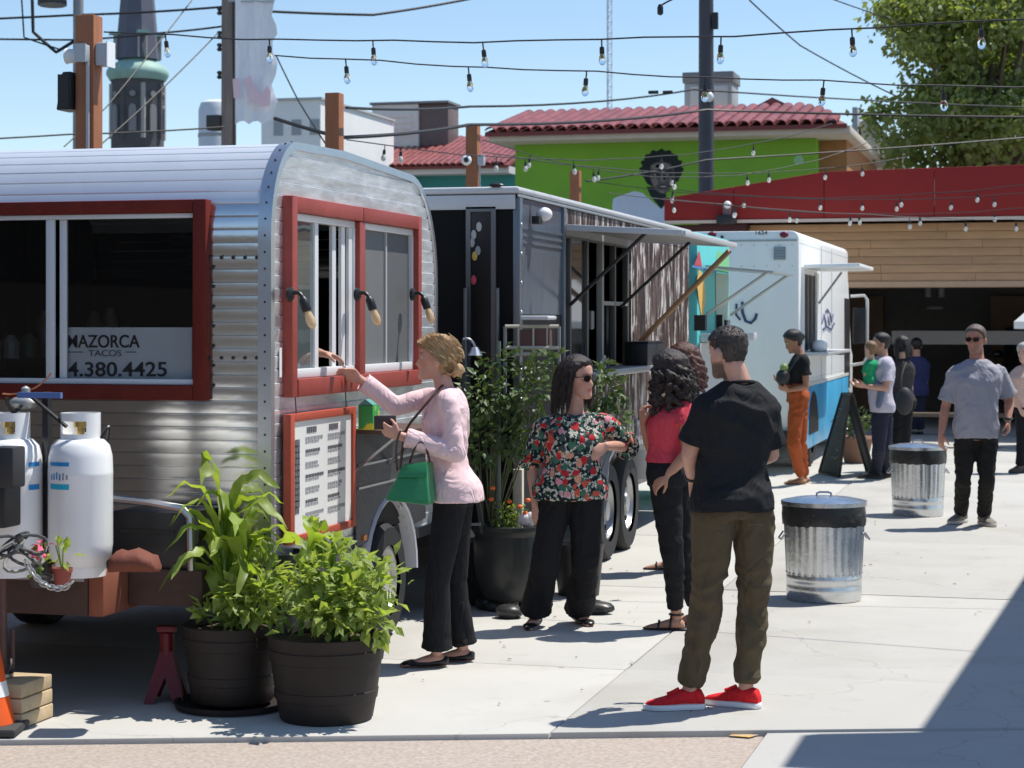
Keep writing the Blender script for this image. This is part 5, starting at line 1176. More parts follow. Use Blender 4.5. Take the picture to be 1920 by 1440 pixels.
# ================================================================== TRASH CANS
def trash_can(px, pyb, wpx, label):
    Z = FPX * CAM_H / (pyb - HORIZON) + .22; c = at(px, 700, Z); c.z = 0; r = wpx / 2 * Z / FPX * .985; H = .60
    t = thing('trash_can', label, 'trash can', c, 'galvanised trash cans in the yard')
    n = 120; rings = []
    zs = [(0, .88, 0), (.012, .90, 0), (.05, .902, 0), (.055, .909, 0), (.085, .909, 0), (.09, .902, 0), (.12, .905, 0), (.125, .912, 0), (.15, .912, 0), (.155, .905, 0), (.17, .907, .6), (.20, .91, 1), (H - .09, .962, 1), (H - .05, .966, 0), (H, .97, 0)]
    for z, f, fl in zs:
        ring = []
        for j in range(n):
            a = 2 * math.pi * j / n; ph = (j % 4) / 4
            o = (.0035 * fl) * (1 if (j % 4) in (0, 1) else -1)
            ring.append(c + Vector((math.cos(a) * (r * f + o), math.sin(a) * (r * f + o), z)))
        rings.append(ring)
    MB().loft(rings).build('body', galv, t, smooth=50)
    for z in (.178, .195):
        for k in range(0): pass
    dm = MB()
    for k in range(60):
        a = 2 * math.pi * k / 60; p = c + Vector((math.cos(a) * (r * .910 + .001), math.sin(a) * (r * .910 + .001), .172)); dm.ell(p, (.004, .004, .004), 6, 4)
    d_ = dm.build('crimp_beads', steel, t); tag(d_, kind='stuff')
    # bin bag folded over the rim
    r2 = random.Random(px); rings = []
    for i, (z, f) in enumerate(((H - .125, .975), (H - .13, 1.0), (H - .10, 1.012), (H - .06, 1.008), (H - .02, 1.0), (H + .004, .985))):
        rings.append([c + Vector((math.cos(2 * math.pi * j / 60) * (r * f + r2.uniform(-.004, .004)), math.sin(2 * math.pi * j / 60) * (r * f + r2.uniform(-.004, .004)), z + (r2.uniform(-.006, .006) if i < 2 else 0))) for j in range(60)])
    MB().loft(rings, caps=False).build('bin_bag', mat('black_bin_bag', (.02, .02, .02), rough=.3, bump=.5, bscale=25, var=.1), t, smooth=60)
    lid = MB().lathe([(r * 1.02, H - .01), (r * 1.035, H - .008), (r * 1.035, H + .018), (r * .97, H + .022), (r * .7, H + .036), (r * .35, H + .045), (.01, H + .047)], c, 48).build('lid', galv, t, smooth=40)
    h = [c + AX * x + UP * (H + z) for x, z in ((-.045, .042), (-.045, .062), (-.028, .07), (.028, .07), (.045, .062), (.045, .042))]
    MB().tube(h, .007, 8).build('handle', steel, lid)
    for sg in (-1, 1):
        q = c + AX * sg * (r * .955) + UP * (H - .2)
        MB().tube([q + FW * -.06 + UP * .02, q + FW * -.05 + AX * sg * .03 - UP * .02, q + FW * .05 + AX * sg * .03 - UP * .02, q + FW * .06 + UP * .02], .006, 6).build('side_handle', steel, t)
trash_can(1545, 1132, 157, 'nearer galvanised trash can standing right of the man in red shoes')
trash_can(1721, 970, 106, 'farther galvanised trash can left of the man in the grey shirt')
# ================================================================== PLANTS
def ribbon(path, w, fold=.25, side=None):
    """leaf blade along a path: folded strip with taper"""
    P = [Vector(p) for p in path]; n = len(P); vs = []
    for i, p in enumerate(P):
        t = (P[min(i + 1, n - 1)] - P[max(i - 1, 0)]).normalized()
        s = t.cross(UP); s = s.normalized() if s.length > .05 else Vector((1, 0, 0))
        if side is not None: s = (Quaternion(t, side) @ s)
        f = i / (n - 1); ww = w * (math.sin(math.pi * min(1, f * .82 + .13)) ** .8) * (1 if f < .98 else .15)
        nrm = s.cross(t)
        vs += [p - s * ww + nrm * ww * fold, p, p + s * ww + nrm * ww * fold]
    fs = []
    for i in range(n - 1):
        for k in (0, 1): fs.append([i * 3 + k, i * 3 + k + 1, (i + 1) * 3 + k + 1, (i + 1) * 3 + k])
    return MB().add(vs, fs)
def leaf_cloud(mb, c, rad, n, size, r_, flat=.4, asp=.55):
    for _ in range(n):
        d = Vector((r_.gauss(0, .5) * rad[0], r_.gauss(0, .5) * rad[1], r_.gauss(0, .5) * rad[2])); p = Vector(c) + d
        out = d.normalized() if d.length > 1e-4 else UP
        ax = (out + Vector((r_.uniform(-.7, .7), r_.uniform(-.7, .7), r_.uniform(-.6, .5)))).normalized()
        nm = (UP * 1.0 + Vector((r_.uniform(-.8, .8), r_.uniform(-.8, .8), 0))).normalized(); sd = ax.cross(nm)
        if sd.length < .05: continue
        sd.normalize(); nm = sd.cross(ax); s = size * r_.uniform(.6, 1.3); w = s * asp
        a = p; b = p + ax * s * .5; e = p + ax * s - nm * s * .18
        k = len(mb.v)
        mb.add([a, b - sd * w * .5 + nm * s * .06, b - nm * s * .02, b + sd * w * .5 + nm * s * .06, e], [[0, 1, 2], [0, 2, 3], [1, 4, 2], [2, 4, 3]])
cornl = leafmat('corn_leaf', (.22, .33, .05), (.36, .44, .10), trans=.45, rv=.28, vscale=5)
herb = leafmat('garden_herb_leaf', (.20, .29, .065), (.38, .45, .15), trans=.45, rv=0, vscale=24)
herb2 = leafmat('glossy_citrus_leaf', (.05, .10, .03), (.14, .19, .07), trans=.2, rv=0, vscale=24)
stemg = mat('green_stem', (.20, .32, .07), rough=.5, var=.2)
potbr = mat('dark_brown_barrel', (.032, .025, .022), rough=.6, spec=.3, var=.2, vscale=8, bump=.15, bscale=30)
soil = mat('potting_soil', (.07, .048, .036), rough=.95, var=.3, vscale=30, bump=.6, bscale=60)
def barrel(c, rt, rb, H, label, name='barrel_planter'):
    t = thing(name, label, 'planter', c)
    prof = [(rb * .96, 0), (rb, .01), (rb + (rt - rb) * .28, H * .25), (rb + (rt - rb) * .30 + .004, H * .26), (rb + (rt - rb) * .40 + .004, H * .36), (rb + (rt - rb) * .40, H * .37), (rb + (rt - rb) * .74, H * .70), (rb + (rt - rb) * .76 + .005, H * .71), (rb + (rt - rb) * .88 + .005, H * .84), (rb + (rt - rb) * .88, H * .85), (rt, H * .97), (rt + .004, H), (rt - .016, H + .002), (rt - .022, H * .93)]
    MB().lathe(prof, c, 48, cap=False).build('barrel', potbr, t, smooth=30)
    MB().lathe([(rb * .95, .002), (.001, .003)], c, 24, cap=False).build('bottom', potbr, t)
    s_ = MB(); rings = []; r2 = random.Random(int(c.x * 100))
    for f in (.94, .7, .4, .12): rings.append([c + Vector((math.cos(2 * math.pi * j / 24) * rt * f, math.sin(2 * math.pi * j / 24) * rt * f, H * .90 + r2.uniform(-.008, .012) + (1 - f) * .02)) for j in range(24)])
    s_.loft(rings).build('soil', soil, t)
    return t
def corn(base, H, nl, seed, label, sp=1.0, parts=None, lw=.028):
    r_ = random.Random(seed); t = thing('corn_plant', label, 'corn plant', base, 'young corn in the barrel planters')
    lean = Vector((r_.uniform(-.05, .05), r_.uniform(-.05, .05), 0)); st_ = [base + lean * (i / 8) ** 2 + UP * H * .78 * i / 8 for i in range(9)]
    MB().tube(st_, [.014 - .0011 * i for i in range(9)], 8).build('stalk', stemg, t)
    for i in range(nl):
        f = .12 + .86 * i / (nl - 1); o = st_[0].lerp(st_[8], f); az = i * 2.5 + r_.uniform(-.6, .6) + seed
        L = H * r_.uniform(.42, .62) * (1.05 - .35 * f) * sp; d = Vector((math.cos(az), math.sin(az), 0)); rise = L * (.62 + .55 * f) * r_.uniform(.85, 1.2)
        drop = L * r_.uniform(.15, .75) * (1.15 - f)
        P = bez(o, o + d * L * .30 + UP * rise * 1.35, o + d * L * .95 + UP * (rise * .75 - drop), 11)
        P = [p + Vector((0, 0, .012 * math.sin(q * 1.9 + i))) + d.cross(UP) * (.014 * math.sin(q * 1.3 + i * 2)) * (q / 11) for q, p in enumerate(P)]
        ribbon(P, lw * r_.uniform(.85, 1.3), .30, side=r_.uniform(-.9, .9)).build('leaf', cornl, t, recalc=False, smooth=80)
    return t
pc1 = at(612, 600, 8.80); pc1.z = 0; barrel(pc1, .258, .205, .37, 'dark brown barrel planter in front, overflowing with green leaves')
pc2 = at(436, 600, 9.06); pc2.z = .03; bp2 = barrel(pc2, .222, .185, .345, 'dark barrel planter on a saucer beside the red jack stand')
sa = pc2.copy(); sa.z = 0
single('plant_saucer', MB().lathe([(.23, 0), (.255, .004), (.265, .03), (.25, .03), (.24, .01), (.01, .01)], sa, 40), potbr, 'round dark saucer under the left barrel planter', 'saucer', origin=sa)
s1 = pc2 + UP * .31
corn(s1 + Vector((-.02, -.03, 0)), .64, 15, 1, 'tallest corn stalk with arching leaves in the left barrel', 1.1, lw=.029)
corn(s1 + Vector((.06, .05, 0)), .54, 12, 4, 'second corn stalk right of the tallest one in the left barrel', 1.0)
corn(s1 + Vector((-.07, .04, 0)), .46, 10, 9, 'shorter corn stalk with drooping left leaves in the left barrel', 1.35, lw=.024)
s2 = pc1 + UP * .33
corn(s2 + Vector((-.14, .05, 0)), .50, 12, 2, 'corn stalk at the left rim of the front barrel planter', .75, lw=.034)
corn(s2 + Vector((-.04, .08, 0)), .44, 11, 6, 'corn stalk rising through the herbs of the front barrel', .75, lw=.032)
def bush(name, label, base, clouds, size, m, seed, stems=12, cat='plant', asp=.55, stemm=None):
    r_ = random.Random(seed); t = thing(name, label, cat, base); mb = MB(); sm = MB()
    for (c, rad, n) in clouds:
        leaf_cloud(mb, c, rad, n, size, r_, asp=asp)
        for _ in range(max(2, stems // len(clouds))):
            e = Vector(c) + Vector((r_.uniform(-.6, .6) * rad[0], r_.uniform(-.6, .6) * rad[1], r_.uniform(-.3, .8) * rad[2]))
            b_ = Vector(base) + Vector((r_.uniform(-.03, .03), r_.uniform(-.03, .03), 0)); sm.tube(bez(b_, (b_ + e) / 2 + UP * .04, e, 5), [.006, .005, .0045, .004, .003, .002], 5)
    f = mb.build('foliage', m, t, recalc=False, smooth=0); tag(f, kind='stuff'); s_ = sm.build('stems', stemm or stemg, t); tag(s_, kind='stuff'); return t
bush('pepper_plant', 'bushy light green pepper plant filling the front barrel', s2 + Vector((.06, -.02, 0)),
     [(at(640, 1120, 8.70), (.15, .13, .09), 193), (at(690, 1100, 8.78), (.11, .12, .10), 155), (at(605, 1150, 8.62), (.13, .08, .06), 103), (at(700, 1165, 8.66), (.07, .09, .09), 103), (at(630, 1060, 8.85), (.12, .12, .10), 116), (at(575, 1090, 8.7), (.08, .1, .09), 77)], .072, herb, 5, 40, asp=.55)
bush('bean_plant', 'low leafy bean seedlings at the foot of the left corn', s1 + Vector((.08, -.04, 0)),
     [(at(490, 1130, 8.95), (.10, .10, .10), 142), (at(440, 1120, 8.95), (.10, .09, .07), 77), (at(500, 1080, 9.1), (.08, .08, .09), 90), (at(385, 1150, 8.95), (.06, .06, .04), 31)], .066, herb, 8, 24, asp=.58)
bk = at(525, 600, 9.5); bk.z = 0
bo = thing('black_bucket', 'black round bucket standing behind the barrel planters', 'bucket', bk)
MB().lathe([(.13, 0), (.15, .62), (.158, .625), (.158, .65), (.14, .652), (.135, .60), (.01, .60)], bk, 28).build('shell', black, bo)
# orange-red canvas bag on the deck
ob = at(252, 1072, 8.62); obt = thing('canvas_bag', 'faded red canvas bag tucked beside the gas cylinder', 'bag', ob)
mb = MB(); 
for k in range(9):
    pass
rg = []
for i, (px, zt_) in enumerate(((206, 1058), (211, 1040), (224, 1030), (240, 1034), (256, 1028), (274, 1036), (290, 1042), (299, 1060))):
    b_ = at(px, 1070, 8.60); tp_ = at(px, zt_, 8.60); h_ = tp_.z - b_.z
    rg.append([b_ + FW * (.10 * math.cos(a)) * (.6 if i in (0, 7) else 1) + UP * (h_ * (.5 + .5 * math.copysign(abs(math.sin(a)) ** (.6 if math.sin(a) > 0 else .35), math.sin(a))) + .004 * math.sin(a * 5 + i * 2)) for a in [2 * math.pi * j / 12 for j in range(12)]])
mb.loft(rg).build('body', mat('faded_red_canvas', (.17, .05, .03), rough=.8, var=.15, vscale=14, bump=.4, bscale=30), obt, smooth=70)
# small flower pots on the deck
def flowerpot(px, pyb, Z, r, H, label, m, seed, flower=None):
    c = at(px, pyb, Z); c.z = DZ1 + .002; t = thing('flower_pot', label, 'flower pot', c, 'little flower pots on the trailer tongue'); r2 = random.Random(seed)
    MB().lathe([(r * .66, 0), (r * .92, H * .78), (r, H * .79), (r * 1.02, H), (r * .9, H), (r * .85, H * .86), (.002, H * .86)], c, 24).build('pot', m, t, smooth=30)
    mb = MB(); leaf_cloud(mb, c + UP * (H + .05), (.06, .05, .05), 16, .05, r2, asp=.5); f = mb.build('foliage', cornl, t, recalc=False, smooth=0); tag(f, kind='stuff')
    for k in range(3):
        e = c + Vector((r2.uniform(-.04, .04), r2.uniform(-.03, .03), H + r2.uniform(.07, .13))); MB().tube([c + UP * H * .8, e], .003, 5).build('stem', stemg, t)
        if flower: MB().ell(e, (.016, .016, .013), 8, 6).build('bloom', flower, t)
    return c
flowerpot(117, 1065, 8.35, .042, .078, 'terracotta red pot with seedling before the gas cylinder', mat('terracotta', (.30, .075, .055), rough=.75, var=.12), 3)
flowerpot(75, 1060, 8.33, .05, .05, 'dark pot with pink flower and pale leaves on the deck', mat('dark_pot', (.05, .045, .045), rough=.6), 6, mat('pink_petal', (.75, .12, .22), rough=.6))
pkp = at(78, 1022, 8.28); pt = thing('pink_ribbon', 'bright pink wrapper beside the small dark flower pot', 'wrapper', pkp)
mb = MB(); leaf_cloud(mb, pkp, (.025, .015, .015), 10, .045, random.Random(2), asp=.8); mb.build('wrapper', mat('pink_petal'), pt, recalc=False)
# chain hanging from the deck
ch = thing('safety_chain', 'steel safety chain looping down over the tongue deck', 'chain', at(90, 1090, 8.08)); cm = mat('zinc_chain', (.50, .50, .48), rough=.4, metal=.9)
cp = [at(px, py, 8.07) for px, py in ((52, 1060), (60, 1072), (70, 1084), (82, 1095), (96, 1101), (110, 1103), (124, 1100), (138, 1090))]
for i in range(len(cp) * 2 - 2):
    f = i / 2; a_ = cp[int(f)].lerp(cp[min(int(f) + 1, len(cp) - 1)], f - int(f)); d = (cp[min(int(f) + 1, len(cp) - 1)] - cp[int(f)]).normalized()
    s_ = d.orthogonal().normalized(); s_ = Quaternion(d, (i % 2) * math.pi / 2 + .6) @ s_
    MB().tube([a_ + d * .018 * math.cos(t_) + s_ * .010 * math.sin(t_) for t_ in [2 * math.pi * j / 12 for j in range(12)]], .0035, 6, closed=True).build('link', cm, ch)
gr = thing('coiled_cable', 'grey tangle of coiled cable and vines on the tongue deck', 'cable', at(30, 1040, 8.2)); r2 = random.Random(4)
for k in range(7):
    c = at(8 + k * 9, 1035 + r2.uniform(-22, 22), 8.2 + r2.uniform(-.05, .1))
    MB().tube([c + AX * .06 * math.cos(t_) + UP * .04 * math.sin(t_ + k) + FW * .03 * math.sin(t_ * 2) for t_ in [2 * math.pi * j / 14 for j in range(14)]], .007, 6, closed=True).build('coil', mat('grey_cable_%d' % (k % 2), ((.07, .07, .07), (.22, .22, .20))[k % 2], rough=.6), gr)
# tongue jack, wood block, cone
jk = thing('tongue_jack', 'rusty brown tongue jack post standing on a wood block', 'jack', at(4, 1295, 8.75))
jc = at(4, 600, 8.72)
MB().tube([(jc.x, jc.y, .21), (jc.x, jc.y, .62)], .022, 12).build('outer_tube', mat('brown_tube', (.12, .06, .05), rough=.5, var=.3, vscale=20), jk); MB().tube([(jc.x + .045, jc.y + .01, .23), (jc.x + .045, jc.y + .01, .40)], .010, 8).build('inner_rod', mat('brown_tube'), jk)
MB().lathe([(.05, .196), (.05, .21), (.02, .225)], (jc.x, jc.y, 0), 16).build('foot', steel, jk)
MB().tube(bez((jc.x + .03, jc.y, .22), (jc.x + .06, jc.y - .02, .24), (jc.x + .055, jc.y - .02, .28), 5), .004, 5).build('pin', steel, jk)
wbk = at(10, 600, 8.72); block = thing('wood_block', 'stack of pale lumber blocks under the tongue jack', 'block', (wbk.x, wbk.y, 0))
xe = at(58, 1340, 8.62).x
for k in range(3): MB().mm((xe - .36 + k * .004, wbk.y - .14 + .003 * k, .003 + k * .064), (xe - k * .003, wbk.y + .14, .062 + k * .064)).build('lumber_piece', mat('block_pine', (.55, .42, .26), rough=.7, var=.2, vscale=6, stretch=(1, 5, 5), rv=.1), block, bevel=.005)
ctr_ = at(-22, 600, 8.50); cn = thing('traffic_cone', 'orange traffic cone with black base cut by the left edge', 'cone', (ctr_.x, ctr_.y, 0))
MB().box((ctr_.x, ctr_.y, .02), (.30, .28, .038), rz=YAW).build('base', mat('cone_base', (.05, .05, .052), rough=.7), cn, bevel=.015)
MB().lathe([(.112, .04), (.085, .16), (.03, .45), (.022, .46)], (ctr_.x, ctr_.y, 0), 28).build('cone_body', mat('cone_orange', (.85, .12, .02), rough=.5, var=.1), cn); MB().lathe([(.088, .155), (.068, .245)], (ctr_.x, ctr_.y, 0), 28, cap=False).build('reflective_band', white, cn)
# red jack stand
jq = at(313, 600, 9.2); js = thing('jack_stand', 'dark red steel jack stand in the shade under the trailer', 'jack stand', (jq.x, jq.y, 0)); jr = mat('jack_red', (.15, .008, .013), rough=.4, var=.2, vscale=15)
h0 = .23
for k in range(4):
    a_ = YAW + R(45 + 90 * k); d = Vector((math.cos(a_), math.sin(a_), 0)); dn = Vector((math.cos(a_ + R(90)), math.sin(a_ + R(90)), 0))
    b0_ = jq + d * .13 - UP * jq.z; b1_ = jq + dn * .13 - UP * jq.z; t0_ = jq + d * .04 + UP * (h0 - jq.z); t1_ = jq + dn * .04 + UP * (h0 - jq.z)
    m0 = (b0_ + b1_) / 2 * .5 + (b0_) * .5; m1 = (b0_ + b1_) / 2 * .5 + b1_ * .5; mt = (t0_ + t1_) / 2 * .5 + (b0_ + b1_) / 2 * .5
    MB().add([b0_, m0, mt, t0_], [[0, 1, 2, 3]]).add([b1_, m1, mt, t1_], [[3, 2, 1, 0]]).add([t0_, t1_, mt], [[0, 1, 2]]).build('leg_plate', jr, js)
MB().lathe([(.034, h0 - .02), (.034, h0 + .08), (.03, h0 + .085)], (jq.x, jq.y, 0), 14).build('column', jr, js)
MB().box((jq.x, jq.y, h0 + .10), (.09, .05, .03), rz=YAW).build('saddle', jr, js, bevel=.006)
# menu board
by0, by1 = onX(541, 900, XS + .05).y, onX(664, 900, XS + .05).y; bz1, bz0 = onX(600, 771, XS + .07).z, onX(600, 1008, XS + .07).z
mbd = thing('menu_board', 'red framed white menu board hung on the trailer side', 'menu board', (XS + .06, (by0 + by1) / 2, bz0))
x0, x1 = XS + .022, XS + .062
for (a, b) in (((x0, by0, bz0), (x1, by0 + .055, bz1)), ((x0, by1 - .045, bz0), (x1, by1, bz1)), ((x0, by0 + .0555, bz0), (x1, by1 - .0455, bz0 + .038)), ((x0, by0 + .0555, bz1 - .038), (x1, by1 - .0455, bz1))): MB().mm(a, b).build('frame_board', mat('menu_red_wood', (.42, .075, .04), rough=.5, var=.18, vscale=8, bump=.2, bscale=70, rv=.06), mbd, bevel=.004)
MB().mm((x0 + .005, by0 + .0555, bz0 + .0385), (x1 - .012, by1 - .0455, bz1 - .0385)).build('panel', mat('menu_white', (.80, .79, .75), rough=.35, var=.03), mbd)
mk = mat('menu_ink', (.12, .12, .13), rough=.6); mk2 = mat('menu_ink_pale', (.34, .34, .35), rough=.6)
def mrow(f0, f1, v, hgt, m):
    y0_ = by0 + .06 + (by1 - by0 - .11) * f0; y1_ = by0 + .06 + (by1 - by0 - .11) * f1; z_ = bz1 - .045 - (bz1 - bz0 - .09) * v; r2 = random.Random(int(v * 1000 + f0 * 77)); y = y0_
    mb = MB()
    while y < y1_ - .008:
        w = r2.uniform(.012, .04); mb.mm((x1 - .011, y, z_ - hgt), (x1 - .0095, min(y1_, y + w), z_)); y += w + .009
    o = mb.build('print_line', m, mbd); o['kind'] = 'stuff'
for f0 in (.22, .60):
    mrow(f0, f0 + .16, .05, .03, mk)
    for k in range(7): mrow(f0 - .02, f0 + .28 - .05 * (k % 3), .14 + k * .115, .016, mk if k % 2 else mk2); mrow(f0 - .02, f0 + .2, .18 + k * .115, .008, mk2)
for k in range(12): mrow(.03, .10, .15 + k * .055, .035, mk)
for y in (by0 + .10, by1 - .12): MB().tube([(XS + .05, y, bz1), (XS + .045, y, SZ0)], .003, 5).build('hanging_cord', black, mbd)
# ================================================================== POTS NEAR THE BLACK TRAILER
gp = at(957, 600, 12.12); gp.z = .06; gl_ = thing('glazed_pot', 'large black glazed pot on small feet behind the floral blouse woman', 'pot', (gp.x, gp.y, 0)); glz = mat('black_glaze', (.03, .034, .033), rough=.42, coat=.1, var=.3, vscale=3)
MB().lathe([(.15, 0), (.17, .02), (.205, .12), (.222, .24), (.222, .34), (.215, .39), (.238, .425), (.248, .43), (.248, .452), (.22, .455), (.20, .40), (.001, .39)], gp, 40).build('shell', glz, gl_, smooth=40)
for k in range(4): a_ = YAW + R(45 + 90 * k); MB().ell((gp.x + .14 * math.cos(a_), gp.y + .14 * math.sin(a_), .03), (.055, .055, .03), 12, 8).build('foot', glz, gl_)
MB().lathe([(.198, .395), (.001, .41)], gp, 24, cap=False).build('soil', soil, gl_)
so_ = gp + UP * .4
marig = bush('marigold_plant', 'small marigold plant with orange blooms in the glazed pot', so_, [(at(945, 965, 12.05), (.07, .06, .07), 90), (at(970, 965, 12.0), (.06, .06, .05), 60)], .035, herb, 11, 14, asp=.4)
om = mat('orange_petal', (.85, .17, .03), rough=.6)
for px, py in ((921, 936), (990, 938), (985, 962), (924, 915), (955, 940), (975, 950)): MB().ell(at(px, py, 11.95), (.017, .017, .013), 8, 6).build('bloom', om, marig)
pl_ = at(985, 975, 11.95); single('plastic_wrap', MB().ell(pl_, (.045, .03, .04), 12, 8).ell(pl_ + AX * .03, (.03, .03, .05), 10, 7), mat('crumpled_white', (.72, .70, .74), rough=.5, bump=.6, bscale=30), 'crumpled white wrapper lying in the glazed pot', 'wrapper')
cb_ = at(920, 600, 12.35); cb_.z = 0
cpot = thing('nursery_pot', 'black nursery pot of the citrus bush beside the trailer', 'pot', cb_); MB().lathe([(.15, 0), (.19, .36), (.20, .365), (.20, .39), (.18, .39), (.17, .34), (.001, .34)], cb_, 28).build('shell', black, cpot)
cit = bush('citrus_bush', 'dense dark green citrus bush between pink blazer and floral blouse', cb_ + UP * .34,
     [(at(900, 745, 12.0), (.13, .13, .15), 146), (at(950, 730, 12.05), (.13, .13, .15), 146), (at(1000, 735, 12.0), (.12, .13, .14), 112), (at(895, 830, 12.0), (.11, .12, .15), 135), (at(945, 815, 12.1), (.12, .12, .16), 146), (at(1000, 695, 12.1), (.10, .10, .08), 67), (at(990, 800, 12.15), (.09, .10, .14), 90), (at(930, 675, 12.15), (.09, .08, .06), 33), (at(1035, 690, 12.1), (.06, .06, .09), 39)], .066, herb2, 21, 14, asp=.5, stemm=mat('grey_green_stem', (.14, .15, .09), rough=.7))
MB().tube([at(935, 990, 12.1), at(935, 640, 12.1)], .014, 8).build('stake', mat('grey_stake', (.16, .19, .16), rough=.7), cit)
for px, py in ((946, 720), (1000, 770), (890, 700), (985, 690), (1010, 710)): MB().ell(at(px, py, 11.85), (.008, .006, .008), 6, 5).build('blossom', white, cit)
wpst = single('white_post', MB().mm((at(970, 990, 12.3).x - .03, at(970, 990, 12.3).y, 0), (at(970, 990, 12.3).x + .03, at(970, 990, 12.3).y + .05, at(970, 880, 12.3).z)), mat('cream_post', (.60, .55, .46), rough=.7, var=.15), 'short cream painted post behind the floral blouse woman', 'post', bevel=.005)
b3 = at(1085, 600, 12.75); b3.z = 0
np2 = thing('nursery_pot', 'second black nursery pot hidden behind the floral blouse woman', 'pot', b3); MB().lathe([(.13, 0), (.16, .30), (.17, .33), (.15, .33), (.14, .28), (.001, .28)], b3, 24).build('shell', black, np2)
bush('citrus_bush', 'smaller citrus bush right of the floral blouse woman', b3 + UP * .28, [(at(1138, 735, 12.75), (.09, .1, .12), 90), (at(1150, 785, 12.75), (.09, .1, .10), 80), (at(1125, 700, 12.75), (.07, .07, .06), 40), (at(1110, 800, 12.75), (.09, .09, .12), 60)], .075, herb2, 31, 16, asp=.5, stemm=mat('grey_green_stem'))
# metal display rack with wood slats at the trailer corner
rk = thing('wire_rack', 'pale metal rack with two shelves at the black trailer corner', 'rack', at(1000, 1000, 12.3)); rkm = mat('rack_cream', (.52, .48, .40), rough=.5)
for px in (947, 1048): MB().tube([at(px, 612, 12.26), at(px, 800, 12.26)], .012, 8).build('upright', mat('rack_grey', (.30, .30, .29), rough=.4, metal=.5), rk)
for py in (612, 652, 664): MB().tube([at(947, py, 12.25), at(1048, py, 12.25)], .011, 8).build('crossbar', rkm, rk)
for px in (972, 1000, 1026): MB().tube([at(px, 612, 12.26), at(px, 652, 12.26)], .007, 6).build('slat', rkm, rk)
MB().mm(at(975, 650, 12.3), at(1035, 618, 12.3) + FW * .01).build('card', mat('rack_card', (.16, .08, .075), rough=.6), rk)
MB().mm(at(975, 600, 12.24) - FW * .05, at(1045, 592, 12.24) + FW * .12).build('tray', mat('tray_white', (.62, .62, .64), rough=.4), rk, bevel=.01)
gnk = thing('desk_lamp', 'thin grey gooseneck lamp near the black trailer door', 'lamp', at(882, 690, 11.9))
MB().tube(bez(at(868, 636, 11.9), at(885, 630, 11.9), at(892, 655, 11.9), 8), .008, 6).build('neck', steel, gnk); MB().lathe([(.02, .03), (.05, -.02)], at(890, 660, 11.9), 14).build('shade', steel, gnk)
MB().tube([at(868, 636, 11.9), at(868, 1000, 11.9)], .008, 6).build('stand', blackm, gnk)
tri = thing('tripod_stand', 'black folding stand leaning beside the pink blazer woman', 'stand', at(900, 1060, 12.0)); MB().bar(at(886, 870, 12), at(905, 1000, 11.95), .03, .02).build('strut', mat('dark_strut', (.05, .05, .052), rough=.5), tri); MB().bar(at(860, 983, 11.9), at(902, 983, 11.9), .02, .015).build('foot_bar', mat('dull_steel'), tri)
# dark weights on the ground near the pot
for px, py, w_, lab in ((920, 1142, .10, 'dark rounded rock left of the glazed pot foot'), (955, 1158, .085, 'dark rounded rock before the glazed pot'), (1112, 1150, .13, 'black rubber base weight right of the floral blouse woman')):
    c = gnd(px, py); o = MB(); o.ell(c + UP * .035, (w_, .08, .045), 14, 9); r2 = random.Random(px)
    for v in o.v: v += Vector((r2.uniform(-.006, .006), r2.uniform(-.006, .006), r2.uniform(-.004, .004)))
    single('ground_weight', o, mat('wet_black_stone', (.035, .034, .034), rough=.4, var=.3, vscale=12), lab, 'weight', 'weights and rocks by the glazed pot')
# ================================================================== SANDWICH BOARD, PLANTER BY TRUCK
ab = thing('sandwich_board', 'black chalkboard sandwich board beside the blue and white truck', 'sandwich board', gnd(1585, 892)); bf = mat('board_black_frame', (.02, .02, .02), rough=.5); cbm = mat('chalkboard', (.055, .058, .055), rough=.85, var=.25, vscale=6)
def leaf_panel(T0, T1, B0, B1, face):
    n = ((T1 - T0).cross(B0 - T0)).normalized() * .02
    for a, b in ((T0, T1), (B0, B1), (T0, B0), (T1, B1)): MB().bar(a, b, .035, .025).build('frame_rail', bf, ab)
    MB().prism([T0, T1, B1, B0], n * .3).build('panel', face, ab)
T0, T1 = at(1580, 738, 22.25), at(1592, 738, 21.75); B0, B1 = gnd(1537, 886, .01), gnd(1573, 894, .01)
leaf_panel(T0, T1, B0, B1, cbm)
T2, T3 = T0 + Vector((.03, .02, 0)), T1 + Vector((.03, .02, 0)); B2, B3 = gnd(1626, 884, .01), gnd(1638, 889, .01)
leaf_panel(T2, T3, B2, B3, cbm)
ckm = mat('chalk', (.30, .30, .28), rough=.9); r2 = random.Random(5)
nn = ((T1 - T0).cross(B0 - T0)).normalized()
if nn.dot(Vector((0, 0, CAM_H)) - T0) < 0: nn = -nn
for k in range(7):
    f = .18 + k * .1; a = T0.lerp(B0, f); b = T1.lerp(B1, f); P = [a.lerp(b, .2 + .6 * i / 8) + nn * .009 + (B0 - T0).normalized() * r2.uniform(-.02, .02) for i in range(9)]
    MB().tube(P, .005, 4).build('chalk_stroke', ckm, ab)
tp_ = gnd(1605, 868); tpt = thing('terracotta_planter', 'brown planter with green plant behind the sandwich board', 'planter', tp_)
MB().lathe([(.14, 0), (.20, .28), (.215, .30), (.2, .33), (.18, .33), (.001, .3)], tp_, 24).build('pot', mat('brown_clay', (.24, .13, .085), rough=.75, var=.15), tpt)
mb = MB(); leaf_cloud(mb, tp_ + UP * .48, (.16, .14, .14), 120, .09, random.Random(9)); f = mb.build('foliage', herb2, tpt, recalc=False, smooth=0); tag(f, kind='stuff')
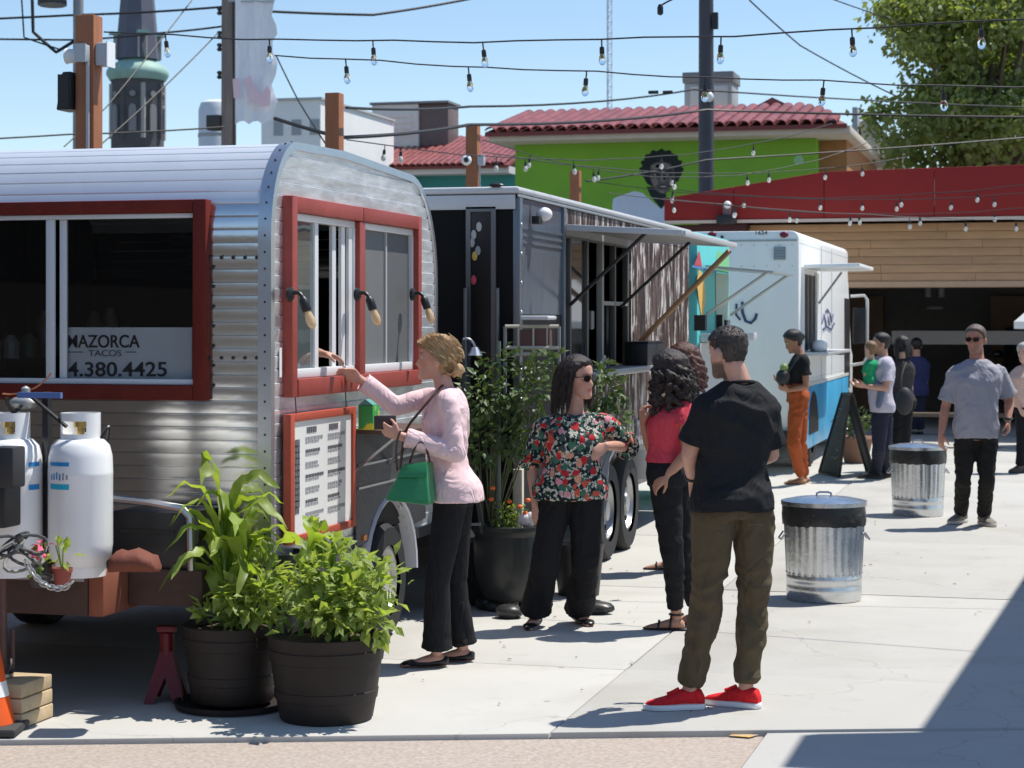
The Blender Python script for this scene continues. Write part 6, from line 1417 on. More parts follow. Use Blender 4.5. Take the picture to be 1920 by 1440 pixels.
# ================================================================== UMBRELLA AND PARKED CAR IN THE HALL
uc = at(2010, 600, 27.5); uc.z = 0; um = thing('patio_umbrella', 'white patio umbrella whose edge shows at the right border', 'umbrella', uc)
zc_ = at(1905, 603, 27.5).z; ru = (uc - at(1903, 603, 27.5)).length; ru = math.hypot(uc.x - at(1903, 603, 27.5).x, uc.y - at(1903, 603, 27.5).y)
MB().lathe([(ru, zc_ - .1), (ru, zc_), (ru * .5, zc_ + .34), (.03, zc_ + .62)], uc, 8, M=Matrix.Rotation(R(10), 3, 'Z'), cap=False).build('canopy', mat('umbrella_canvas', (.80, .79, .76), rough=.8), um, smooth=0)
MB().tube([uc, uc + UP * (zc_ + .6)], .025, 10).build('pole', mat('dull_steel'), um); MB().lathe([(.25, 0), (.25, .06), (.05, .09)], uc, 20).build('base', black, um)
car = thing('parked_car', 'dark parked car with chrome grille in the shade of the hall', 'car', at(1985, 800, 33.5)); cc = at(1985, 600, 33.5); cx, cy = cc.x, cc.y
cbk = mat('car_paint_black', (.02, .022, .025), rough=.2, coat=.8); chm = mat('chrome', (.75, .76, .78), rough=.12, metal=1)
hw = .92
pr_ = [(cy, .38), (cy - .05, .55), (cy, .92), (cy + .25, 1.02), (cy + 1.1, 1.10), (cy + 1.7, 1.62), (cy + 3.6, 1.66), (cy + 4.3, 1.1), (cy + 4.4, .4)]
MB().prism([(cx - hw, y, z) for y, z in pr_], (2 * hw, 0, 0)).build('body', cbk, car, bevel=.07, bseg=3)
MB().prism([(cx - hw + .16, cy + 1.12, 1.13), (cx + hw - .16, cy + 1.12, 1.13), (cx + hw - .22, cy + 1.66, 1.60), (cx - hw + .22, cy + 1.66, 1.60)], (0, -.03, .02)).build('windscreen', mat('dark_glass'), car)
for k in range(4): MB().mm((cx - .45, cy - .085, .58 + k * .085), (cx + .45, cy - .055, .60 + k * .085)).build('grille_bar', chm, car)
for sg in (-1, 1):
    MB().ell((cx + sg * .70, cy - .03, .80), (.17, .06, .075), 14, 8).build('headlight', mat('headlight_glass', (.75, .77, .8), rough=.1), car)
    wheel(car, (cx + sg * .80, cy + .75, .34), .34, .22, sg); wheel(car, (cx + sg * .80, cy + 3.5, .34), .34, .22, sg)
    MB().ell((cx + sg * 1.03, cy + 1.5, 1.15), (.1, .06, .075), 12, 8).build('mirror', cbk, car)
MB().mm((cx - .9, cy - .13, .36), (cx + .9, cy - .06, .52)).build('bumper', mat('bumper_grey', (.30, .31, .33), rough=.4), car, bevel=.03)
MB().mm((cx - .26, cy - .145, .42), (cx + .26, cy - .132, .53)).build('number_plate', white, car)
# table and chairs silhouettes under the hall roof
for (px, py, lab) in ((1660, 838, 'low dark bench in the shade just inside the hall'),):
    p = gnd(px, py); bn_ = thing('bench', lab, 'bench', p)
    MB().mm((p.x, p.y, .42), (p.x + 1.6, p.y + .35, .47)).build('seat', mat('bench_wood', (.10, .07, .05), rough=.7), bn_)
    for x in (.1, 1.45): MB().mm((p.x + x, p.y + .03, 0), (p.x + x + .06, p.y + .32, .419)).build('leg', black, bn_)
# ================================================================== PEOPLE
def voxelise(mb, name, m, parent, voxel, smooth_it=2, amp=0, fs=(8, 8, 8), colour=None, amp2=0, fs2=(30, 30, 30), seed=0):
    """grow one continuous surface from overlapping volumes, then add cloth folds"""
    me = mb.mesh('tmp', m, smooth=0); ob = bpy.data.objects.new('tmp', me); COL.objects.link(ob)
    md = ob.modifiers.new('r', 'REMESH'); md.mode = 'VOXEL'; md.voxel_size = voxel; md.use_smooth_shade = True
    if smooth_it:
        s_ = ob.modifiers.new('s', 'SMOOTH'); s_.factor = .5; s_.iterations = smooth_it
    dg = bpy.context.evaluated_depsgraph_get(); dg.update(); out = bpy.data.meshes.new_from_object(ob.evaluated_get(dg)); bpy.data.objects.remove(ob)
    n = len(out.vertices); co = np.empty(n * 3); out.vertices.foreach_get('co', co); co = co.reshape(-1, 3)
    if amp or amp2:
        nr = np.empty(n * 3); out.vertices.foreach_get('normal', nr); nr = nr.reshape(-1, 3)
        d = np.zeros(n)
        for i in range(n):
            p = co[i]
            if amp:
                wx = noise.noise((p[0] * 3.1 + seed, p[1] * 3.1, p[2] * 2.3)) * 1.6; wz = noise.noise((p[0] * 4.7, p[1] * 4.7 + seed, p[2] * 3.9 + 9)) * 1.6
                q_ = noise.noise((p[0] * fs[0] + seed + wx, p[1] * fs[1] + wx, p[2] * fs[2] + wz)); m_ = .35 + .65 * max(0, min(1, .5 + 1.4 * noise.noise((p[0] * 2.2 + 5, p[1] * 2.2, p[2] * 2.6 + seed))))
                d[i] += amp * m_ * ((1 - abs(q_) * 2.4) - .55)
            if amp2: d[i] += amp2 * noise.noise((p[0] * fs2[0], p[1] * fs2[1] + seed, p[2] * fs2[2]))
        co = co + nr * d[:, None]
    w = Vector((0, 0, 0)); q = parent
    while q is not None: w = w + Vector(q.location); q = q.parent
    if colour is not None:
        cols = np.ones((n, 4)); cols[:, :3] = colour(co)
        at_ = out.color_attributes.new('Col', 'FLOAT_COLOR', 'POINT'); at_.data.foreach_set('color', cols.ravel())
    co = co - np.array(w)[None, :]
    out.vertices.foreach_set('co', co.ravel()); out.name = name; out.materials.clear(); out.materials.append(m)
    out.polygons.foreach_set('use_smooth', [True] * len(out.polygons)); out.update()
    o = bpy.data.objects.new(name, out); COL.objects.link(o); o.parent = parent; return o
skinm = mat('skin', (.6, .4, .3), rough=.48, vc=True, sss=.12, spec=.45, var=.10, vscale=28, bump=.15, bscale=220, bdist=.002)
def limb(mb, pts, rad, sub=4, n=14):
    P = []; Rr = []
    for i in range(len(pts) - 1):
        for k in range(sub): f = k / sub; P.append(pts[i].lerp(pts[i + 1], f)); Rr.append(rad[i] * (1 - f) + rad[i + 1] * f)
    P.append(pts[-1]); Rr.append(rad[-1]); mb.tube(P, Rr, n); mb.ell(P[0], (Rr[0],) * 3, 12, 8); mb.ell(P[-1], (Rr[-1],) * 3, 10, 7)
    for p, r in zip(pts[1:-1], rad[1:-1]): mb.ell(p, (r,) * 3, 12, 8)
def oval(c, f, r, hw, ff, bb, n=28, sq=2.4):
    o = []
    for j in range(n):
        a = 2 * math.pi * j / n; x = math.cos(a); y = math.sin(a)
        x = math.copysign(abs(x) ** (2 / sq), x); y = math.copysign(abs(y) ** (2 / sq), y)
        o.append(c + r * (x * hw) + f * (y * (ff if y > 0 else bb)))
    return o
TORSO_M = [(-.55, .185, .125, .125), (-.25, .185, .12, .125), (0, .165, .105, .115), (.14, .178, .115, .128), (.30, .163, .118, .108), (.42, .158, .118, .100), (.60, .180, .125, .112), (.74, .196, .122, .118), (.83, .190, .104, .114), (.90, .150, .086, .10), (.955, .105, .07, .082), (1.0, .070, .058, .066), (1.06, .055, .052, .058)]
TORSO_F = [(-.55, .19, .125, .135), (-.25, .19, .12, .135), (0, .17, .105, .12), (.14, .182, .11, .135), (.30, .150, .105, .098), (.42, .138, .100, .090), (.60, .155, .128, .098), (.70, .165, .138, .102), (.80, .165, .105, .102), (.88, .142, .082, .092), (.945, .100, .064, .076), (1.0, .060, .05, .058), (1.06, .05, .046, .052)]
def interp(tab, t):
    if t <= tab[0][0]: return tab[0][1:]
    for a, b in zip(tab, tab[1:]):
        if t <= b[0]:
            f = (t - a[0]) / (b[0] - a[0]); f = f * f * (3 - 2 * f) * .5 + f * .5; return tuple(x * (1 - f) + y * f for x, y in zip(a[1:], b[1:]))
    return tab[-1][1:]
HEADP = [(-.116, .016, .078, .048), (-.106, .032, .088, .015), (-.088, .045, .089, -.025), (-.062, .055, .085, -.052), (-.035, .062, .086, -.075), (0, .070, .084, -.092), (.03, .0745, .090, -.100), (.06, .073, .085, -.098), (.085, .060, .065, -.082), (.104, .038, .036, -.052), (.114, .012, .008, -.022)]
def head_pts(off=None, n=44, k=34, female=False):
    rings = []
    for i in range(k):
        z = -.116 + .230 * (1 - math.cos(math.pi * i / (k - 1))) / 2; w, yf, yb = interp(HEADP, z); ring = []
        if female and z < -.02: w *= .93
        for j in range(n):
            th = 2 * math.pi * j / n; x = w * math.sin(th); c = math.cos(th); cy = (yf + yb) / 2; y = cy + (yf - yb) / 2 * c
            if off is None:
                fr = max(0, c) ** 2
                if fr > 0:
                    g = lambda x0, z0, sx, sz: math.exp(-((x - x0) / sx) ** 2 - ((z - z0) / sz) ** 2)
                    s = max(0, min(1, (.012 - z) / .05)) if z > -.044 else max(0, 1 - (-.044 - z) / .008)
                    y += fr * (.026 * s * math.exp(-(x / (.009 + .006 * s)) ** 2) - .011 * (g(.031, .002, .016, .011) + g(-.031, .002, .016, .011)) + .005 * math.exp(-((z - .021) / .010) ** 2) * math.exp(-(x / .045) ** 2)
                               + .006 * g(0, -.064, .022, .009) + .005 * g(0, -.1, .018, .012) + .005 * (g(.042, -.022, .016, .016) + g(-.042, -.022, .016, .016)))
                ring.append(Vector((x, y, z)))
            else:
                o = off(th if th <= math.pi else th - 2 * math.pi, z); nrm = Vector((math.sin(th) * w, c * (yf - yb) / 2, z * .6)).normalized(); ring.append(Vector((x, y, z)) + nrm * o)
        rings.append(ring)
    return rings
def hairline(th, low=-.085):
    a = abs(math.degrees(th))
    tab = [(0, .074), (35, .070), (58, .045), (75, .022), (90, -.008), (102, -.012), (112, -.03), (135, low), (180, low)]
    for (a0, z0), (a1, z1) in zip(tab, tab[1:]):
        if a <= a1: f = (a - a0) / (a1 - a0); return z0 * (1 - f) + z1 * f
    return low
def hand(mb, wr, d, pn, sg, curl=.5, sc=1.0, point=False):
    d = d.normalized(); pn = (pn - d * pn.dot(d)).normalized(); s = d.cross(pn) * sg       # s: thumb side
    L = .090 * sc
    rings = []
    for f, w, t in ((0, .026, .020), (.25, .033, .020), (.6, .040, .019), (1.0, .041, .015)): rings.append(oval(wr + d * L * f, pn, s, w * sc, t * sc * .9, t * sc, 14, 2.2))
    mb.loft(rings)
    for k, (o, ln) in enumerate(((.030, .070), (.010, .078), (-.010, .072), (-.029, .058))):
        b = wr + d * L * .97 + s * o * sc; c_ = curl * (1 + .10 * k) * (.35 if (point and k == 0) else 1); P = [b]; a = c_ * .55
        for q, f in enumerate((.42, .32, .26)):
            P.append(P[-1] + (d * math.cos(a) + pn * math.sin(a)) * ln * f * sc); a += c_ * (.75 if q == 0 else .6)
        mb.tube(P, [.0094 * sc, .0088 * sc, .0080 * sc, .0066 * sc], 8); mb.ell(P[-1], (.0066 * sc,) * 3, 8, 6)
    b = wr + d * L * .30 + s * .026 * sc; P = [b, b + (d * .62 + s * .62 + pn * .35).normalized() * .036 * sc]; P.append(P[-1] + (d * .85 + s * .15 + pn * (.35 + .3 * curl)).normalized() * .030 * sc); P.append(P[-1] + (d * .8 - s * .1 + pn * (.4 + .4 * curl)).normalized() * .024 * sc)
    mb.tube(P, [.014 * sc, .0112 * sc, .0095 * sc, .0075 * sc], 8); mb.ell(P[-1], (.0075 * sc,) * 3, 8, 6)
def dirv(deg): a = R(deg); return FW * math.cos(a) - AX * math.sin(a)
class Person:
    def __init__(s, label, Z, face, pelvis, neck, head, hface=None, hpitch=0, arms=(), legs=(), skin=(.55, .33, .23), female=False, bulk=1.0, sc=1.0, voxel=.0065, brows=(.06, .035, .02), beard=None, lips=(.50, .17, .14), group='people at the food trucks', hs=1.0, tilt=0, floor=0.0):
        s.floor = floor
        s.Z = Z; s.sc = sc; s.female = female; s.bulk = bulk
        s.f = dirv(face); s.r = s.f.cross(UP); P = s.P = lambda px, py, db=0: at(px, py, Z + db)
        s.pelvis = P(*pelvis); s.neck = P(*neck); s.hc = P(*head); s.hf = dirv(hface if hface is not None else face); s.tab = TORSO_F if female else TORSO_M
        s.legs = []
        for hip, knee, (ax_, sy), ang in legs:
            g_ = gnd(ax_, sy, floor); an = Vector((g_.x, g_.y, floor + .082 * sc)); s.legs.append((P(*hip), P(*knee), an, dirv(ang)))
        base = sum((l[2] for l in s.legs), Vector()) / max(1, len(s.legs)) if s.legs else Vector((s.pelvis.x, s.pelvis.y, 0)); base.z = 0
        s.root = thing('person', label, 'person', base, group)
        s.arms = [(P(*a[0]), P(*a[1]), P(*a[2]), AX * a[3][0] + UP * a[3][1] + FW * a[3][2], AX * a[4][0] + UP * a[4][1] + FW * a[4][2], a[5], a[6]) for a in arms]
        # head frame
        hr = s.hf.cross(UP); up = UP
        fwd = (s.hf * math.cos(R(hpitch)) + UP * math.sin(R(hpitch))); up = hr.cross(fwd)
        if tilt: q = Quaternion(fwd, R(tilt)); hr = q @ hr; up = q @ up
        s.HM = Matrix((hr, fwd, up)).transposed(); s.hs = hs * sc
        mb = MB()
        H = lambda v: s.hc + s.HM @ (v * s.hs)
        s.H = H
        mb.loft([[H(v) for v in r_] for r_ in head_pts(female=female)])
        for sg in (-1, 1): mb.ell(H(Vector((sg * .079, -.014, -.014))), (.012 * s.hs, .021 * s.hs, .033 * s.hs), 12, 8, M=s.HM)
        nk = .047 if female else .057
        limb(mb, [s.neck - UP * .03, s.neck.lerp(H(Vector((0, -.015, -.06))), .5), H(Vector((0, -.018, -.055)))], [nk * 1.12 * sc, nk * sc, nk * sc * .98], 3)
        # torso
        rings = []
        for t in (-.02, .08, .2, .3, .42, .52, .62, .72, .8, .88, .95, 1.0): rings.append(s.ring(t, -.012))
        mb.loft(rings)
        k = sc * (.92 if female else 1.0) * (bulk ** .5)
        for sh, el, wr, hd, pn, cu, sg in s.arms:
            limb(mb, [sh, sh.lerp(el, .45), el, el.lerp(wr, .3), wr], [.050 * k, .045 * k, .038 * k, .040 * k, .026 * k]); hand(mb, wr, hd, pn, sg, cu, sc * (.92 if female else 1.0))
        for hip, kn, an, fd in s.legs:
            limb(mb, [hip, hip.lerp(kn, .5), kn, kn.lerp(an, .3), an], [.080 * k, .070 * k, .050 * k, .050 * k, .034 * k])
            hl = Vector((an.x, an.y, floor)); rr = []
            for o, w, h_ in ((-.050, .020, .045), (-.035, .030, .062), (.0, .032, .075), (.06, .036, .058), (.11, .042, .040), (.155, .038, .028), (.185, .022, .018)): 
                c = hl + fd * o * sc + UP * h_ * .5 * sc; rr.append([c + fd.cross(UP) * w * sc * math.cos(a_) + UP * h_ * .5 * sc * math.sin(a_) for a_ in [2 * math.pi * j / 14 for j in range(14)]])
            mb.loft(rr)
        sk = np.array(skin); hcn = np.array(s.hc); HMn = np.array(s.HM); hs_ = s.hs
        def colour(co):
            l = (co - hcn) @ HMn / hs_; c = np.tile(sk, (len(co), 1)); x, y, z = np.abs(l[:, 0]), l[:, 1], l[:, 2]
            fm = (y > .045) & (z > -.13) & (z < .09) & (x < .07)
            g = lambda d2: np.exp(-d2)
            red = g(((x - .042) / .02) ** 2 + ((z + .03) / .02) ** 2) * fm; c = c * (1 - red[:, None] * np.array((.0, .22, .20)))
            if beard is not None:
                bm_ = (z < -.040) & (z > -.128) & (y > -.02) & (x < .08); w = bm_ * np.clip((-.035 - z) / .02, 0, 1) * (1 - .85 * g((x / .022) ** 2 + ((z + .064) / .008) ** 2)); w = w * beard[3]; c = c * (1 - w[:, None]) + np.array(beard[:3]) * w[:, None]
            lp_ = g((x / .022) ** 4 + ((z + .064) / .0075) ** 2) * fm * .85; c = c * (1 - lp_[:, None]) + np.array(lips) * lp_[:, None]
            bw = g(((x - .032) / .018) ** 4 + ((z - .022) / .0055) ** 2) * fm * .8; c = c * (1 - bw[:, None]) + np.array(brows) * bw[:, None]
            return c
        s.body = voxelise(mb, 'body', skinm, s.root, voxel, 2, colour=colour)
        for sg in (-1, 1):
            e = MB().ell(H(Vector((sg * .031, .0705, .003))), (.0135 * s.hs, .010 * s.hs, .0075 * s.hs), 12, 8, M=s.HM).build('eye', mat('eye_white', (.62, .60, .58), rough=.2), s.root)
            MB().ell(H(Vector((sg * .031, .0785, .003))), (.0055 * s.hs, .004 * s.hs, .006 * s.hs), 10, 6, M=s.HM).build('iris', mat('iris_dark', (.03, .018, .012), rough=.1), e)
    def ring(s, t, ease=0, n=28, widen=1.0, dx=0):
        w, ff, bb = interp(s.tab, t); c = s.pelvis.lerp(s.neck, t); k = s.sc * s.bulk if t < .80 else s.sc * (1 + (s.bulk - 1) * .35)
        lum = .018 * math.exp(-((t - .35) / .18) ** 2)
        return oval(c + s.f * (lum * s.sc), s.f, s.r, (w * k + ease) * widen, (ff * k + ease) * widen, (bb * k + ease) * widen, n)
    def top(s, m, hem=.02, ease=.012, sleeve=.5, scuff=1.25, flare=0, name='shirt', amp=.006, fs=(7, 7, 11), voxel=.0095, neck=1.0, sl_ease=.012, flare_t=.4, seed=0, amp2=.0015, waist=0):
        cuffs = []; mb = MB(); rings = []; ts = [hem + (.06 if hem > .3 else 0) * 0]
        t = hem
        while t < neck: rings.append(s.ring(t, ease + flare * max(0, (flare_t - t)) + waist * math.exp(-((t - .38) / .12) ** 2))); t += .06
        rings.append(s.ring(neck, ease * .5)); mb.loft(rings)
        k = s.sc * (.92 if s.female else 1.0) * (s.bulk ** .5)
        for sh, el, wr, hd, pn, cu, sg in s.arms:
            full = [sh, sh.lerp(el, .45), el, el.lerp(wr, .3), wr]; rad = [.050, .049, .043, .044, .031]
            L1 = (el - sh).length; L2 = (wr - el).length; D = sleeve * (L1 + L2); P = [sh]; Rr = [rad[0] * k + sl_ease]; acc = 0
            inward = s.pelvis.lerp(s.neck, .90)
            for a, b, ra, rb in zip(full, full[1:], rad, rad[1:]):
                d = (b - a).length
                if acc + d < D: P.append(b); Rr.append(rb * k + sl_ease); acc += d
                else:
                    f = (D - acc) / d; P.append(a.lerp(b, f)); Rr.append(((ra * (1 - f) + rb * f) * k + sl_ease) * scuff); break
            Pp = []; R2 = []
            for i in range(len(P) - 1):
                for q in range(4): f = q / 4; Pp.append(P[i].lerp(P[i + 1], f)); R2.append(Rr[i] * (1 - f) + Rr[i + 1] * f)
            Pp.append(P[-1]); R2.append(Rr[-1]); mb.tube(Pp, R2, 14); cuffs.append((Pp[-1], (Pp[-1] - Pp[-2]).normalized(), R2[-1]))
            for q in P[1:-1]: mb.ell(q, (Rr[P.index(q)],) * 3, 12, 8)
            limb(mb, [inward.lerp(sh, .35), sh], [.062 * k, .050 * k + sl_ease * .8], 3)
        o = voxelise(mb, name, m, s.root, voxel, 2, amp=amp, fs=fs, amp2=amp2, seed=seed); s.hems(cuffs, m, o); return o
    def hems(s, cuffs, m, o):
        for c, d, r in cuffs:
            u = d.orthogonal().normalized(); w = d.cross(u); ring = []
            for q, rr_ in ((-.018, .95), (-.012, .985), (-.001, .985), (.003, .93)): ring.append([c + d * q + (u * math.cos(2 * math.pi * j / 24) + w * math.sin(2 * math.pi * j / 24)) * r * rr_ for j in range(24)])
            MB().loft(ring, caps=False).build('hem', m, o)
    def trousers(s, m, hem=.97, rt=.092, rk=.070, rh=.060, waist=.30, ease=.010, amp=.007, fs=(6, 6, 13), voxel=.0095, name='trousers', seed=3, amp2=.002, fl=1.0):
        mb = MB(); rings = []; t = -.02
        while t < waist: rings.append(s.ring(t, ease)); t += .05
        rings.append(s.ring(waist, ease * .8)); mb.loft(rings)
        for hip, kn, an, fd in s.legs:
            e = kn.lerp(an, hem); k = s.sc
            limb_pts = [hip + UP * .03, hip.lerp(kn, .5), kn, kn.lerp(e, .5), e]; rad = [rt * k * s.bulk ** .5 * 1.06, (rt * .55 + rk * .45) * k * s.bulk ** .3, rk * k, (rk + rh) / 2 * k * .98, rh * k]
            P = []; Rr = []
            for i in range(4):
                for q in range(5): f = q / 5; P.append(limb_pts[i].lerp(limb_pts[i + 1], f)); Rr.append(rad[i] * (1 - f) + rad[i + 1] * f)
            P.append(e); Rr.append(rad[-1] * fl); mb.tube(P, Rr, 18); mb.ell(P[0], (Rr[0],) * 3, 12, 8); mb.ell(kn, (rad[2],) * 3, 12, 8)
        return voxelise(mb, name, m, s.root, voxel, 2, amp=amp, fs=fs, amp2=amp2, seed=seed)
    def shoes(s, m, kind='sneaker', sole=None, sc=1.0):
        for hip, kn, an, fd in s.legs:
            c0 = Vector((an.x, an.y, s.floor)); k = s.sc * sc; side = fd.cross(UP); mb = MB(); rr = []
            if kind == 'sneaker': prof = ((-.068, .024, .022, .065), (-.055, .036, .020, .090), (-.02, .040, .020, .098), (.025, .041, .020, .096), (.065, .044, .020, .076), (.11, .049, .020, .060), (.15, .047, .020, .050), (.185, .034, .020, .040), (.20, .012, .021, .030))
            elif kind == 'flat': prof = ((-.062, .018, .010, .050), (-.048, .032, .006, .056), (-.01, .036, .005, .046), (.04, .039, .005, .036), (.09, .045, .004, .036), (.135, .043, .004, .038), (.17, .030, .004, .030), (.19, .010, .005, .018))
            else: prof = ((-.062, .026, .002, .014), (-.04, .036, .002, .016), (.02, .036, .002, .016), (.09, .045, .002, .016), (.14, .042, .002, .016), (.18, .026, .002, .014), (.195, .010, .002, .012))
            for o, w, z0, z1 in prof: 
                c = c0 + fd * o * k; h_ = (z1 - z0) / 2; rr.append([c + side * w * k * math.copysign(abs(math.cos(a_)) ** .75, math.cos(a_)) + UP * ((z0 + h_) + h_ * math.sin(a_)) * k for a_ in [2 * math.pi * j / 16 for j in range(16)]])
            o_ = mb.loft(rr).build('shoe', m, s.root, smooth=60)
            if kind == 'sneaker':
                ol = [(-.074, .016), (-.06, .036), (-.02, .042), (.03, .043), (.08, .049), (.12, .052), (.165, .046), (.195, .030), (.21, .010)]
                poly = [c0 + (fd * o + side * w) * k + UP * .003 for o, w in ol] + [c0 + (fd * o - side * w) * k + UP * .003 for o, w in ol[::-1]]
                MB().prism(poly, UP * .026 * k).build('sole', sole or white, o_, bevel=.006)
                MB().tube([c0 + fd * x_ * k + UP * z_ * k for x_, z_ in ((.045, .093), (.075, .078), (.10, .069))], .010 * k, 6).build('laces', m, o_)
            if kind == 'sandal':
                for q, zz_ in ((.10, .045), (.03, .075)):
                    MB().tube([c0 + fd * q * k + side * .042 * k * math.cos(a_) + UP * (.012 + (zz_ - .005) * math.sin(a_)) * k for a_ in [math.pi * j / 10 for j in range(11)]], .006, 6).build('strap', m, o_)
                MB().tube([Vector((an.x, an.y, .088)) + (fd * math.cos(a_) + side * math.sin(a_)) * .040 * k for a_ in [2 * math.pi * j / 12 for j in range(12)]], .006, 6, closed=True).build('strap', m, o_)
    def hair(s, m, style='short', th=.012, low=-.085, length=.25, seed=1, voxel=.006, locks=46, wave=.012, bun=None, spread=1.0, front=60, r0=.016, strands=0):
        paths = []; mb = MB(); H = s.H; r_ = random.Random(seed)
        def off(a, z):
            e = z - hairline(a, low); return -.014 if e < -.012 else (-.014 + (th + .014) * min(1, (e + .012) / .022))
        mb.loft([[H(v) for v in r2] for r2 in head_pts(off)])
        if style in ('long', 'curly'):
            for i in range(locks):
                a = r_.uniform(front, 360 - front); th_ = R(a if a <= 180 else a - 360); z = r_.uniform(.02, .09); w, yf, yb = interp(HEADP, z); c = math.cos(th_)
                p = Vector((w * math.sin(th_), (yf + yb) / 2 + (yf - yb) / 2 * c, z)); out = Vector((math.sin(th_), c, 0)); P = [H(p)]; L = length * r_.uniform(.75, 1.05); n = 12; ph = r_.uniform(0, 6.28); Rr = [r0]
                for q in range(1, n + 1):
                    f = q / n; bulge = out * (.022 * math.sin(min(1, f * 2.2) * math.pi / 2) + .02 * f * spread) ; v = p + bulge + Vector((0, -.012 * f, -L * f))
                    if style == 'curly': v += Vector((math.cos(ph + q * 1.9) * wave, math.sin(ph + q * 1.9) * wave, 0)) + out * .02 * math.sin(f * 3)
                    else: v += Vector((math.sin(ph + f * 3) * wave * .5, 0, 0))
                    # hair falls vertically whatever the pitch of the head
                    P.append(s.hc + s.HM @ (Vector((v.x, v.y, p.z)) * s.hs) + UP * (v.z - p.z) * s.hs); Rr.append(r0 * (1 - .65 * f) if style == 'long' else r0 * (1 - .35 * f) * (1 + .25 * math.sin(q * 1.9 + ph)))
                mb.tube(P, [x * s.hs for x in Rr], 7); paths.append((P, Rr))
        if bun is not None:
            c = Vector(bun[:3]); mb.ell(H(c), (bun[3] * s.hs,) * 3, 12, 8)
            for q in range(14):
                d = Vector((r_.gauss(0, 1), r_.gauss(0, 1), r_.gauss(0, 1))).normalized() * bun[3] * .9; mb.tube([H(c + d * .5), H(c + d * 1.05 + Vector((.008, 0, 0))), H(c + d * 1.25 + Vector((r_.uniform(-.02, .02), -.005, -.02)))], [.010 * s.hs, .009 * s.hs, .003 * s.hs], 6)
        if style in ('tousled', 'curly'):
            for q in range(70 if style == 'curly' else 46):
                a = r_.uniform(40, 320); th_ = R(a if a <= 180 else a - 360); z = r_.uniform(hairline(th_, low) + .01, .108); w, yf, yb = interp(HEADP, z); c = math.cos(th_); p = Vector((w * math.sin(th_) * 1.06, (yf + yb) / 2 + (yf - yb) / 2 * c * 1.06, z + .006)); d = Vector((r_.uniform(-1, 1) * .3, -1 if style == 'tousled' else r_.uniform(-1, 1), -.5)).normalized()
                if style == 'curly': mb.ell(H(p + Vector((p.x, p.y, 0)).normalized() * .012), (.017 * s.hs,) * 3, 8, 6)
                else: mb.tube([H(p), H(p + d * .025 + p.normalized() * .006), H(p + d * .05 + p.normalized() * .002)], [.010 * s.hs, .010 * s.hs, .004 * s.hs], 6)
        if strands:
            sm = MB()
            if style in ('long', 'curly'):
                for P, Rr in paths:
                    for q in range(strands):
                        a_ = r_.uniform(0, 6.28); d = Vector((math.cos(a_), math.sin(a_), 0)); tw = r_.uniform(.8, 1.15); e_ = r_.randint(len(P) - 4, len(P)); sm.tube([p + d * rr_ * s.hs * tw + Vector((r_.gauss(0, .004), r_.gauss(0, .004), 0)) for p, rr_ in zip(P[:e_], Rr)], [.0016] * (e_ - 1) + [.0006], 3, caps=False)
            else:
                E = Vector(bun[:3]) if bun is not None else None
                for q in range(strands * 40):
                    a = r_.uniform(0, 360); th_ = R(a if a <= 180 else a - 360); z = r_.uniform(hairline(th_, low), .112); w, yf, yb = interp(HEADP, z); p = Vector((w * math.sin(th_), (yf + yb) / 2 + (yf - yb) / 2 * math.cos(th_), z)); P = []; L = r_.uniform(.3, .75) * (1 if E is not None else .16); e2 = E if E is not None else Vector((p.x, p.y - .08, p.z - .05)); lift = (r_.uniform(.0, .006) if r_.random() < .9 else r_.uniform(.006, .016)) if E is not None else -.0025
                    for f in (0, .2, .4, .6, .8, 1):
                        v = p.lerp(e2, f * L); n_ = Vector((v.x, v.y + .008, v.z * .9)).normalized(); z_ = max(-.11, min(.1135, v.z)); w, yf, yb = interp(HEADP, z_); cy = (yf + yb) / 2; a2 = math.atan2(v.x / w, (v.y - cy) / ((yf - yb) / 2)); sv = Vector((w * math.sin(a2), cy + (yf - yb) / 2 * math.cos(a2), z_)); rad_ = max(sv.length, v.length) if E is None else sv.length
                        P.append(H(sv + n_ * (th + .002 + lift + .004 * math.sin(f * 5 + q))))
                    sm.tube(P, [.0010, .0017, .0019, .0018, .0015, .0007], 3, caps=False)
            o_ = sm.build('hair_strands', m, s.root, recalc=False, smooth=80); tag(o_, kind='stuff')
        return voxelise(mb, 'hair', m, s.root, voxel, 1, amp=.0, amp2=.004 if style != 'short' else .0012, fs2=(70, 70, 45) if style != 'short' else (140, 140, 140), seed=seed)
    def sunglasses(s, m=None):
        m = m or mat('dark_lens', (.012, .011, .012), rough=.08, coat=.6); H = s.H; g_ = MB()
        fr = MB().tube([H(Vector((x, .091 - abs(x) * .10, .014))) for x in (-.062, -.03, 0, .03, .062)], .0035 * s.hs, 6).build('sunglasses', m, s.root)
        for sg in (-1, 1):
            pts = [Vector((sg * .032 + .026 * math.cos(a_), 0, .001 + .018 * math.sin(a_))) for a_ in [2 * math.pi * j / 14 for j in range(14)]]
            MB().prism([H(Vector((p.x, .0915 - abs(p.x) * .13, p.z))) for p in pts], (s.HM @ Vector((0, .004, 0)))).build('lens', m, fr)
            MB().tube([H(Vector((sg * .062, .084, .013))), H(Vector((sg * .079, .02, .010))), H(Vector((sg * .079, -.02, .002)))], .0028 * s.hs, 6).build('temple', m, fr)
    def collar(s, m, r=.062, t=.985, w=.008, name='collar'):
        c = s.pelvis.lerp(s.neck, t); k = s.sc * (.9 if s.female else 1)
        MB().tube([c + s.r * r * 1.05 * k * math.cos(a_) + s.f * r * k * math.sin(a_) - UP * .012 * math.sin(a_) for a_ in [2 * math.pi * j / 24 for j in range(24)]], w, 6, closed=True).build(name, m, s.root)
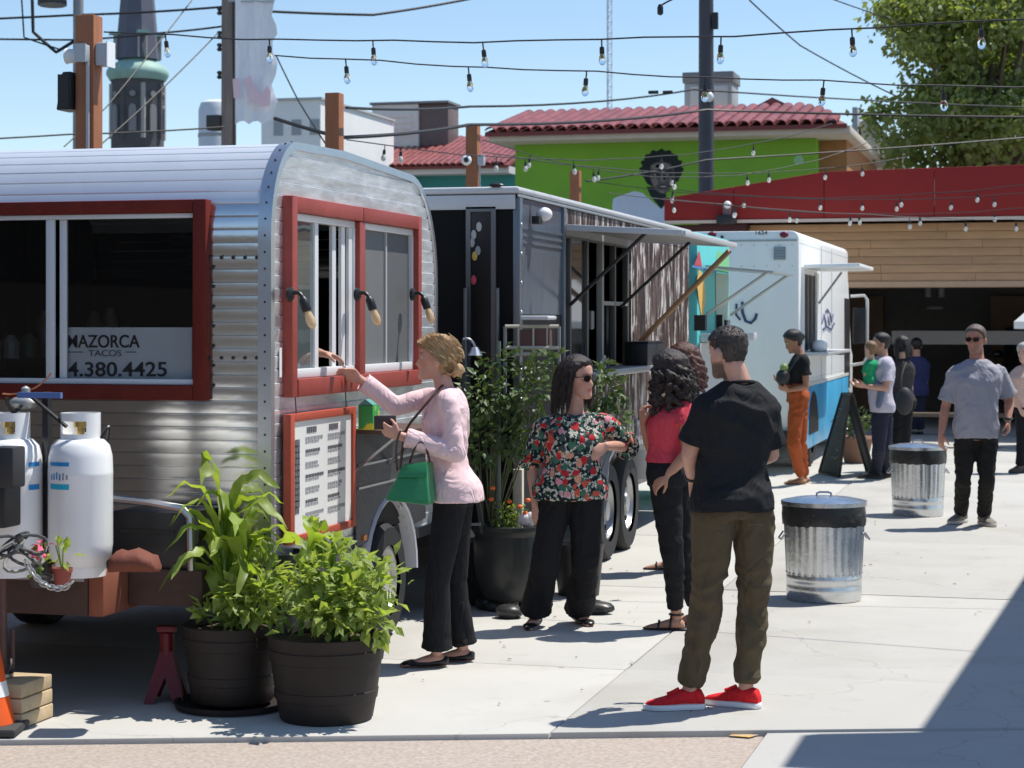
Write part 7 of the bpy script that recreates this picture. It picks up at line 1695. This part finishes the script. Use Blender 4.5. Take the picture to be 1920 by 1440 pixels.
def wrinkle(m, strength=.55, scale=7, dist=.03, stretch=(1, 1, .6)):
    """soft drape creases on top of the modelled folds"""
    t = m.node_tree; N = t.nodes; L = t.links; b = N['Principled BSDF']
    tc = N.new('ShaderNodeTexCoord'); mp_ = N.new('ShaderNodeMapping'); mp_.inputs['Scale'].default_value = stretch; mp_.inputs['Rotation'].default_value = (.35, .5, .2); L.new(tc.outputs['Object'], mp_.inputs[0])
    n = N.new('ShaderNodeTexNoise'); n.inputs['Scale'].default_value = scale; n.inputs['Detail'].default_value = 2.5; n.inputs['Distortion'].default_value = 1.4; L.new(mp_.outputs[0], n.inputs['Vector'])
    s1_ = N.new('ShaderNodeMath'); s1_.operation = 'SUBTRACT'; s1_.inputs[1].default_value = .5; L.new(n.outputs['Fac'], s1_.inputs[0]); a_ = N.new('ShaderNodeMath'); a_.operation = 'ABSOLUTE'; L.new(s1_.outputs[0], a_.inputs[0])
    pw = N.new('ShaderNodeMath'); pw.operation = 'POWER'; pw.inputs[1].default_value = .6; L.new(a_.outputs[0], pw.inputs[0])
    bp = N.new('ShaderNodeBump'); bp.inputs['Strength'].default_value = strength; bp.inputs['Distance'].default_value = dist; L.new(pw.outputs[0], bp.inputs['Height'])
    if b.inputs['Normal'].links: L.new(b.inputs['Normal'].links[0].from_socket, bp.inputs['Normal'])
    L.new(bp.outputs[0], b.inputs['Normal'])
def cloth(name, col=(.5, .5, .5), rough=.85, var=.08, **kw):
    new = name not in MATS
    m = mat(name, col, rough=rough, var=var, vscale=5, bump=.15, bscale=300, bdist=.002, spec=.25, **kw)
    if new: wrinkle(m)
    return m
def hairm(name, col=(.02, .02, .02)): return mat(name, col, rough=.42, var=.35, vscale=14, stretch=(6, 6, 1), bump=.6, bscale=60, bdist=.006, spec=.5)
blackcloth = cloth('black_cloth', (.016, .016, .018)); blk2 = cloth('black_trouser_cloth', (.014, .014, .016))
# --- 1 woman in pink blazer
pinkc = cloth('pale_pink_wool', (.80, .585, .60), var=.05)
p1 = Person('woman in pale pink blazer reaching up to the serving window', 10.15, 88, (852, 938), (836, 727), (818, 672), hface=84, hpitch=4, female=True, sc=.97, bulk=.95, skin=(.60, .33, .25),
            arms=[((806, 745, .15), (742, 762, .10), (676, 712, .04), (-.9, .35, -.1), (-.2, -.3, -.9), .55, 1), ((838, 750, -.15), (856, 850, -.20), (752, 818, -.20), (-.9, .35, .1), (.1, .5, .85), .75, -1)],
            legs=[((845, 948, -.07), (820, 1090, -.09), (819, 1250), 92), ((856, 948, .07), (852, 1090, .09), (868, 1240), 80)])
p1.top(pinkc, hem=.0, ease=.014, sleeve=.95, scuff=1.25, flare=.10, flare_t=.28, name='blazer', amp=.006, fs=(6, 6, 12), sl_ease=.012)
p1.trousers(blk2, hem=.97, rt=.088, rk=.066, rh=.078, amp=.006, waist=.15, fl=1.1, fs=(9, 9, 3))
p1.shoes(mat('black_leather', (.012, .012, .013), rough=.3), 'flat')
p1.hair(hairm('dark_blonde_hair', (.46, .30, .15)), 'tousled', th=.017, low=-.08, bun=(0, -.115, -.050, .036), seed=3, r0=.01, strands=24)
lap = MB()
for sg in (-1, 1):
    a_ = p1.pelvis.lerp(p1.neck, 1.0) + p1.r * sg * .07 + p1.f * .03; b_ = p1.pelvis.lerp(p1.neck, .45) + p1.f * .135 + p1.r * sg * .02
    MB().prism([a_, a_.lerp(b_, .35) + p1.r * sg * .05 + p1.f * .045, b_], p1.f * .008).build('lapel', pinkc, p1.root)
# green handbag on her forearm, with strap
bgm = mat('green_leather', (.025, .22, .085), rough=.38, var=.10, vscale=9, bump=.12, bscale=40, coat=.1)
hb = thing('handbag', 'emerald green leather handbag hanging from the pink blazer woman arm', 'handbag', at(770, 948, 9.9)); Zh = 9.90
def hp(px, py, db=0): return at(px, py, Zh + db)
fr_ = [hp(750, 880, -.03), hp(812, 868, -.05), hp(822, 892, -.10), hp(819, 944, -.12), hp(800, 951, -.12), hp(727, 943, -.05), hp(722, 925, -.04)]
fr_ = [hp(755, 872, 0), hp(800, 866, -.02), hp(803, 948, -.06), hp(722, 938, -.03)]; bk_ = [hp(762, 868, .10), hp(812, 864, .08), hp(820, 940, .10), hp(735, 936, .12)]
MB().loft([[fr_[3], fr_[2], bk_[2], bk_[3]], [fr_[3].lerp(fr_[0], .12) - AX * .006, fr_[2].lerp(fr_[1], .12) + AX * .006, bk_[2].lerp(bk_[1], .12) + AX * .006, bk_[3].lerp(bk_[0], .12) - AX * .006], [fr_[3].lerp(fr_[0], .55), fr_[2].lerp(fr_[1], .55), bk_[2].lerp(bk_[1], .55), bk_[3].lerp(bk_[0], .55)], [fr_[0], fr_[1], bk_[1], bk_[0]]]).build('body', bgm, hb, bevel=.008, smooth=50)
MB().prism([fr_[0] + FW * -.004, fr_[1] + FW * -.004, fr_[1].lerp(fr_[2], .35) + FW * -.010, fr_[0].lerp(fr_[3], .35) + FW * -.010], FW * -.005).build('flap', bgm, hb, bevel=.002)
stp = mat('dark_brown_strap', (.06, .025, .02), rough=.45)
MB().tube(bez(hp(768, 868, .03), hp(790, 790, -.02), hp(806, 866, .03), 10), .006, 6).build('handle', stp, hb); MB().tube(bez(hp(745, 882, .02), hp(738, 830, 0), hp(752, 806, -.05), 8), .006, 6).build('handle', stp, hb)
# shoulder strap across the blazer (lies on the near side of the chest)
st_ = MB(); SP = [p1.P(830, 722, -.07), p1.P(812, 742, -.15), p1.P(790, 768, -.165), p1.P(770, 792, -.15), p1.P(758, 812, -.15), p1.P(750, 880, -.21)]
MB().tube(SP, .010, 6, flat=.4).build('shoulder_strap', stp, hb)
ph_ = single('wallet', MB().box(at(722, 792, 9.97), (.11, .02, .07), rz=YAW + .2), mat('dark_wallet', (.05, .03, .03), rough=.5), 'dark wallet held by the woman in the pink blazer', 'wallet', bevel=.006)
# --- 2 server inside the trailer
p2 = Person('server inside the silver trailer passing change through the window', 10.42, -75, (466, 668), (470, 503), (470, 452), hface=-80, skin=(.50, .27, .19), voxel=.007, sc=.95, female=True, floor=.642,
            arms=[((482, 525, -.12), (512, 640, -.30), (600, 662, -.42), (.9, -.22, .05), (.1, -.9, -.2), .45, -1), ((470, 525, .15), (480, 610, .2), (500, 650, .1), (.6, -.5, 0), (.5, 0, -.6), .4, 1)],
            legs=[((462, 680, .05), (462, 840, .05), (462, 990), -75), ((470, 680, -.05), (470, 840, -.05), (470, 1000), -75)])
p2.top(blackcloth, hem=.05, sleeve=.45, voxel=.014); p2.hair(hairm('black_hair', (.014, .011, .010)), 'short', th=.02, voxel=.009); p2.trousers(blk2, hem=.9, voxel=.014)
# --- 3 woman in floral blouse
flor = bpy.data.materials.new('floral_print'); flor.use_nodes = True; MATS['floral_print'] = flor
def floral(m):
    t = m.node_tree; N = t.nodes; L = t.links; b = N['Principled BSDF']; b.inputs['Roughness'].default_value = .8; b.inputs['Specular IOR Level'].default_value = .2
    tc = N.new('ShaderNodeTexCoord'); n = N.new('ShaderNodeTexNoise'); n.inputs['Scale'].default_value = 48; n.inputs['Detail'].default_value = 3; L.new(tc.outputs['Object'], n.inputs['Vector'])
    r1 = N.new('ShaderNodeValToRGB'); L.new(n.outputs['Fac'], r1.inputs[0]); e = r1.color_ramp.elements; r1.color_ramp.interpolation = 'CONSTANT'
    e[0].position = 0; e[0].color = (.012, .016, .022, 1); e[1].position = .47; e[1].color = (.04, .10, .075, 1); x = e.new(.54); x.color = (.58, .54, .47, 1); x = e.new(.66); x.color = (.09, .18, .13, 1)
    vo = N.new('ShaderNodeTexVoronoi'); vo.inputs['Scale'].default_value = 21; vo.inputs['Randomness'].default_value = .95
    ds = N.new('ShaderNodeTexNoise'); ds.inputs['Scale'].default_value = 26; L.new(tc.outputs['Object'], ds.inputs['Vector'])
    ad = N.new('ShaderNodeVectorMath'); ad.operation = 'MULTIPLY_ADD'; L.new(ds.outputs['Color'], ad.inputs[0]); ad.inputs[1].default_value = (.045, .045, .045); L.new(tc.outputs['Object'], ad.inputs[2]); L.new(ad.outputs[0], vo.inputs['Vector'])
    lt = N.new('ShaderNodeMath'); lt.operation = 'LESS_THAN'; lt.inputs[1].default_value = .47; L.new(vo.outputs['Distance'], lt.inputs[0])
    sp_ = N.new('ShaderNodeSeparateColor'); L.new(vo.outputs['Color'], sp_.inputs[0]); r2_ = N.new('ShaderNodeValToRGB'); r2_.color_ramp.interpolation = 'CONSTANT'; L.new(sp_.outputs[0], r2_.inputs[0]); e = r2_.color_ramp.elements
    e[0].position = 0; e[0].color = (.50, .03, .035, 1); e[1].position = .24; e[1].color = (.58, .10, .06, 1); x = e.new(.40); x.color = (.70, .28, .33, 1); x = e.new(.55); x.color = (.66, .30, .20, 1); x = e.new(.68); x.color = (.05, .08, .08, 1); x = e.new(.84); x.color = (.06, .16, .11, 1)
    n3 = N.new('ShaderNodeTexNoise'); n3.inputs['Scale'].default_value = 90; L.new(tc.outputs['Object'], n3.inputs['Vector']); mr = N.new('ShaderNodeMapRange'); mr.inputs[3].default_value = .45; mr.inputs[4].default_value = 1.45; L.new(n3.outputs['Fac'], mr.inputs[0]); sc_ = N.new('ShaderNodeVectorMath'); sc_.operation = 'SCALE'; L.new(r2_.outputs[0], sc_.inputs[0]); L.new(mr.outputs[0], sc_.inputs['Scale'])
    mx = N.new('ShaderNodeMixRGB'); L.new(lt.outputs[0], mx.inputs[0]); L.new(r1.outputs[0], mx.inputs[1]); L.new(sc_.outputs[0], mx.inputs[2]); L.new(mx.outputs[0], b.inputs['Base Color'])
floral(flor); wrinkle(flor, .5, 6, .03, (1, 1, .4))
p3 = Person('woman in floral blouse and sunglasses with hand on hip', 11.30, 190, (1068, 935), (1078, 772), (1083, 708), hs=1.05, hface=232, hpitch=-2, female=True, sc=.97, bulk=1.01, skin=(.56, .31, .23), lips=(.50, .10, .10), tilt=4,
            arms=[((1020, 800, .02), (998, 868, .06), (1004, 948, -.02), (.05, -1, 0), (.6, 0, .5), .45, 1), ((1135, 794, .02), (1176, 836, .12), (1136, 836, -.08), (-.75, -.45, -.3), (-.2, -.3, .8), .6, -1)],
            legs=[((1040, 945, 0), (1022, 1055, -.02), (1004, 1174), 165), ((1098, 945, 0), (1098, 1055, 0), (1086, 1167), 200)])
p3.top(flor, hem=.0, ease=.016, sleeve=.50, scuff=1.4, flare=.07, flare_t=.5, name='blouse', amp=.011, fs=(9, 9, 4), sl_ease=.020, neck=.97)
p3.trousers(blk2, hem=.98, rt=.094, rk=.082, rh=.092, amp=.010, fs=(11, 11, 2), waist=.15, fl=1.06)
p3.shoes(mat('black_leather'), 'flat'); p3.hair(hairm('dark_brown_hair', (.022, .012, .010)), 'long', th=.018, length=.245, locks=60, seed=5, front=72, spread=.9, strands=14); p3.sunglasses()
# --- 4 woman in coral top
coral = cloth('coral_red_cotton', (.58, .06, .085), var=.08)
p4 = Person('woman in coral red top and black trousers with dark curly hair', 11.25, 62, (1256, 905), (1266, 752), (1254, 700), hface=60, hpitch=-3, female=True, sc=.97, bulk=.98, skin=(.46, .24, .16),
            arms=[((1283, 768, -.10), (1290, 850, -.16), (1252, 890, -.16), (-.75, -.65, .1), (.5, -.4, .6), .6, 1), ((1238, 768, .14), (1222, 842, .16), (1206, 796, .10), (-.1, 1, 0), (.9, 0, .3), 1.0, -1)],
            legs=[((1248, 920, -.05), (1262, 1050, -.06), (1268, 1181), 80), ((1268, 920, .06), (1282, 1050, .08), (1305, 1172), 70)])
p4.top(coral, hem=.26, ease=.012, sleeve=.22, scuff=1.35, name='top', amp=.006, sl_ease=.016, flare=.05); p4.trousers(blk2, hem=.86, rt=.092, rk=.066, rh=.050, waist=.38)
p4.shoes(mat('black_leather'), 'sandal'); p4.hair(hairm('black_brown_curls', (.026, .017, .014)), 'curly', th=.030, length=.28, locks=64, seed=6, wave=.017, r0=.014, front=62, spread=1.2, strands=10)
# --- 5 man in black T-shirt
olive = cloth('olive_chino', (.105, .080, .047), var=.14)
p5 = Person('man in black T-shirt, olive trousers and bright red shoes seen from behind', 8.95, 28, (1372, 965), (1386, 716), (1364, 660), hface=40, hpitch=-5, sc=1.0, bulk=.94, skin=(.58, .32, .24), beard=(.05, .035, .028, .8), voxel=.006, brows=(.04, .03, .02),
            arms=[((1322, 765, -.06), (1293, 850, -.02), (1299, 900, .16), (.1, -.95, .1), (.9, 0, .3), .7, -1), ((1434, 765, .04), (1446, 852, .10), (1400, 868, .34), (-.9, .2, .3), (0, .3, -1), .6, 1)],
            legs=[((1338, 978, -.02), (1326, 1130, .02), (1292, 1330), 97), ((1412, 978, .04), (1414, 1130, .08), (1398, 1327), 60)])
p5.top(cloth('black_jersey', (.017, .018, .020), var=.06), hem=.03, ease=.018, flare=.10, flare_t=.26, sleeve=.37, scuff=1.22, name='t_shirt', amp=.013, fs=(6, 6, 7), sl_ease=.016); p5.trousers(olive, hem=.93, rt=.098, rk=.074, rh=.060, amp=.014, fs=(7, 7, 10), waist=.09, ease=.004, amp2=.004, voxel=.0085, fl=.9)
p5.collar(cloth('black_jersey'), .066)
p5.shoes(cloth('red_knit', (.72, .025, .03), var=.06), 'sneaker'); p5.hair(hairm('cropped_dark_hair', (.055, .042, .036)), 'short', th=.005, low=-.075, seed=8, strands=18)
wtch = MB().tube([p5.arms[0][2].lerp(p5.arms[0][1], .12) + (AX * math.cos(a_) + (FW * .8 + UP * .5).normalized() * math.sin(a_)) * .031 for a_ in [2 * math.pi * j / 14 for j in range(14)]], .009, 6, closed=True); single('wrist_watch', wtch, black, 'black watch on the left wrist of the man in black', 'watch')
MB().bar(p5.P(1340, 985, -.16), p5.P(1372, 985, -.17), .008, .005).build('pocket_seam', olive, p5.root); MB().bar(p5.P(1400, 985, -.13), p5.P(1430, 985, -.10), .008, .005).build('pocket_seam', olive, p5.root)
# --- 13 woman behind the coral top woman
p6 = Person('woman with reddish curly hair mostly hidden behind the coral top woman', 13.85, 75, (1268, 850), (1284, 722), (1280, 678), hface=75, female=True, sc=.98, skin=(.50, .28, .20), voxel=.010,
            arms=[((1296, 735, -.1), (1300, 800, -.1), (1270, 830, -.1), (-.8, -.3, 0), (0, -.5, .6), .5, 1), ((1272, 735, .1), (1262, 800, .1), (1245, 830, .1), (-.8, -.3, 0), (0, -.5, .6), .5, -1)],
            legs=[((1262, 862, -.06), (1256, 960, -.04), (1257, 1068), 85), ((1275, 862, .06), (1284, 960, .06), (1292, 1064), 80)])
p6.top(cloth('maroon_cotton', (.12, .02, .03)), hem=.1, sleeve=.5, voxel=.013); p6.trousers(blk2, hem=.82, rk=.062, rh=.048, voxel=.013); p6.shoes(mat('black_leather'), 'sandal'); p6.hair(hairm('auburn_curls', (.075, .024, .018)), 'curly', th=.028, length=.25, locks=50, seed=9, wave=.017, voxel=.009, spread=1.3)
# --- 6 woman in rust trousers
rustc = cloth('rust_orange_cloth', (.33, .075, .022), var=.1)
p7 = Person('woman in black top and rust orange trousers by the white truck', 21.0, 92, (1494, 752), (1500, 664), (1487, 640), hface=92, hpitch=-22, female=True, sc=.97, bulk=.93, skin=(.36, .17, .105), voxel=.010,
            arms=[((1508, 676, -.14), (1512, 725, -.18), (1478, 732, -.18), (-.9, .3, .1), (0, .6, .6), .7, -1), ((1494, 676, .13), (1486, 722, .15), (1468, 715, .05), (-.9, .3, -.1), (0, .6, -.6), .7, 1)],
            legs=[((1494, 760, -.07), (1488, 832, -.08), (1502, 908), 92), ((1500, 760, .07), (1500, 832, .08), (1508, 905), 88)])
p7.top(blackcloth, hem=.34, ease=.014, sleeve=.32, voxel=.013); p7.trousers(rustc, hem=.93, rt=.090, rk=.075, rh=.058, waist=.40, voxel=.012, amp=.014); p7.shoes(mat('tan_leather', (.35, .18, .09), rough=.5), 'flat'); p7.hair(hairm('black_hair'), 'short', th=.022, low=-.07, bun=(0, -.10, .02, .04), seed=4, voxel=.009)
bgk = thing('camera_bag', 'black bag with a green lid held by the woman in rust trousers', 'bag', at(1470, 720, 20.85))
bl_ = MB(); bl_.ell(at(1468, 708, 20.85), (.075, .07, .09), 14, 10); bl_.build('body', mat('bag_black', (.02, .02, .024), rough=.5, var=.2), bgk); MB().ell(at(1470, 690, 20.85), (.045, .045, .05), 12, 8).build('lid', mat('avocado_green', (.22, .30, .10), rough=.5), bgk); MB().tube(bez(at(1477, 700, 20.8), at(1490, 680, 20.78), at(1498, 668, 20.82), 6), .008, 5).build('strap', mat('bag_black'), bgk)
# --- 7 man with child
lil = cloth('lilac_grey_cotton', (.47, .45, .53), var=.06); navy = cloth('dark_navy_denim', (.022, .024, .042), var=.1)
p8 = Person('man in lilac grey shirt and dark jeans carrying a small child', 21.8, 85, (1654, 775), (1655, 668), (1652, 644), hface=85, sc=.98, bulk=1.0, skin=(.50, .28, .20), voxel=.010,
            arms=[((1662, 682, -.17), (1662, 728, -.22), (1624, 724, -.2), (-.9, .1, .1), (0, .7, .5), .6, -1), ((1650, 682, .17), (1648, 728, .2), (1615, 722, .12), (-.9, .1, 0), (0, .7, -.5), .6, 1)],
            legs=[((1650, 788, -.08), (1648, 840, -.08), (1642, 897), 88), ((1658, 788, .08), (1660, 840, .08), (1662, 895), 88)])
p8.top(lil, hem=.02, ease=.022, sleeve=.40, voxel=.013, amp=.008); p8.trousers(navy, hem=.95, voxel=.013, rt=.095, rk=.075, rh=.066); p8.shoes(mat('dark_shoe', (.02, .02, .022), rough=.5), 'sneaker', sole=mat('dark_sole', (.05, .05, .05), rough=.6)); p8.hair(hairm('black_hair'), 'short', th=.014, voxel=.009)
p9 = Person('small child in green shirt carried by the man in lilac shirt', 21.7, 60, (1634, 718), (1634, 674), (1632, 655), hface=40, sc=.60, hs=1.25, bulk=.95, skin=(.58, .36, .27), voxel=.009,
            arms=[((1627, 682, -.06), (1622, 702, -.06), (1632, 712, .0), (.6, -.4, .3), (.3, 0, -.8), .5, -1), ((1642, 682, .04), (1646, 700, .06), (1652, 690, .06), (.8, .3, 0), (0, -.5, .5), .5, 1)],
            legs=[])
p9.top(cloth('kelly_green_cotton', (.02, .30, .13)), hem=-.1, ease=.014, sleeve=.45, voxel=.011); p9.hair(hairm('light_brown_hair', (.20, .12, .06)), 'short', th=.014, voxel=.009)
lgm = MB(); k0 = p9.pelvis
for sg in (-1, 1): limb(lgm, [k0 + AX * .0 + FW * .05 * sg, k0 + AX * .10 + FW * .09 * sg - UP * .05, k0 + AX * .06 + FW * .09 * sg - UP * .24], [.055, .045, .033])
voxelise(lgm, 'trousers', cloth('child_denim', (.12, .15, .22)), p9.root, .010)
# --- woman behind the man with child
p10 = Person('woman in dark sleeveless top with shoulder bag behind the man carrying a child', 23.2, 20, (1690, 765), (1690, 672), (1690, 648), sc=.95, female=True, skin=(.62, .38, .28), voxel=.011,
             arms=[((1677, 685, 0), (1672, 728, 0), (1674, 765, .05), (0, -1, .1), (1, 0, 0), .4, -1), ((1702, 685, 0), (1707, 728, .02), (1705, 765, .06), (0, -1, .1), (-1, 0, 0), .4, 1)], legs=[((1684, 775, 0), (1683, 825, 0), (1683, 878), 20), ((1697, 775, 0), (1697, 825, 0), (1697, 876), 20)])
p10.top(cloth('charcoal_knit', (.05, .045, .045)), hem=.1, sleeve=.16, voxel=.014); p10.trousers(blk2, voxel=.014); p10.hair(hairm('black_hair'), 'long', th=.016, length=.22, locks=30, voxel=.010); p10.shoes(mat('dark_shoe'), 'flat')
hb2 = thing('shoulder_bag', 'dark slouchy shoulder bag beside the farther trash can', 'bag', at(1694, 780, 22.8)); MB().ell(at(1696, 752, 22.85), (.10, .07, .16), 14, 10).build('body', mat('bag_charcoal', (.035, .035, .038), rough=.6, var=.2), hb2); MB().tube(bez(at(1690, 728, 22.85), at(1688, 700, 22.9), at(1700, 680, 23.05), 8), .010, 5).build('strap', mat('bag_charcoal'), hb2)
# --- person in navy in the shade
p11 = Person('person in navy shirt standing in the hall shade', 30.5, 10, (1718, 742), (1718, 668), (1718, 648), sc=1.0, skin=(.42, .24, .17), voxel=.012,
             arms=[((1704, 680, 0), (1700, 712, 0), (1702, 742, .05), (0, -1, .1), (1, 0, 0), .4, -1), ((1732, 680, 0), (1736, 712, .02), (1734, 742, .06), (0, -1, .1), (-1, 0, 0), .4, 1)], legs=[((1711, 752, 0), (1710, 790, 0), (1710, 815), 10), ((1725, 752, 0), (1725, 790, 0), (1726, 815), 10)])
p11.top(cloth('navy_cotton', (.035, .04, .11)), hem=.0, ease=.02, sleeve=.5, voxel=.015); p11.trousers(navy, voxel=.015); p11.hair(hairm('black_hair'), 'short', th=.012, voxel=.011); p11.shoes(mat('dark_shoe'), 'flat')
# --- man in grey T-shirt walking
greyc = cloth('heather_grey_jersey', (.34, .34, .39), var=.06)
p12 = Person('man in heather grey T-shirt and black jeans walking toward the camera', 16.85, 172, (1828, 822), (1832, 674), (1829, 636), hface=150, sc=1.02, bulk=1.0, skin=(.50, .24, .165), voxel=.008, beard=(.20, .12, .09, .35), hpitch=-3,
             arms=[((1790, 700, 0), (1773, 762, .04), (1765, 812, -.04), (-.05, -1, -.1), (.9, 0, .3), .55, 1), ((1874, 698, 0), (1893, 750, .06), (1890, 788, -.06), (0, -1, -.1), (-.9, 0, .3), .9, -1)],
             legs=[((1810, 832, 0), (1806, 900, -.03), (1802, 980), 140), ((1848, 832, 0), (1850, 900, -.04), (1845, 984), 190)])
p12.top(greyc, hem=.0, ease=.020, sleeve=.45, scuff=1.3, name='t_shirt', voxel=.011, amp=.016, fs=(6, 6, 5), sl_ease=.018); p12.trousers(cloth('black_denim', (.018, .017, .016), var=.12), hem=.97, rt=.092, rk=.068, rh=.060, voxel=.011, amp=.010, waist=.12)
p12.collar(greyc, .066); p12.shoes(cloth('grey_suede', (.24, .22, .19)), 'sneaker', sole=mat('pale_sole', (.55, .52, .46), rough=.6)); p12.hair(hairm('greying_brown_hair', (.11, .08, .06)), 'short', th=.012, voxel=.008); p12.sunglasses()
wt2 = MB().tube([p12.arms[1][2].lerp(p12.arms[1][1], .08) + (AX * math.cos(a_) + FW * math.sin(a_)) * .032 for a_ in [2 * math.pi * j / 14 for j in range(14)]], .012, 6, closed=True); single('wrist_watch', wt2, black, 'black watch on the wrist of the walking man in grey', 'watch')
# --- person at the right edge
p13 = Person('person in peach top and dark trousers at the right border of the photo', 22.9, 150, (1925, 765), (1924, 685), (1921, 662), hface=140, sc=.97, female=True, bulk=1.1, skin=(.62, .38, .30), voxel=.011,
             arms=[((1910, 698, 0), (1903, 740, -.05), (1912, 765, -.1), (.4, -.9, -.1), (.9, 0, .3), .5, 1), ((1940, 698, 0), (1948, 740, 0), (1945, 780, -.05), (0, -1, -.1), (-.9, 0, .3), .5, -1)], legs=[((1918, 775, 0), (1917, 828, 0), (1913, 886), 130), ((1933, 775, 0), (1934, 828, 0), (1936, 884), 170)])
p13.top(cloth('pale_peach_cotton', (.66, .46, .38)), hem=.02, ease=.02, sleeve=.5, voxel=.014); p13.trousers(blk2, voxel=.014); p13.shoes(cloth('brown_boot', (.12, .09, .07)), 'sneaker', sole=mat('dark_sole')); p13.hair(hairm('grey_hair', (.42, .40, .38)), 'tousled', th=.02, voxel=.010)
